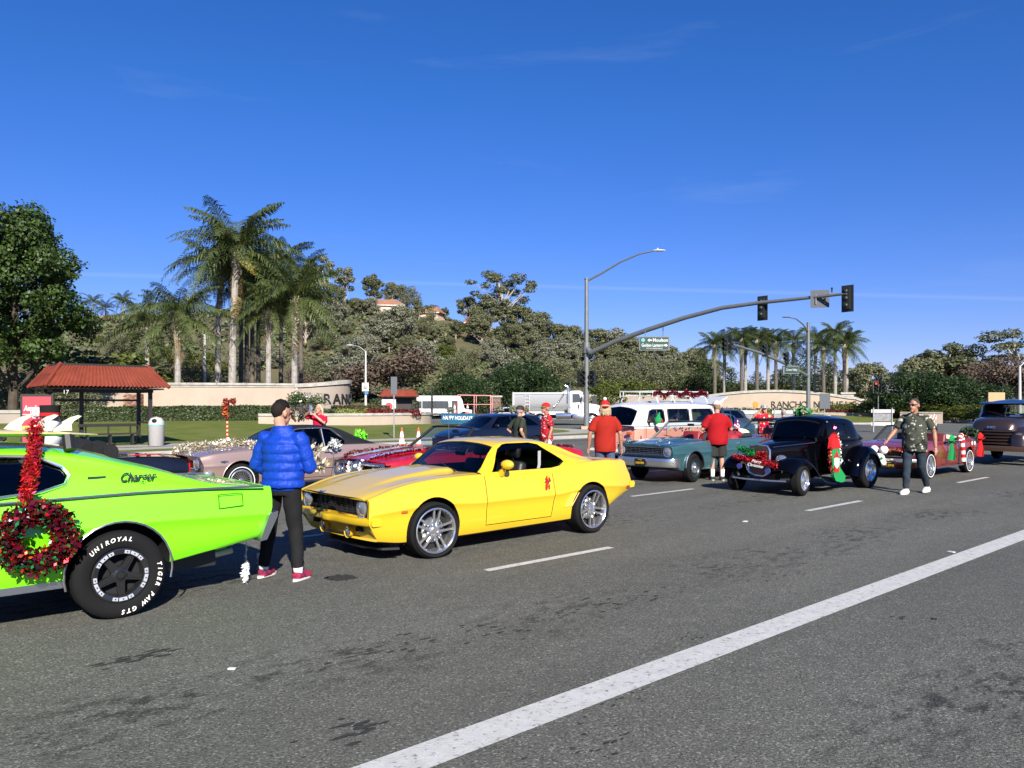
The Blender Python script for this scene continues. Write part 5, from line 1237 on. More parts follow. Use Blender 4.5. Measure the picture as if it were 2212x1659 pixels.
def sloft(stations, n, mats, name='body', warp=None, it=2, cap=True):
 """loft through stations (x, [(y, z) half outline]), smooth along x"""
 xs = [q[0] for q in stations]; k = len(stations[0][1])
 cy = [curve([(x, st[1][j][0]) for x, st in zip(xs, stations)]) for j in range(k)]; cz = [curve([(x, st[1][j][1]) for x, st in zip(xs, stations)]) for j in range(k)]
 return loft(lambda x: chaikin([(cy[j](x), cz[j](x)) for j in range(k)], it), xs_of(xs[0], xs[-1], n), warp, mats, name)
def spoke(mb, a, r0, r1, w0, w1, y0, y1, mi=0, off=0.0):
 ca, sa = math.cos(a), math.sin(a)
 def P(r, t): return (ca * r - sa * t, sa * r + ca * t)
 mb.sidepoly([P(r0, off - w0), P(r1, off * 1.5 - w1), P(r1, off * 1.5 + w1), P(r0, off + w0)], y0, y1, mi)
def rim_mesh(style, rim, w):
 mb = MB(); o = -w / 2
 ch, dk = 0, 1
 if style == 'twin':
  mb.lathe([(rim * .98, o + .02), (rim + .006, o - .002), (rim - .004, o - .006), (rim - .016, o + .004), (rim - .022, o + .03), (rim - .032, o + .09), (rim - .036, w / 2)], 48, 0, 'Y')
  mb.lathe([(rim - .034, o + .13), (.0, o + .14)], 32, 1, 'Y')
  mb.lathe([(.0, o + .035), (.035, o + .035), (.05, o + .045), (.075, o + .05), (.085, o + .075), (.085, o + .1)], 24, 0, 'Y')
  mb.lathe([(.15, o + .095), (.15, o + .115), (.05, o + .115)], 32, 2, 'Y')
  for k in range(5):
   a = k * 2 * PI / 5 + .35
   for s in (-1, 1): spoke(mb, a, .05, rim - .02, .014, .0125, o + .04, o + .066, 0, s * .027)
   for r in (.055,): mb.ball((math.cos(a + .6) * .058, o + .042, math.sin(a + .6) * .058), .011, 8, 0)
  for k in range(30):
   a = k * 2 * PI / 30; mb.ball((math.cos(a) * (rim - .02), o + .018, math.sin(a) * (rim - .02)), .0055, 5, 0)
 elif style == 'black5':
  mb.lathe([(rim * .98, o + .02), (rim + .004, o - .001), (rim - .01, o - .004)], 48, 1, 'Y')
  mb.lathe([(rim - .008, o - .003), (rim - .045, o + .004), (rim - .05, o + .03), (rim - .055, o + .1)], 48, 1, 'Y')
  mb.lathe([(rim - .05, o + .11), (0, o + .12)], 32, 2, 'Y')
  mb.lathe([(0, o + .005), (.028, o + .005), (.036, o + .02), (.07, o + .035), (.075, o + .08)], 24, 1, 'Y')
  for k in range(5):
   a = k * 2 * PI / 5 + PI / 2 + .05
   spoke(mb, a, .045, rim - .03, .034, .024, o + .03, o + .07, 1)
   spoke(mb, a, .06, rim - .06, .012, .009, o + .022, o + .04, 1)
   for da in (-.31, 0, .31):
    b = a + da + PI / 5 * (0); c_ = (.062 if da == 0 else .04)
    ca, sa = math.cos(b), math.sin(b); r0, r1 = rim - .038, rim - .01; h = c_ * .5
    mb.sidepoly([(ca * r0 - sa * -h, sa * r0 + ca * -h), (ca * r1 - sa * -h * 1.1, sa * r1 + ca * -h * 1.1), (ca * r1 - sa * h * 1.1, sa * r1 + ca * h * 1.1), (ca * r0 - sa * h, sa * r0 + ca * h)], o - .007, o + .004, 3)
    mb.cyl((ca * (rim - .024), o - .008, sa * (rim - .024)), .006, .006, 8, 2, 'Y')
 elif style == 'wire':
  mb.lathe([(rim * .98, o + .02), (rim + .006, o - .002), (rim - .008, o - .008), (rim - .03, o + .012), (rim - .034, o + .05)], 48, 0, 'Y')
  mb.lathe([(rim - .032, o + .05), (0, o + .055)], 32, 1, 'Y')
  mb.lathe([(0, o - .012), (.02, o - .012), (.035, o), (.055, o + .004), (.06, o + .03), (.06, o + .05)], 20, 0, 'Y')
  for k in range(26): spoke(mb, k * 2 * PI / 26, .05, rim - .026, .004, .0065, o + .008, o + .03, 0)
 elif style == 'hubcap':
  mb.lathe([(rim * .98, o + .02), (rim + .005, o - .002), (rim - .01, o - .006), (rim - .03, o + .02)], 40, 3, 'Y')
  mb.lathe([(rim - .028, o + .02), (rim - .06, o + .035), (.12, o + .02), (.11, o + .012)], 40, 3, 'Y')
  mb.lathe([(.125, o + .015), (.115, o - .004), (.085, o - .02), (.06, o - .012), (.045, o - .03), (0, o - .034)], 32, 0, 'Y')
  for k in range(10): mb.cyl((math.cos(k * .628) * (rim - .045), o + .025, math.sin(k * .628) * (rim - .045)), .012, .012, 8, 1, 'Y')
 elif style == 'smoothie':
  mb.lathe([(rim * .98, o + .02), (rim + .006, o - .002), (rim - .008, o - .008), (rim - .02, o + .01), (rim - .03, o + .07), (rim - .05, o + .085), (.12, o + .06), (.105, o + .055)], 44, 0, 'Y')
  mb.lathe([(.108, o + .06), (.1, o + .02), (.075, o - .002), (.04, o - .012), (0, o - .014)], 28, 0, 'Y')
  for k in range(8): mb.ball((math.cos(k * PI / 4) * .145, o + .064, math.sin(k * PI / 4) * .145), (.017, .008, .017), 8, 1)
 elif style == 'styled':
  mb.lathe([(rim * .98, o + .02), (rim + .006, o - .002), (rim - .01, o - .008), (rim - .026, o + .012), (rim - .034, o + .06)], 44, 0, 'Y')
  mb.lathe([(rim - .032, o + .07), (0, o + .075)], 28, 1, 'Y')
  mb.lathe([(0, o - .008), (.03, o - .006), (.045, o + .006), (.06, o + .012), (.065, o + .05)], 22, 0, 'Y')
  for k in range(5): spoke(mb, k * 2 * PI / 5 + .3, .05, rim - .025, .03, .035, o + .015, o + .05, 0)
 else:   # plain truck wheel
  mb.lathe([(rim * .98, o + .02), (rim + .005, o - .002), (rim - .015, o - .004), (rim - .03, o + .04), (.1, o + .06), (.09, o + .02), (.05, o), (0, o)], 32, 3, 'Y')
  for k in range(8): mb.ball((math.cos(k * PI / 4) * .15, o + .05, math.sin(k * PI / 4) * .15), .014, 6, 1)
 return mb
WM = {}
def wheel(root, x, ypos, R, w, rim, style, side=-1, wall=None, steer=0.0, mats=None, lettering=None, roll=0.0):
 key = (round(R, 3), round(w, 3), round(rim, 3), style, wall is not None)
 if key not in WM:
  WM[key] = (tyre_mesh(R, w, rim, wall), rim_mesh(style, rim, w).mesh('rim', mats or [M_CHROME, M_DARK, M_STEEL, M_STEEL], True, 30))
 e = empty('wheel', (x, ypos, R), (0 if side < 0 else PI) + steer, parent=root)
 t = link_mesh('tyre', WM[key][0], e, rot=(0, roll, 0)); r = link_mesh('rim', WM[key][1], e, rot=(0, roll, 0))
 if lettering:
  mb = MB(); rr = (R + rim) / 2 + .012
  for word, a0, step, size in lettering:
   for i, chh in enumerate(word):
    if chh == ' ': continue
    a = a0 - i * step; p = Vector((math.cos(a) * rr, -w / 2 - .0165, math.sin(a) * rr)); up = Vector((math.cos(a), 0, math.sin(a))); rt = Vector((math.sin(a), 0, -math.cos(a)))
    add_text(mb, chh, size, frame_m(p, rt, up), ext=.0022, shear=.25, bold=size * .03)
  link_mesh('lettering', mb.mesh('lettering', M_TYRELET, False), e)
 return e
def wheels(root, S, yo, R, w, rim, style, wall=None, mats=None, rear=None, steer=0.0, lettering=None):
 for i, (x, _, _) in enumerate(S['wells']):
  RR, ww, rm, yy = (R, w, rim, yo) if (i == 0 or not rear) else rear
  for s in (-1, 1): wheel(root, x, s * (yy - ww / 2), RR, ww, rm, style, s, wall, steer if i == 0 else 0, mats, lettering if s < 0 else None, roll=.4 * i + .2)
# ---------------------------------------------------------------- shared fittings
def seat(root, x, y, z, m, w=.52, h=.62, head=True, name='seat'):
 mb = MB(); mb.box((x, y, z + .12), (.52, w, .18), bev=.05)
 R = Matrix.Rotation(math.radians(14), 3, 'Y')
 mb.box((x + .3, y, z + .12 + h / 2), (.14, w, h), M=R, bev=.05)
 if head:
  mb.box((x + .40, y, z + .2 + h + .05), (.10, .27, .2), M=R, bev=.045); mb.cyl((x + .39, y, z + .12 + h), .012, .14, 6)
 return mb.build(name, m, root, angle=50)
def steering(root, x, y, z, R=.19, m=M_BLACK):
 mb = MB(); tilt = Matrix.Rotation(math.radians(-62), 3, 'Y'); c = Vector((x, y, z))
 ring = [c + tilt @ Vector((math.cos(a) * R, math.sin(a) * R, 0)) for a in np.linspace(0, 2 * PI, 24, endpoint=False)]
 mb.tube(ring, .012, 6, closed=True)
 for a in (0.3, 2.84, 4.71): mb.tube([c, c + tilt @ Vector((math.cos(a) * R, math.sin(a) * R, 0))], .011, 5)
 mb.tube([c, c + tilt @ Vector((0, 0, -.35))], .025, 7); return mb.build('steering_wheel', m, root)
def headlamp(root, x, y, z, r, depth=.05, bezel=M_CHROME, lens=M_LENS, name='headlight'):
 e = MB(); e.lathe([(r * 1.02, .02), (r * 1.22, .0), (r * 1.2, -.012), (r * 1.04, -.008), (r, .01)], 28, axis='X', c=(x, y, z)); o = e.build(name, bezel, root)
 g = MB(); g.lathe([(r * 1.02, .004), (r * .9, -.012), (r * .5, -.026), (0, -.031)], 24, axis='X', c=(x, y, z)); g.build('lens', lens, o)
 return o
def plate(root, c, right, text, fg, bg, w=.31, h=.16, name='licence_plate', size=.07, up=(0, 0, 1)):
 M = frame_m(c, right, up); mb = MB()
 mb.add([M @ Vector(p) for p in [(-w / 2, -h / 2, 0), (w / 2, -h / 2, 0), (w / 2, h / 2, 0), (-w / 2, h / 2, 0), (-w / 2, -h / 2, -.006), (w / 2, -h / 2, -.006), (w / 2, h / 2, -.006), (-w / 2, h / 2, -.006)]], [(0, 1, 2, 3), (7, 6, 5, 4), (0, 4, 5, 1), (1, 5, 6, 2), (2, 6, 7, 3), (3, 7, 4, 0)])
 o = mb.build(name, bg, root, smooth=False)
 t = MB(); add_text(t, text, size, M @ Matrix.Translation((0, -.012, .003)), ext=.002, width=w * .78)
 add_text(t, 'CALIFORNIA', size * .26, M @ Matrix.Translation((0, h * .36, .003)), ext=.0015, width=w * .4)
 t.build('lettering', fg, o, smooth=False); return o
def oval_mirror(root, x, y, z, m, s=-1, r=(.07, .105, .062)):
 mb = MB(); mb.ball((x, y + s * .12, z + .11), r, 16); mb.tube([(x, y + s * .06, z + .06), (x + .01, y - s * .02, z - .02)], [.03, .05], 8); o = mb.build('mirror', m, root)
 g = MB(); g.lathe([(r[1] * .8, .0), (0, -.001)], 18, axis='X', c=(x + r[0] * .82, y + s * .12, z + .11)); return o
def tinsel_mesh(name, pts, r, m, n, size, seed=0, aspect=2.2):
 """fluffy garland: many small foil strips round a path"""
 rng = np.random.default_rng(seed); P = np.array([tuple(p) for p in pts], float); seg = np.linalg.norm(np.diff(P, axis=0), axis=1); cum = np.concatenate([[0], np.cumsum(seg)])
 u = rng.uniform(0, cum[-1], n); i = np.clip(np.searchsorted(cum, u) - 1, 0, len(seg) - 1); f = ((u - cum[i]) / seg[i])[:, None]
 c = P[i] * (1 - f) + P[i + 1] * f; d = rng.normal(size=(n, 3)); d /= np.linalg.norm(d, axis=1, keepdims=True)
 pos = c + d * r * rng.uniform(.25, 1, (n, 1)); v, q = leaf_quads(pos, rng.normal(size=(n, 3)), size, rng, aspect, .3)
 return fast_mesh(name, v, q, m)
def foil(name, col, col2=None, rough=.25, metal=.55):
 return mat(name, col, rough, metal, island=.7, col2=col2, vscale=18)
F_RED = foil('red foil', (.55, .012, .02)); F_RED2 = foil('dark red foil', (.14, .006, .016)); F_GOLD = foil('gold and silver foil', (.62, .50, .24), (.75, .73, .68), .25)
F_GREEN = foil('green foil', (.02, .28, .06)); F_SILVER = foil('silver foil', (.75, .75, .74)); F_MIX = foil('red and green foil', (.42, .01, .015), (.02, .13, .04)); F_COPPER = foil('copper foil', (.65, .17, .06), (.4, .02, .02))
F_WHITE = mat('white tinsel', (.8, .8, .8), .5, island=.2)
CLOTH_RED = mat('red felt', (.52, .018, .02), .9, bump=.3, bscale=90); CLOTH_GREEN = mat('green felt', (.015, .24, .07), .9, bump=.3, bscale=90); CLOTH_WHITE = mat('white felt', (.78, .76, .73), .9)
def place(root, s, t, k=.957):
 """nose of the car at s, centre line at t, pointing down the road towards the viewer's left"""
 root.location = rd(s, t, 0); root.rotation_euler = (0, 0, math.atan2(U.y, U.x)); root.scale = (k, k, k)
# ================================================================ YELLOW COUPE
M_YEL = paint('yellow car paint', (.66, .44, .016), .32)
def yellow_coupe():
 S = dict(L=4.70, n=64, tuck=.93,
  c=dict(w=[(0, .868), (.25, .90), (.93, .935), (1.6, .925), (2.4, .915), (3.0, .925), (3.675, .945), (4.3, .91), (4.7, .84)],
    fs=[(0, .975), (.5, .955), (1.6, .93), (2.8, .93), (3.4, .945), (4.3, .955), (4.7, .96)],
    m=[(0, .58), (.93, .64), (1.7, .60), (2.9, .60), (3.675, .66), (4.7, .60)],
    s=[(0, .758), (.12, .795), (.36, .86), (.77, .925), (1.2, .95), (1.8, .955), (2.5, .945), (2.95, .95), (3.25, .98), (3.65, 1.025), (4.07, 1.03), (4.5, 1.01), (4.62, 1.015), (4.7, .99)],
    b=[(0, .26), (.4, .22), (1.3, .21), (3.2, .225), (4.2, .30), (4.5, .40), (4.7, .50)],
    h=[(0, .768), (.12, .80), (.36, .855), (.8, .925), (1.5, .965), (1.7, .965), (2.5, .92), (3.3, .94), (3.9, 1.0), (4.45, 1.0), (4.62, 1.015), (4.7, .99)],
    bulge=[(0, 0), (.35, .004), (.6, .018), (1.2, .042), (1.55, .055), (1.64, .0), (4.7, 0)],
    hin=[(0, .03), (.6, .03), (1.5, .01), (2.5, .03), (4.7, .0)], yh=[(0, .70), (.9, .72), (1.6, .74), (3, .7), (4.7, .72)]),
  nose_bow=.09, nose_len=.8, nose_rake=[(.2, .16), (.42, .045), (.455, .0), (.53, -.02), (.56, .02), (.74, .0), (.8, .01)],
  tail_bow=.05, tail_rake=[(.3, .34), (.55, .05), (.62, .0), (.75, .02), (.9, .10), (1.0, .12)], tail_len=.8,
  wells=[(.93, .385, .345), (3.675, .39, .345)], well_in=.55,
  cuts=[(-.02, 0, .644, .42, 1.60, .192)],
  cabin=[(mirror_poly([(1.72, 0), (1.72, .76), (2.3, .80), (2.95, .80), (3.2, .72), (3.3, .62), (3.3, 0)]), .30)],
  grooves=[((.42, .66, .84), (1.6, .70, .93), .009, .09), ((.42, -.66, .84), (1.6, -.70, .93), .009, .09), ((.36, -.66, .78), (.36, .66, .78), .008, .05), ((3.85, -.66, .97), (3.85, .66, .97), .009, .05), ((3.85, .66, .98), (4.7, .66, .99), .009, .05), ((3.85, -.66, .98), (4.7, -.66, .99), .009, .05)],
  door=[(1.735, .30), (2.90, .30), (2.955, .62), (2.93, 1.1), (1.735, 1.1)], door_in=.70,
  k=dict(x=(1.70, 3.98), a_top=2.14, c_top=3.1, bow=.14, rbow=.06, crown=.045, n=54,
    c=dict(zt=[(1.70, .975), (1.82, 1.09), (2.0, 1.27), (2.14, 1.355), (2.3, 1.378), (2.65, 1.385), (2.95, 1.368), (3.2, 1.315), (3.6, 1.15), (3.98, 1.0)],
      yb=[(1.70, .845), (2.2, .85), (2.9, .855), (3.3, .865), (3.98, .80)], zb=[(1.70, .945), (2.9, .945), (3.3, .985), (3.98, 1.0)],
      yr=[(1.70, .81), (1.95, .71), (2.14, .65), (2.6, .625), (3.1, .63), (3.98, .73)]),
    side=[[(1.88, .965), (2.12, 1.25), (2.22, 1.305), (2.3, 1.315), (2.72, 1.315), (2.88, 1.285), (3.18, 1.08), (3.21, 1.04), (3.1, .985), (2.95, .965)]],
    top=[mirror_poly([(1.40, 0), (1.66, .76), (1.76, .755), (2.07, .62), (2.07, 0)]), mirror_poly([(3.2, 0), (3.2, .52), (3.82, .60), (3.9, 0)])]))
 r = empty('parked_car', label='bright yellow two-door muscle car with polished five-spoke wheels and black grille', cat='car', group='classic cars lined up for the parade')
 car_body(S, M_YEL, r); canopy_parts(S, M_YEL, r, glass=M_TINT, side_glass=False)
 wheels(r, S, .955, .335, .26, .266, 'twin', rear=(.345, .30, .266, .965), steer=-.10)
 # grille, headlights, emblem
 g = MB(); g.box((.15, 0, .644), (.02, 1.57, .186))
 for k in range(11): g.box((.14 + .03 * abs((k - 5) / 5) ** 2, (k - 5) * .125, .638), (.05, .006, .165))
 for z in (.575, .605, .635, .665, .695):
  g.tube([(.115 + .03 * abs(y / .62) ** 2, y, z) for y in np.linspace(-.62, .62, 9)], .0045, 4)
 g.build('grille', mat('satin black grille', (.022, .022, .024), .35), r, smooth=False)
 e = MB(); e.sidepoly([(-.09, -.012), (-.03, -.012), (-.03, -.03), (.03, -.03), (.03, -.012), (.09, -.012), (.08, .014), (.03, .014), (.03, .03), (-.03, .03), (-.03, .014), (-.1, .014)], 0, .012)
 M = Matrix.Translation((.07, 0, .645)) @ Matrix.Rotation(PI / 2, 4, 'Z') @ Matrix.Translation((0, 0, 0))
 e.v = [tuple(M @ Vector(p)) for p in e.v]; e.build('emblem', mat('dark chrome', (.12, .12, .125), .25, 1.0), r, smooth=False)
 for s in (-1, 1): headlamp(r, .085, s * .66, .642, .092)
 b = MB(); rows = []
 for y in np.linspace(-.875, .875, 25):
  q = abs(y) / .88; x = .0 + .105 * q ** 2.6 - .035 * (1 - min(1, abs(y) / .12)); rows.append([Vector((x + .10, y, .53)), Vector((x + .01, y, .535)), Vector((x - .018, y, .525)), Vector((x - .022, y, .475)), Vector((x - .005, y, .452)), Vector((x + .10, y, .45))])
 b.grid(rows, closed=True); b.f += [tuple(range(6)), tuple(range(len(b.v) - 6, len(b.v)))]; b.m += [0, 0]; b.build('front_bumper', M_YEL, r, angle=50)
 b = MB(); rows = []
 for y in np.linspace(-.86, .86, 17):
  q = abs(y) / .88; x = 4.775 - .08 * q ** 3; rows.append([Vector((x - .1, y, .68)), Vector((x, y, .675)), Vector((x + .02, y, .64)), Vector((x, y, .585)), Vector((x - .1, y, .58))])
 b.grid(rows, closed=True); b.f += [tuple(range(5)), tuple(range(len(b.v) - 5, len(b.v)))]; b.m += [0, 0]; b.build('rear_bumper', M_YEL, r, angle=50)
 for s in (-1, 1):
  b = MB(); b.lathe([(.075, -.055), (.068, -.05), (.06, 0), (0, .02)], 20, axis='X', c=(.15, s * .30, .335)); o = b.build('fog_lamp', M_YEL, r)
  MB().lathe([(.056, -.052), (0, -.062)], 18, axis='X', c=(.15, s * .30, .335)).build('lens', M_LENS, o)
  MB().box((.14, s * .52, .385), (.06, .11, .05)).build('brake_duct', M_DARK, r, smooth=False)
  MB().box((.50, s * .906, .59), (.085, .02, .03), bev=.004).build('side_marker', M_AMBER, r)
  MB().box((4.55, s * .868, .60), (.07, .02, .035), bev=.004).build('side_marker', M_REDLENS, r)
  mb = MB()
  for k in range(4): mb.tube([(3.22 + k * .045 + .055, s * .931, .60), (3.14 + k * .045, s * .916, .415)], .006, 6)
  mb.build('side_louvre', M_YEL, r)
  MB().tube([(4.2, s * .5, .27), (4.48, s * .52, .29)], .035, 10).build('exhaust_pipe', M_STEEL, r)
  for k in (0, 1): MB().box((4.695, s * (.3 + .25 * k), .77), (.02, .2, .10), bev=.01).build('tail_light', M_REDLENS, r)
  MB().box((2.83, s * .892, .80), (.11, .025, .028), bev=.008).build('door_handle', M_CHROME, r)
 oval_mirror(r, 2.02, -.86, .955, M_YEL, -1); oval_mirror(r, 2.02, .86, .955, M_YEL, 1)
 sp = MB(); sp.prism(mirror_poly([(.22, 0), (.24, .4), (.32, .70), (.5, .80), (.55, 0)]), .025, M=Matrix.Translation((0, 0, .14)))
 sp.box((.50, 0, .19), (.12, 1.4, .08)); sp.build('chin_spoiler', M_BLACK, r, smooth=False)
 seat(r, 2.28, -.36, .32, M_BLACK); seat(r, 2.28, .36, .32, M_BLACK); MB().box((3.0, 0, .55), (.5, 1.1, .35), bev=.08).build('rear_seat', M_BLACK, r)
 steering(r, 2.05, -.36, .86); MB().box((1.82, 0, .80), (.28, 1.36, .16), bev=.05).build('dashboard', M_BLACK, r)
 MB().box((2.02, 0, 1.165), (.03, .2, .055), bev=.015).build('rear_view_mirror', M_BLACK, r)
 MB().tube([(2.95, -.60, 1.19), (2.93, -.62, 1.0), (2.85, -.60, .70)], .02, 4, flat=.15).build('seat_belt', mat('grey webbing', (.3, .3, .31), .8), r)
 for y0, y1 in ((-.5, .08), (.02, .52)):
  MB().tube([(1.55, y0, .985), (1.62, (y0 + y1) / 2, 1.02), (1.72, y1, 1.07)], [.012, .009, .006], 5).build('wiper', M_BLACK, r)
 u = MB(); u.box((2.3, 0, .2), (2.8, 1.2, .10)); u.box((.9, 0, .28), (.9, .9, .12)); u.build('chassis', M_BLACK, r, smooth=False)
 place(r, gp(945, 1207).dot(U) - .93 * .957, 7.11 + .955 * .957); return r
CAR_YEL = yellow_coupe()
bow = empty('red_bow', CAR_YEL.matrix_basis @ Vector((2.79, -.915, .80)), math.atan2(U.y, U.x), 'small red ribbon bow tied to the yellow car door handle', 'bow', scale=.72)
mb = MB()
for a, l in ((-.5, .08), (2.0, .075)): mb.tube([(0, -.01, 0), (math.cos(a) * l * .6, -.02, abs(math.sin(a)) * l + .02), (math.cos(a) * l, -.01, .0), (0, -.01, 0)], [.008, .018, .018, .008], 6, flat=.4)
mb.build('loop', CLOTH_RED, bow)
for x in (-.02, .05): MB().tube([(0, -.01, 0), (x * .8, -.02, -.07), (x, -.015, -.15)], [.01, .022, .02], 6, flat=.25).build('tail', CLOTH_RED, bow)
# ================================================================ GREEN FASTBACK
M_GRN = paint('lime green car paint', (.19, .76, .006), .38)
def green_fastback():
 S = dict(L=5.31, n=60, tuck=.95,
  c=dict(w=[(0, .88), (.4, .93), (1, .955), (2.5, .96), (3.87, .965), (4.7, .94), (5.31, .90)], fs=[(0, .97), (2.5, .955), (5.31, .965)],
    m=[(0, .68), (2, .70), (3.87, .80), (5.31, .76)], s=[(0, .93), (1, .99), (2, 1.03), (3, 1.045), (4, 1.055), (5.31, 1.03)],
    b=[(0, .36), (.6, .31), (3.3, .335), (4.2, .40), (4.7, .47), (5.31, .53)], h=[(0, .92), (1.4, 1.0), (1.8, 1.02), (3.9, 1.03), (5.31, 1.02)],
    hin=[(0, .01), (5.31, .01)], yh=[(0, .78), (2.5, .80), (5.31, .80)]),
  nose_bow=.08, tail_bow=.06, tail_len=.5, tail_rake=[(.5, .14), (.72, .03), (.85, -.01), (1.03, .0)],
  wells=[(.9, .42, .40), (3.87, .425, .40)], well_in=.60,
  cabin=[(mirror_poly([(1.9, 0), (1.9, .80), (3.5, .82), (3.6, 0)]), .40)],
  grooves=[((3.96, -1, .40), (3.96, -1, .40), .001, .001)],
  door=[(1.75, .40), (2.84, .40), (2.88, 1.2), (1.75, 1.2)], door_in=.74,
  k=dict(x=(1.75, 5.15), a_top=2.35, c_top=4.0, bow=.12, rbow=.0, crown=.05, n=60,
    c=dict(zt=[(1.75, 1.02), (2.0, 1.19), (2.25, 1.35), (2.4, 1.44), (2.7, 1.495), (3.0, 1.51), (3.35, 1.49), (3.7, 1.43), (4.16, 1.30), (4.8, 1.085), (5.15, 1.035)],
      yb=[(1.75, .86), (3, .885), (3.87, .89), (5.15, .86)], zb=[(1.75, 1.01), (5.15, 1.02)],
      yr=[(1.75, .82), (2.1, .72), (2.4, .67), (3, .67), (3.5, .715), (3.87, .765), (4.4, .81), (5.15, .84)]),
    side=[[(2.1, 1.06), (2.42, 1.36), (2.9, 1.41), (3.28, 1.385), (3.46, 1.30), (3.5, 1.235), (3.47, 1.175), (3.3, 1.125), (2.7, 1.075)]],
    top=[mirror_poly([(1.6, 0), (1.78, .74), (1.86, .74), (2.3, .62), (2.3, 0)]), mirror_poly([(3.9, 0), (3.9, .5), (4.6, .55), (4.65, 0)])]))
 r = empty('parked_car', label='lime green fastback car with black and silver wheels cut off by the left edge', cat='car', group='classic cars lined up for the parade')
 car_body(S, M_GRN, r); canopy_parts(S, M_GRN, r, glass=glassmat('dark tinted glass', (.06, .075, .085)))
 let = [('UNIROYAL', 2.40, .15, .050), ('TIGER PAW GTS', .22, .145, .050)]
 bm_ = [mat('machined silver', (.55, .57, .62), .35, .4), mat('gloss black wheel', (.015, .015, .016), .12, coat=.6), M_DARK, mat('machined silver', (.55, .57, .62), .35, .4)]
 wheels(r, S, .985, .372, .27, .227, 'black5', mats=bm_, lettering=let)
 M_TRIM = mat('satin trim', (.45, .47, .48), .25, .9)
 for s in (-1, 1):
  t = MB(); t.tube([(x, s * (.918 + (.012 if x < 4.5 else .0)), z) for x, z in [(1.2, 1.03), (2.2, 1.045), (3.2, 1.052), (4.0, 1.062), (4.6, 1.055), (5.16, 1.04)]], .012, 6); t.build('trim_strip', M_TRIM, r)
  w = MB(); w.tube([(x, s * (.893 - (z - 1.05) * .50), z) for x, z in [(2.7, 1.065), (3.3, 1.115), (3.48, 1.165), (3.515, 1.235), (3.47, 1.31), (3.29, 1.397), (2.9, 1.423), (2.42, 1.372)]], .016, 6, flat=.8); w.build('window_trim', M_CHROME, r)
  a = MB(); pts = [(3.87 + math.cos(q) * .428, s * (.965 if abs(math.cos(q)) < .8 else .958), .40 + math.sin(q) * .428) for q in np.linspace(-.25, PI + .25, 20)]; a.tube(pts, .009, 6); a.build('arch_trim', M_TRIM, r)
  a = MB(); a.box((2.4, s * .915, .35), (2.1, .02, .06)); a.build('sill_trim', M_STEEL, r, smooth=False)
  b = MB(); b.sidepoly([(5.22, .77), (5.305, .79), (5.30, .74), (5.19, .52), (5.12, .51)], s * .70, s * .945); b.build('bumper_end', mat('dull chrome', (.5, .52, .54), .22, .95), r, smooth=False)
  em = MB(); em.box((3.72, s * .815, 1.205), (.14, .02, .022)); em.build('emblem', mat('dark emblem', (.06, .06, .06), .4, .6), r, smooth=False)
 sc = MB(); add_text(sc, 'Charger', .12, frame_m((4.03, -.852, 1.194), (1, 0, 0), (0, .55, 1)), ext=.003, shear=.55, bold=.002, width=.30); sc.build('script_badge', mat('dark emblem', (.06, .06, .06), .4, .6), r, smooth=False)
 f = MB()
 P = [(4.72, .99), (4.95, .99), (4.96, .87), (4.73, .86)]
 for a, b in zip(P, P[1:] + P[:1]): f.tube([(a[0], -.935 + (a[0] - 4.72) * .05, a[1]), (b[0], -.935 + (b[0] - 4.72) * .05, b[1])], .0045, 4)
 f.build('fuel_flap', mat('panel gap', (.04, .16, .004), .6), r)
 MB().box((5.30, 0, .92), (.03, 1.5, .12), bev=.01).build('tail_light', M_REDLENS, r)
 MB().box((5.33, 0, .66), (.06, 1.4, .12), bev=.03).build('rear_bumper', M_CHROME, r)
 for y in (-.42, -.25): MB().tube([(3.6, y, .26), (4.6, y, .30), (5.05, y, .36)], .035, 8).build('exhaust_pipe', M_STEEL, r)
 u = MB(); u.box((2.6, 0, .36), (4.4, 1.3, .16)); u.tube([(3.87, -.7, .37), (3.87, .7, .37)], .06, 8); u.ball((3.87, 0, .37), (.16, .2, .16), 12); u.build('chassis', M_BLACK, r, smooth=False)
 seat(r, 2.5, -.4, .45, M_BLACK); seat(r, 2.5, .4, .45, M_BLACK); steering(r, 2.25, -.4, .95)
 MB().tube([(3.2, -.65, 1.38), (3.2, -.66, 1.15), (3.15, -.7, .9)], .05, 6).build('seat_belt', M_BLACK, r)
 s0 = gp(262, 1337)
 place(r, s0.dot(U) - 3.87 * .957, 6.83 + .985 * .957)
 # wreath and tinsel garland
 W = r.matrix_basis
 return r
CAR_GRN = green_fastback()
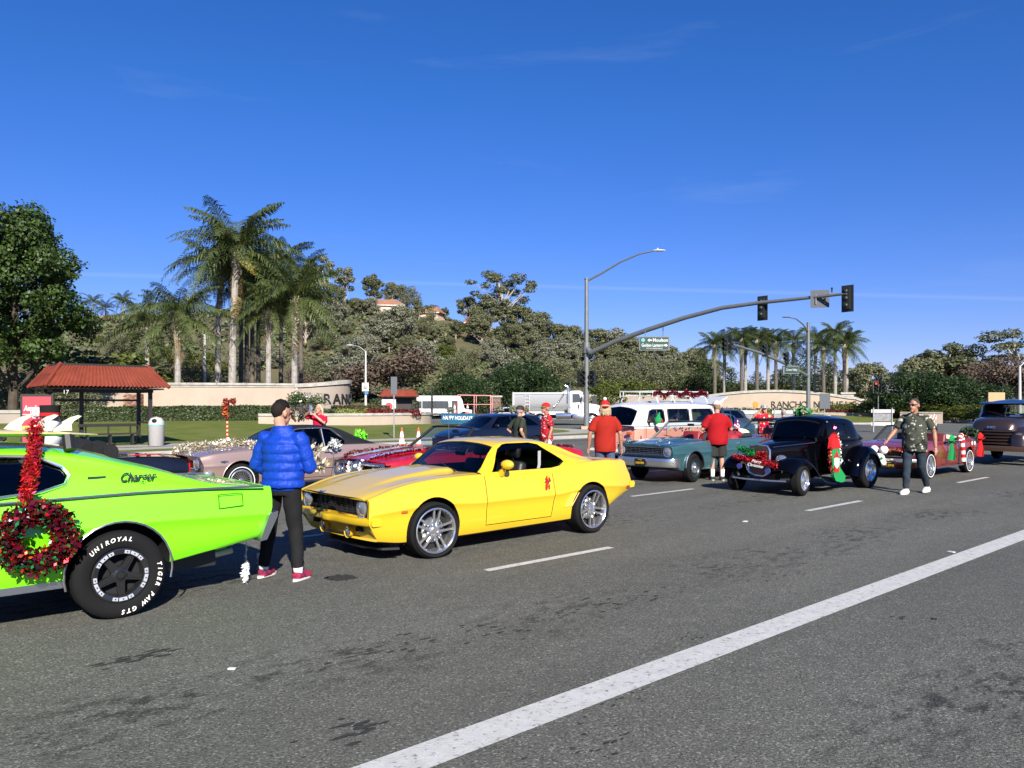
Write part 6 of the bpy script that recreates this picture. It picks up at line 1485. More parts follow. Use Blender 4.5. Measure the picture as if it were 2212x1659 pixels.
# ================================================================ PONY CARS (a hardtop and an open one)
def pony_spec(): return dict(L=4.61, n=50, tuck=.93,
 c=dict(w=[(0, .80), (.3, .845), (.83, .86), (2.5, .862), (3.57, .868), (4.3, .85), (4.61, .81)], fs=[(0, .97), (1, .95), (4.61, .955)],
   m=[(0, .62), (2.6, .66), (3.2, .70), (4.61, .66)], s=[(0, .80), (.3, .845), (1.3, .895), (2.5, .90), (3.2, .93), (4.0, .92), (4.61, .86)],
   b=[(0, .36), (.4, .26), (1.2, .235), (3.2, .24), (4.1, .31), (4.61, .44)], h=[(0, .80), (.3, .855), (1.3, .93), (2.5, .89), (3.6, .91), (4.2, .90), (4.61, .85)],
   bulge=[(0, 0), (.4, .01), (1.2, .015), (1.4, 0), (4.61, 0)], hin=[(0, .02), (4.61, .02)], yh=[(0, .66), (1.3, .68), (3, .66), (4.61, .66)]),
 nose_bow=.10, nose_len=.6, nose_rake=[(.3, .25), (.5, .06), (.62, .05), (.78, .0), (.9, .02)], tail_bow=.05, tail_rake=[(.3, .25), (.55, .05), (.9, .03)],
 wells=[(.83, .37, .34), (3.57, .37, .34)], well_in=.5, cuts=[(0, 0, .645, .34, .94, .17)],
 cabin=[(mirror_poly([(1.6, 0), (1.6, .70), (3.0, .74), (3.25, .6), (3.25, 0)]), .32)],
 grooves=[((.25, .63, .84), (1.5, .66, .95), .009, .09), ((.25, -.63, .84), (1.5, -.66, .95), .009, .09)],
 door=[(1.62, .31), (2.78, .31), (2.82, .6), (2.80, 1.1), (1.62, 1.1)], door_in=.66)
def pony_front(r, S, pm, pl=None):
 g = MB(); g.box((.17, 0, .645), (.02, .93, .165))
 for z in (.585, .605, .625, .645, .665, .685, .705): g.box((.13, 0, z), (.02, .9, .006))
 g.build('grille', M_BLACK, r, smooth=False)
 MB().tube([(.09 + .01, y, z) for y, z in [(-.46, .565), (-.46, .725), (.46, .725), (.46, .565)]], .012, 6, closed=True).build('grille_surround', M_CHROME, r)
 c = MB(); c.tube([(.06, y, z) for y, z in [(-.12, .615), (.12, .615), (.12, .675), (-.12, .675)]], .014, 6, closed=True); c.sidepoly([(.05, .625), (.09, .625), (.09, .67), (.05, .67)], -.05, .05); c.build('grille_emblem', M_CHROME, r)
 for s in (-1, 1):
  headlamp(r, .045, s * .675, .665, .088)
  MB().box((.06, s * .53, .655), (.06, .05, .14), bev=.02).build('gill_trim', pm, r)
 b = MB(); rows = []
 for y in np.linspace(-.87, .87, 25):
  q = abs(y) / .87; x = -.05 + .26 * q ** 5; rows.append([Vector((x + .09, y, .52)), Vector((x + .01, y, .515)), Vector((x - .015, y, .48)), Vector((x + .005, y, .435)), Vector((x + .09, y, .43))])
 b.grid(rows, closed=True); b.f += [tuple(range(5)), tuple(range(len(b.v) - 5, len(b.v)))]; b.m += [0, 0]; b.build('front_bumper', M_CHROME, r, angle=50)
 b = MB()
 for y in np.linspace(-.8, .8, 9): pass
 b.tube([(4.55, -.84, .52), (4.66, -.7, .52), (4.69, 0, .52), (4.66, .7, .52), (4.55, .84, .52)], .045, 8); b.build('rear_bumper', M_CHROME, r)
 for s in (-1, 1):
  for k in range(3): MB().box((4.60, s * (.48 + .09 * k), .70), (.03, .06, .16), bev=.01).build('tail_light', M_REDLENS, r)
  a = MB(); a.tube([(.83 + math.cos(q) * .375, s * .862, .34 + math.sin(q) * .375) for q in np.linspace(-.1, PI + .1, 18)], .010, 6); a.build('arch_trim', pm, r)
  MB().box((2.66, s * .862, .80), (.12, .03, .03), bev=.008).build('door_handle', M_CHROME, r)
  MB().tube([(.9, s * .862, .565), (1.6, s * .866, .50), (2.8, s * .87, .50), (3.1, s * .872, .56)], .006, 5).build('side_crease', pm, r)
  MB().box((2.2, s * .845, .25), (1.9, .02, .035)).build('sill_trim', M_STEEL, r, smooth=False)
 u = MB(); u.box((2.2, 0, .27), (3.2, 1.1, .12)); u.build('chassis', M_BLACK, r, smooth=False)
 if pl: plate(r, (-.075, -.22, .36), (0, -1, 0), pl, mat('plate gold', (.7, .42, .03), .5), mat('plate black', (.012, .012, .012), .4))
def open_frame(r, x0, x1, yb, yt, zb, zt, bow, m, glass, name='windscreen_frame'):
 """windscreen frame and pane of an open car"""
 f = MB(); top = [Vector((x1 - bow * .6 * (1 - (y / yt) ** 2), y, zt + .02 * (1 - (y / yt) ** 2))) for y in np.linspace(-yt, yt, 13)]
 bot = [Vector((x0 - bow * (1 - (y / yb) ** 2), y, zb)) for y in np.linspace(-yb, yb, 13)]
 f.tube(top, .028, 6, flat=.8); f.tube([bot[0], top[0]], .028, 6); f.tube([bot[-1], top[-1]], .028, 6); o = f.build(name, m, r)
 MB().grid([[a.lerp(b, t) for a, b in zip(bot, top)] for t in np.linspace(0, 1, 5)]).build('windscreen', glass, r)
 MB().box((x1 + .06, 0, zt - .07), (.03, .2, .06), bev=.015).build('rear_view_mirror', M_BLACK, r)
 return o
M_MAUVE = paint('mauve car paint', (.29, .205, .185), .4, .3); M_VINYL = mat('black vinyl roof', (.014, .015, .017), .6, bump=.25, bscale=160)
def mauve_coupe():
 S = pony_spec()
 S['k'] = dict(x=(1.32, 3.95), a_top=1.92, c_top=3.0, bow=.12, rbow=.06, crown=.04, n=48,
  c=dict(zt=[(1.32, .92), (1.6, 1.09), (1.92, 1.265), (2.1, 1.30), (2.5, 1.318), (2.9, 1.305), (3.1, 1.27), (3.5, 1.10), (3.95, .92)], yb=[(1.32, .78), (2.5, .80), (3.95, .76)], zb=[(1.32, .89), (3.95, .905)], yr=[(1.32, .75), (1.7, .64), (1.92, .59), (3.0, .585), (3.95, .66)]),
  side=[[(1.62, .925), (1.98, 1.19), (2.15, 1.235), (2.62, 1.24), (2.62, .92)], [(2.655, .92), (2.655, 1.238), (2.85, 1.22), (3.15, .99), (3.12, .93)]],
  top=[mirror_poly([(1.1, 0), (1.32, .66), (1.40, .66), (1.84, .55), (1.84, 0)]), mirror_poly([(3.15, 0), (3.15, .46), (3.75, .54), (3.8, 0)])])
 r = empty('parked_car', label='dusty mauve two-door coupe with black vinyl roof and gold garland on its bonnet', cat='car', group='classic cars lined up for the parade')
 car_body(S, M_MAUVE, r); canopy_parts(S, M_VINYL, r, glass=glassmat('mid tint glass', (.45, .5, .5)))
 wheels(r, S, .86, .325, .19, .215, 'wire', wall=(.252, .268)); pony_front(r, S, M_MAUVE)
 for s in (-1, 1):
  MB().tube([(1.5, s * .775, .93), (1.95, s * .615, 1.21), (2.15, s * .605, 1.255), (2.65, s * .605, 1.262), (2.88, s * .61, 1.235), (3.2, s * .72, .98)], .010, 5).build('drip_rail', M_CHROME, r)
  MB().tube([(2.637, s * .80, .90), (2.637, s * .635, 1.245)], .014, 5).build('window_post', M_CHROME, r)
  e = MB(); e.sidepoly([(.42, .70), (.50, .675), (.58, .70), (.53, .72), (.47, .72)], s * .853, s * .862); e.build('fender_badge', M_STEEL, r, smooth=False)
  m_ = MB(); m_.lathe([(.06, -.03), (.05, -.05), (0, -.06)], 14, axis='X', c=(1.75, s * .93, 1.02)); m_.lathe([(.06, -.03), (0, -.025)], 14, axis='X', c=(1.75, s * .93, 1.02)); m_.tube([(1.72, s * .92, 1.0), (1.75, s * .82, .90)], .012, 5); m_.build('mirror', M_CHROME, r)
 for s in (-1, 1): seat(r, 2.15, s * .36, .34, M_BLACK, head=False)
 steering(r, 1.95, -.36, .84); MB().box((1.72, 0, .80), (.2, 1.3, .16), bev=.05).build('dashboard', M_BLACK, r)
 for y in (-.45, .1): MB().tube([(1.36, y, .945), (1.48, y + .45, 1.01)], .009, 5).build('wiper', M_BLACK, r)
 r.location = rd(5.75 - .83 * .957, 14.0 + .86 * .957); r.rotation_euler = (0, 0, math.atan2(U.y, U.x)); r.scale = (.957, .957, 1.02); return r
CAR_MAUVE = mauve_coupe()
M_MAROON = paint('maroon car paint', (.20, .018, .010), .36)
def maroon_open():
 S = pony_spec(); r = empty('parked_car', label='maroon open-top car with pink hat on its seat and candy cane on the door', cat='car', group='classic cars lined up for the parade')
 car_body(S, M_MAROON, r); wheels(r, S, .86, .325, .19, .225, 'styled', wall=(.262, .282)); pony_front(r, S, M_MAROON, '712P0')
 open_frame(r, 1.42, 1.88, .77, .62, .90, 1.27, .14, M_VINYL, M_GLASS)
 for s in (-1, 1): seat(r, 2.2, s * .36, .34, mat('maroon vinyl', (.12, .012, .012), .5), head=False)
 MB().box((2.95, 0, .70), (.4, 1.1, .5), bev=.1).build('rear_seat', mat('maroon vinyl', (.12, .012, .012), .5), r)
 steering(r, 2.0, -.36, .88); MB().box((1.72, 0, .80), (.2, 1.3, .16), bev=.05).build('dashboard', M_BLACK, r)
 sb = MB(); sb.ball((3.25, 0, .92), (.36, .70, .13), 20); sb.build('folded_top', mat('cream canvas', (.62, .55, .42), .9), r)
 for s in (-1, 1):
  for x in (3.75, 3.95): MB().cyl((x, s * .868, .79), .055, .006, 18, axis='Y').build('round_sticker', mat('cream sticker', (.75, .7, .5), .5), r)
 place(r, 19.5 - .83 * .957, 7.0 + .86 * .957); return r
CAR_MAROON = maroon_open()
# ================================================================ RED STRIPED CONVERTIBLE
M_REDP = paint('red car paint', (.40, .008, .018), .3)
M_STRIPE = paint('white stripe paint', (.6, .61, .63), .35)
def striped_car():
 S = dict(L=4.75, n=50, tuck=.93,
  c=dict(w=[(0, .84), (.3, .90), (.95, .92), (3.7, .93), (4.4, .90), (4.75, .84)], fs=[(0, .97), (4.75, .95)], m=[(0, .62), (2.9, .62), (3.6, .68), (4.75, .64)],
    s=[(0, .80), (.3, .825), (1.4, .885), (2.9, .89), (3.3, .935), (3.8, .93), (4.75, .84)], b=[(0, .36), (.4, .27), (1.3, .23), (3.2, .24), (4.2, .32), (4.75, .46)],
    h=[(0, .80), (.3, .84), (1.4, .93), (2.5, .88), (3.6, .90), (4.75, .83)], bulge=[(0, .02), (.3, .04), (1.2, .04), (1.4, 0), (4.75, 0)], hin=[(0, .03), (4.75, .02)], yh=[(0, .70), (4.75, .70)]),
  nose_bow=.10, nose_len=.6, nose_rake=[(.3, .2), (.5, .03), (.75, .0), (.9, .02)], tail_bow=.05, tail_rake=[(.3, .25), (.6, .02), (.9, .06)],
  wells=[(.95, .37, .34), (3.7, .37, .34)], well_in=.55, cuts=[(-.02, -.47, .655, .36, .74, .20), (-.02, .47, .655, .36, .74, .20)],
  cabin=[(mirror_poly([(1.75, 0), (1.75, .74), (3.2, .76), (3.3, 0)]), .32)],
  grooves=[((.3, .68, .84), (1.6, .70, .95), .009, .09), ((.3, -.68, .84), (1.6, -.70, .95), .009, .09)], door=[(1.75, .31), (2.95, .31), (2.98, 1.1), (1.75, 1.1)], door_in=.7)
 r = empty('parked_car', label='red open-top car with two white bonnet stripes and split chrome grille', cat='car', group='classic cars lined up for the parade')
 car_body(S, M_REDP, r); wheels(r, S, .92, .33, .2, .225, 'styled')
 M_CH2 = mat('dull chrome', (.5, .52, .54), .22, .95)
 for s in (-1, 1):
  o = MB().box((.12, s * .47, .655), (.02, .72, .19)).build('grille', M_BLACK, r, smooth=False)
  MB().tube([(-.03 + .08 * (abs(y) / .9) ** 3, s * y, z) for y, z in [(.10, .565), (.10, .76), (.80, .755), (.86, .66), (.80, .555)]], .028, 6, closed=True).build('grille_surround', M_CH2, r)
  for k in (0, 1): headlamp(r, .06, s * (.50 + .17 * k), .655, .070)
  t = MB(); t.tube([(.10, s * .23, z) for z in np.linspace(.58, .73, 5)], .05, 6);
  st = MB(); rows = []
  for x in np.linspace(.10, 1.40, 18):
   z = curve(S['c']['h'])(x) + curve(S['c']['bulge'])(x) + .016; wd = .125 * min(1, .35 + (x - .1) * 1.2); rows.append([Vector((x, s * .29 - wd, z)), Vector((x, s * .29 + wd, z))])
  st.grid(rows); st.build('bonnet_stripe', M_STRIPE, r)
 b = MB(); b.lathe([(0, -.16), (.05, -.14), (.085, -.06), (.10, .02), (.085, .12)], 14, axis='X', c=(.06, 0, .68)); b.v = [(p[0], p[1], .68 + (p[2] - .68) * 1.5) for p in b.v]; b.build('nose_piece', M_CH2, r)
 b = MB(); b.tube([(.25, -.90, .47), (.06, -.84, .47), (-.06, 0, .47), (.06, .84, .47), (.25, .90, .47)], .055, 8); b.build('front_bumper', M_CHROME, r)
 MB().tube([(4.65, -.85, .55), (4.8, -.7, .55), (4.82, 0, .55), (4.8, .7, .55), (4.65, .85, .55)], .05, 8).build('rear_bumper', M_CHROME, r)
 open_frame(r, 1.5, 2.02, .80, .64, .90, 1.30, .16, M_VINYL, M_GLASS)
 for s in (-1, 1): seat(r, 2.4, s * .38, .34, M_BLACK, head=False)
 steering(r, 2.2, -.38, .88); MB().box((1.85, 0, .80), (.2, 1.35, .16), bev=.05).build('dashboard', M_BLACK, r)
 MB().ball((3.35, 0, .94), (.35, .74, .12), 20).build('folded_top', M_VINYL, r)
 MB().tube([(1.35, -.80, .92), (1.33, -.80, 1.75)], .006, 5).build('aerial', M_STEEL, r)
 r.location = rd(6.62, 10.45 + .92 * .957); r.rotation_euler = (0, 0, math.atan2(U.y, U.x)); r.scale = (1.0, .957, 1.03); return r
CAR_STRIPE = striped_car()
# ================================================================ TEAL CONVERTIBLE
M_TEAL = paint('teal car paint', (.044, .125, .150), .4, .35)
def teal_open():
 S = dict(L=4.98, n=52, tuck=.94,
  c=dict(w=[(0, .83), (.25, .865), (.85, .88), (3.6, .885), (4.5, .87), (4.98, .80)], fs=[(0, .98), (4.98, .965)], m=[(0, .66), (2.5, .68), (4.98, .70)],
    s=[(0, .845), (.2, .87), (1.2, .925), (3.6, .945), (4.98, .88)], b=[(0, .34), (.5, .27), (3.4, .27), (4.2, .33), (4.98, .44)], h=[(0, .86), (.2, .885), (1.2, .965), (2.4, .92), (3.8, .945), (4.98, .87)],
    hin=[(0, .005), (4.98, .005)], yh=[(0, .70), (4.98, .74)], bulge=[(0, .01), (1.1, .02), (1.4, 0), (4.98, 0)]),
  nose_bow=.03, nose_len=.5, nose_rake=[(.3, .18), (.5, .04), (.6, .04), (.85, .0), (.9, .01)], tail_bow=.06, tail_rake=[(.3, .2), (.6, .03), (.95, .03)],
  wells=[(.85, .37, .345), (3.67, .36, .345)], well_in=.5, cuts=[(-.02, 0, .715, .16, 1.62, .185)],
  cabin=[(mirror_poly([(1.5, 0), (1.5, .74), (3.25, .77), (3.35, 0)]), .32)],
  grooves=[((.12, .68, .88), (1.4, .70, .97), .009, .07), ((.12, -.68, .88), (1.4, -.70, .97), .009, .07)], door=[(1.52, .33), (2.82, .33), (2.86, 1.2), (1.52, 1.2)], door_in=.68)
 r = empty('parked_car', label='teal open-top car with round headlights and DARTIME licence plate', cat='car', group='classic cars lined up for the parade')
 car_body(S, M_TEAL, r); wheels(r, S, .865, .325, .19, .215, 'hubcap', steer=.12, mats=[M_CHROME, M_DARK, M_STEEL, mat('dark teal wheel', (.03, .05, .055), .4, .5)])
 g = MB(); g.box((.11, 0, .715), (.02, 1.3, .17))
 gm = MB()
 for z in np.linspace(.64, .79, 5): gm.box((.055, 0, z), (.045, 1.10, .009))
 for k in range(9): gm.box((.05, (k - 4) * .13, .715), (.04, .008, .15))
 gm.box((.05, 0, .80), (.06, 1.16, .016)); gm.box((.05, 0, .628), (.06, 1.16, .016))
 g.build('grille_back', M_BLACK, r, smooth=False); gm.build('grille', mat('grille alloy', (.5, .52, .52), .25, 1.0), r, smooth=False)
 for s in (-1, 1):
  headlamp(r, .035, s * .685, .715, .098, bezel=M_CHROME)
  MB().box((-.005, s * .56, .40), (.04, .2, .05), bev=.012).build('turn_signal', M_REDLENS, r)
  a = MB(); a.tube([(.85 + math.cos(q) * .372, s * .882, .345 + math.sin(q) * .372) for q in np.linspace(.0, PI, 20)], .014, 6); a.build('arch_trim', M_STEEL, r)
  MB().box((2.70, s * .885, .83), (.12, .035, .035), bev=.01).build('door_handle', M_CHROME, r)
  MB().tube([(.05, s * .855, .868), (1.5, s * .852, .925), (3.6, s * .858, .945), (4.9, s * .80, .89)], .008, 5).build('belt_trim', M_CHROME, r)
  MB().tube([(.03, s * .72, .885), (.06, s * .72, .93), (.18, s * .72, .90)], .012, 6).build('fender_ornament', M_CHROME, r)
 b = MB(); rows = []
 for y in np.linspace(-.89, .89, 25):
  q = abs(y) / .89; x = -.07 + .22 * q ** 6; rows.append([Vector((x + .09, y, .56)), Vector((x, y, .555)), Vector((x - .03, y, .50)), Vector((x - .01, y, .46)), Vector((x - .015, y, .42)), Vector((x + .02, y, .37)), Vector((x + .1, y, .365))])
 b.grid(rows, closed=True); b.f += [tuple(range(7)), tuple(range(len(b.v) - 7, len(b.v)))]; b.m += [0, 0]; b.build('front_bumper', M_CHROME, r, angle=50)
 MB().tube([(4.85, -.85, .5), (5.0, -.75, .5), (5.05, 0, .5), (5.0, .75, .5), (4.85, .85, .5)], .06, 8).build('rear_bumper', M_CHROME, r)
 plate(r, (-.115, .0, .455), (0, -1, 0), 'DARTIME', mat('plate gold', (.7, .42, .03), .5), mat('plate black', (.012, .012, .012), .4))
 em = MB(); em.sidepoly([(-.0, .90), (.02, .86), (.05, .86), (.06, .90)], -.05, .05); em.build('bonnet_emblem', M_CHROME, r)
 sc = MB(); add_text(sc, 'Dodge', .06, frame_m((.012, -.42, .862), (0, -1, 0), (.3, 0, 1)), ext=.006, shear=.4); sc.build('script_badge', M_CHROME, r, smooth=False)
 open_frame(r, 1.35, 1.86, .78, .64, .93, 1.34, .16, mat('dark blue windscreen frame', (.02, .045, .055), .4), M_GLASS)
 ind = mat('red vinyl', (.35, .03, .03), .5)
 for s in (-1, 1): seat(r, 2.2, s * .4, .36, ind, head=False)
 steering(r, 2.0, -.38, .93); MB().box((1.68, 0, .85), (.2, 1.4, .16), bev=.05).build('dashboard', M_TEAL, r)
 MB().box((3.0, 0, .75), (.4, 1.3, .55), bev=.12).build('rear_seat', ind, r)
 MB().ball((3.55, 0, .98), (.45, .72, .16), 20).build('folded_top', mat('dark canvas', (.02, .025, .03), .85), r)
 MB().ball((3.25, -.25, 1.0), (.3, .38, .16), 16).build('blanket', mat('red plaid', (.3, .015, .02), .9, col2=(.12, .02, .05), vscale=30), r); MB().ball((3.55, -.32, 1.05), (.36, .3, .12), 16).build('cream_cover', mat('cream canvas', (.62, .55, .42), .9), r)
 for y in (-.5, .05): MB().tube([(1.30, y, .965), (1.38, y + .2, 1.0), (1.46, y + .45, 1.02)], .009, 5).build('wiper', M_BLACK, r)
 MB().tube([(.95, .70, .9), (.95, .70, 1.65)], .005, 5).build('aerial', M_STEEL, r)
 # bulbs painted on the windscreen
 bu = MB(); cols = [mat('bulb %d' % i, c, .5) for i, c in enumerate([(.35, .1, .35), (.1, .25, .5), (.1, .45, .2), (.55, .3, .1), (.15, .4, .5)])]
 for k in range(15):
  y = .52 - k * .066; f = .62 + .07 * math.sin(k * 1.9); p = Vector((lerp(1.35, 1.86, f) - lerp(.16, .1, f) * (1 - (y / .72) ** 2) - .012, y, lerp(.93, 1.34, f)))
  M = frame_m(p, (0, -1, 0), (.5, .0, .41)); poly = [(.0, .035), (.012, .02), (.021, -.01), (.017, -.04), (.0, -.065), (-.017, -.04), (-.021, -.01), (-.012, .02)]
  bu.add([M @ Vector((q[0] * 1.1, q[1] * 1.2, 0)) for q in poly], [tuple(range(8))], k % 5)
 bu.build('painted_bulbs', cols, r, smooth=False)
 r.location = rd(14.67 - .85 * .957, 10.25 + .865 * .957); r.rotation_euler = (0, 0, math.atan2(U.y, U.x)); r.scale = (.957, .957, 1.0); return r
CAR_TEAL = teal_open()
# ================================================================ BLACK HOT ROD
M_BLK = mat('black car paint', (.0012, .0012, .0025), .04, spec=.22)
def fender(mb, path, y0, y1, lip=.10, th=.016, crown=.05):
 P = [Vector((x, 0, z)) for x, z in path]; n = len(P); rows = []
 for i, p in enumerate(P):
  d = (P[min(i + 1, n - 1)] - P[max(i - 1, 0)]).normalized(); nn = Vector((-d.z, 0, d.x))
  if nn.z < 0 and abs(nn.z) > .3: nn = -nn
  top = []
  for f in np.linspace(0, 1, 9): top.append(p + Vector((0, lerp(y0, y1, f), 0)) + nn * (crown * math.sin(PI * min(1, f * .95 + .05)) - lip * max(0, (f - .72) / .28) ** 2))
  rows.append(top + [q - nn * th for q in reversed(top)])
 k0 = len(mb.v); mb.grid(rows, closed=True); m = len(rows[0]); mb.f += [tuple(k0 + j for j in range(m)), tuple(len(mb.v) - m + j for j in range(m))]; mb.m += [0, 0]
def smooth_path(keys, n=24):
 fx = curve([(i, k[0]) for i, k in enumerate(keys)]); fz = curve([(i, k[1]) for i, k in enumerate(keys)]); m = len(keys) - 1
 return [(fx(t), fz(t)) for t in np.linspace(0, m, n)]
def hot_rod():
 r = empty('parked_car', label='glossy black hot rod coupe with open front wheels and red sequin truck on its grille', cat='car', group='classic cars lined up for the parade')
 H = lambda w, zb, zs, zt: [(0, zb), (w * .8, zb), (w, zb + .03), (w * 1.0, (zb + zs) / 2), (w * .98, zs - .06), (w * .9, zs), (w * .6, zt - .005), (0, zt)]
 me = sloft([(-.22, H(.245, .44, .97, 1.02)), (.2, H(.30, .43, 1.01, 1.065)), (.7, H(.40, .42, 1.05, 1.105)), (1.02, H(.50, .40, 1.07, 1.13))], 16, [M_BLK, M_DARK]); link_mesh('hood', me, r)
 me = sloft([(1.0, H(.50, .36, 1.08, 1.13)), (1.2, H(.60, .34, 1.09, 1.12)), (1.8, H(.69, .34, 1.10, 1.11)), (2.3, H(.70, .36, 1.11, 1.12)), (2.7, H(.66, .40, 1.08, 1.13)), (3.05, H(.55, .46, .92, 1.0)), (3.25, H(.42, .52, .74, .80))], 34, [M_BLK, M_DARK])
 cut = MB(); cut.prism(mirror_poly([(1.15, 0), (1.15, .48), (1.8, .60), (2.5, .60), (2.5, 0)]), 2, M=Matrix.Translation((0, 0, .5)))
 me = boolean(me, cut); link_mesh('body', me, r)
 S = dict(k=dict(x=(1.02, 2.85), a_top=1.24, c_top=2.35, bow=.05, rbow=.06, crown=.07, n=44, zcut=.9,
  c=dict(zt=[(1.02, 1.15), (1.1, 1.35), (1.2, 1.53), (1.3, 1.585), (1.7, 1.615), (2.1, 1.605), (2.4, 1.55), (2.65, 1.38), (2.85, 1.12)], yb=[(1.02, .55), (1.3, .63), (1.8, .69), (2.3, .70), (2.85, .60)], zb=[(1.02, 1.10), (2.85, 1.10)], yr=[(1.02, .53), (1.25, .585), (1.8, .61), (2.3, .60), (2.85, .50)]),
  side=[[(1.34, 1.17), (1.40, 1.42), (1.95, 1.43), (2.02, 1.40), (2.02, 1.18)]], top=[mirror_poly([(.9, 0), (.9, .50), (1.175, .50), (1.175, 0)]), mirror_poly([(2.62, 0), (2.62, .28), (2.8, .28), (2.8, 0)])]))
 canopy_parts(S, M_BLK, r, glass=M_TINT)
 # windscreen surround, door seams
 for s in (-1, 1):
  MB().tube([(1.30, s * .70, .48), (1.31, s * .705, 1.09)], .006, 5).build('door_seam', M_DARK, r)
  for x, z in ((1.22, 1.12), (1.26, 1.47), (2.06, .62), (2.06, 1.12)): MB().ball((x, s * (.69 if z < 1.3 else .625), z), (.035, .02, .02), 10).build('hinge', M_CHROME, r)
  MB().tube([(-.2, s * .252, .965), (.5, s * .37, 1.0), (1.0, s * .505, 1.035)], .007, 5).build('belt_line', M_STEEL, r)
  MB().ball((1.95, s * .705, .95), (.05, .02, .015), 10).build('door_handle', M_CHROME, r)
  f = MB(); fender(f, smooth_path([(-.46, .50), (-.36, .63), (-.15, .725), (.12, .735), (.38, .64), (.62, .44), (.9, .30), (1.25, .26)], 26), s * .40, s * .86, .09); f.build('front_fender', M_BLK, r, angle=55)
  f = MB(); f.box((1.7, s * .74, .255), (.95, .22, .03), bev=.012); f.build('running_board', M_BLK, r)
  f = MB(); fender(f, smooth_path([(2.02, .28), (2.1, .52), (2.28, .76), (2.55, .88), (2.85, .82), (3.08, .62), (3.2, .42)], 24), s * .55, s * .95, .10); f.build('rear_fender', M_BLK, r, angle=55)
  f = MB(); f.sidepoly([(.3, .40), (1.3, .28), (1.3, .42), (.6, .48)], s * .3, s * .42); f.build('frame_rail', M_BLK, r)
  e = MB(); e.lathe([(.115, -.03), (.12, .0), (.11, .07), (.06, .14), (0, .16)], 22, axis='X', c=(-.20, s * .44, .70)); o = e.build('headlight', M_CHROME, r); MB().lathe([(.112, -.03), (.06, -.045), (0, -.05)], 20, axis='X', c=(-.20, s * .44, .70)).build('lens', M_LENS, o)
  MB().tube([(-.12, s * .44, .60), (-.1, s * .40, .45)], .016, 6).build('lamp_stalk', M_CHROME, r)
  wheel(r, 0, s * (.74), .315, .19, .205, 'smoothie', s, steer=.16); wheel(r, 2.55, s * (.80), .385, .28, .235, 'smoothie', s)
  MB().tube([(0, s * .1, .30), (0, s * .65, .33)], .03, 8).build('axle', M_STEEL, r)
  MB().ball((3.2, s * .5, .62), (.05, .06, .06), 10).build('tail_light', M_REDLENS, r)
 pts = [(-.31, y, z) for y, z in [(-.235, .44), (-.255, .65), (-.255, .9), (-.20, .985), (0, 1.01), (.20, .985), (.255, .9), (.255, .65), (.235, .44), (.1, .375), (-.1, .375)]]
 MB().tube(pts, .02, 6, closed=True).build('grille_shell', M_CHROME, r)
 sh = MB(); sh.sidepoly([(-.29, .42), (-.22, .42), (-.22, .99), (-.29, .99)], -.25, .25); sh.build('grille_housing', M_BLK, r)
 g = MB(); gp_ = MB()
 for k in range(23): g.box((-.315, (k - 11) * .0205, .69), (.012, .007, .60 - .05 * abs(k - 11) / 11))
 g.box((-.318, 0, .70), (.012, .46, .012)); g.build('grille', mat('grille bars', (.34, .31, .28), .35, .9), r, smooth=False)
 MB().tube([(-.32, -.62, .30), (-.36, -.3, .29), (-.36, .3, .29), (-.32, .62, .30)], .02, 8).build('front_bumper', M_CHROME, r)
 u = MB(); u.box((1.4, 0, .36), (3.2, .6, .14)); u.build('chassis', M_BLACK, r, smooth=False)
 MB().tube([(.98, -.28, 1.14), (1.1, -.2, 1.19), (1.12, .05, 1.2)], .008, 5).build('wiper', M_STEEL, r)
 for s in (-1, 1): seat(r, 1.75, s * .3, .55, mat('black leather', (.01, .01, .011), .5), w=.5)
 steering(r, 1.55, -.3, 1.05)
 MB().ball((1.5, -.1, 1.42), (.02, .09, .03), 12).build('rear_view_mirror', M_CHROME, r)
 ang = math.atan2(U.y, U.x) - math.radians(2.5); r.rotation_euler = (0, 0, ang); r.scale = (.957,) * 3
 off = Matrix.Rotation(ang, 3, 'Z') @ Vector((0, -.835 * .957, 0)); r.location = rd(14.01, 7.29) - off; return r
CAR_ROD = hot_rod()
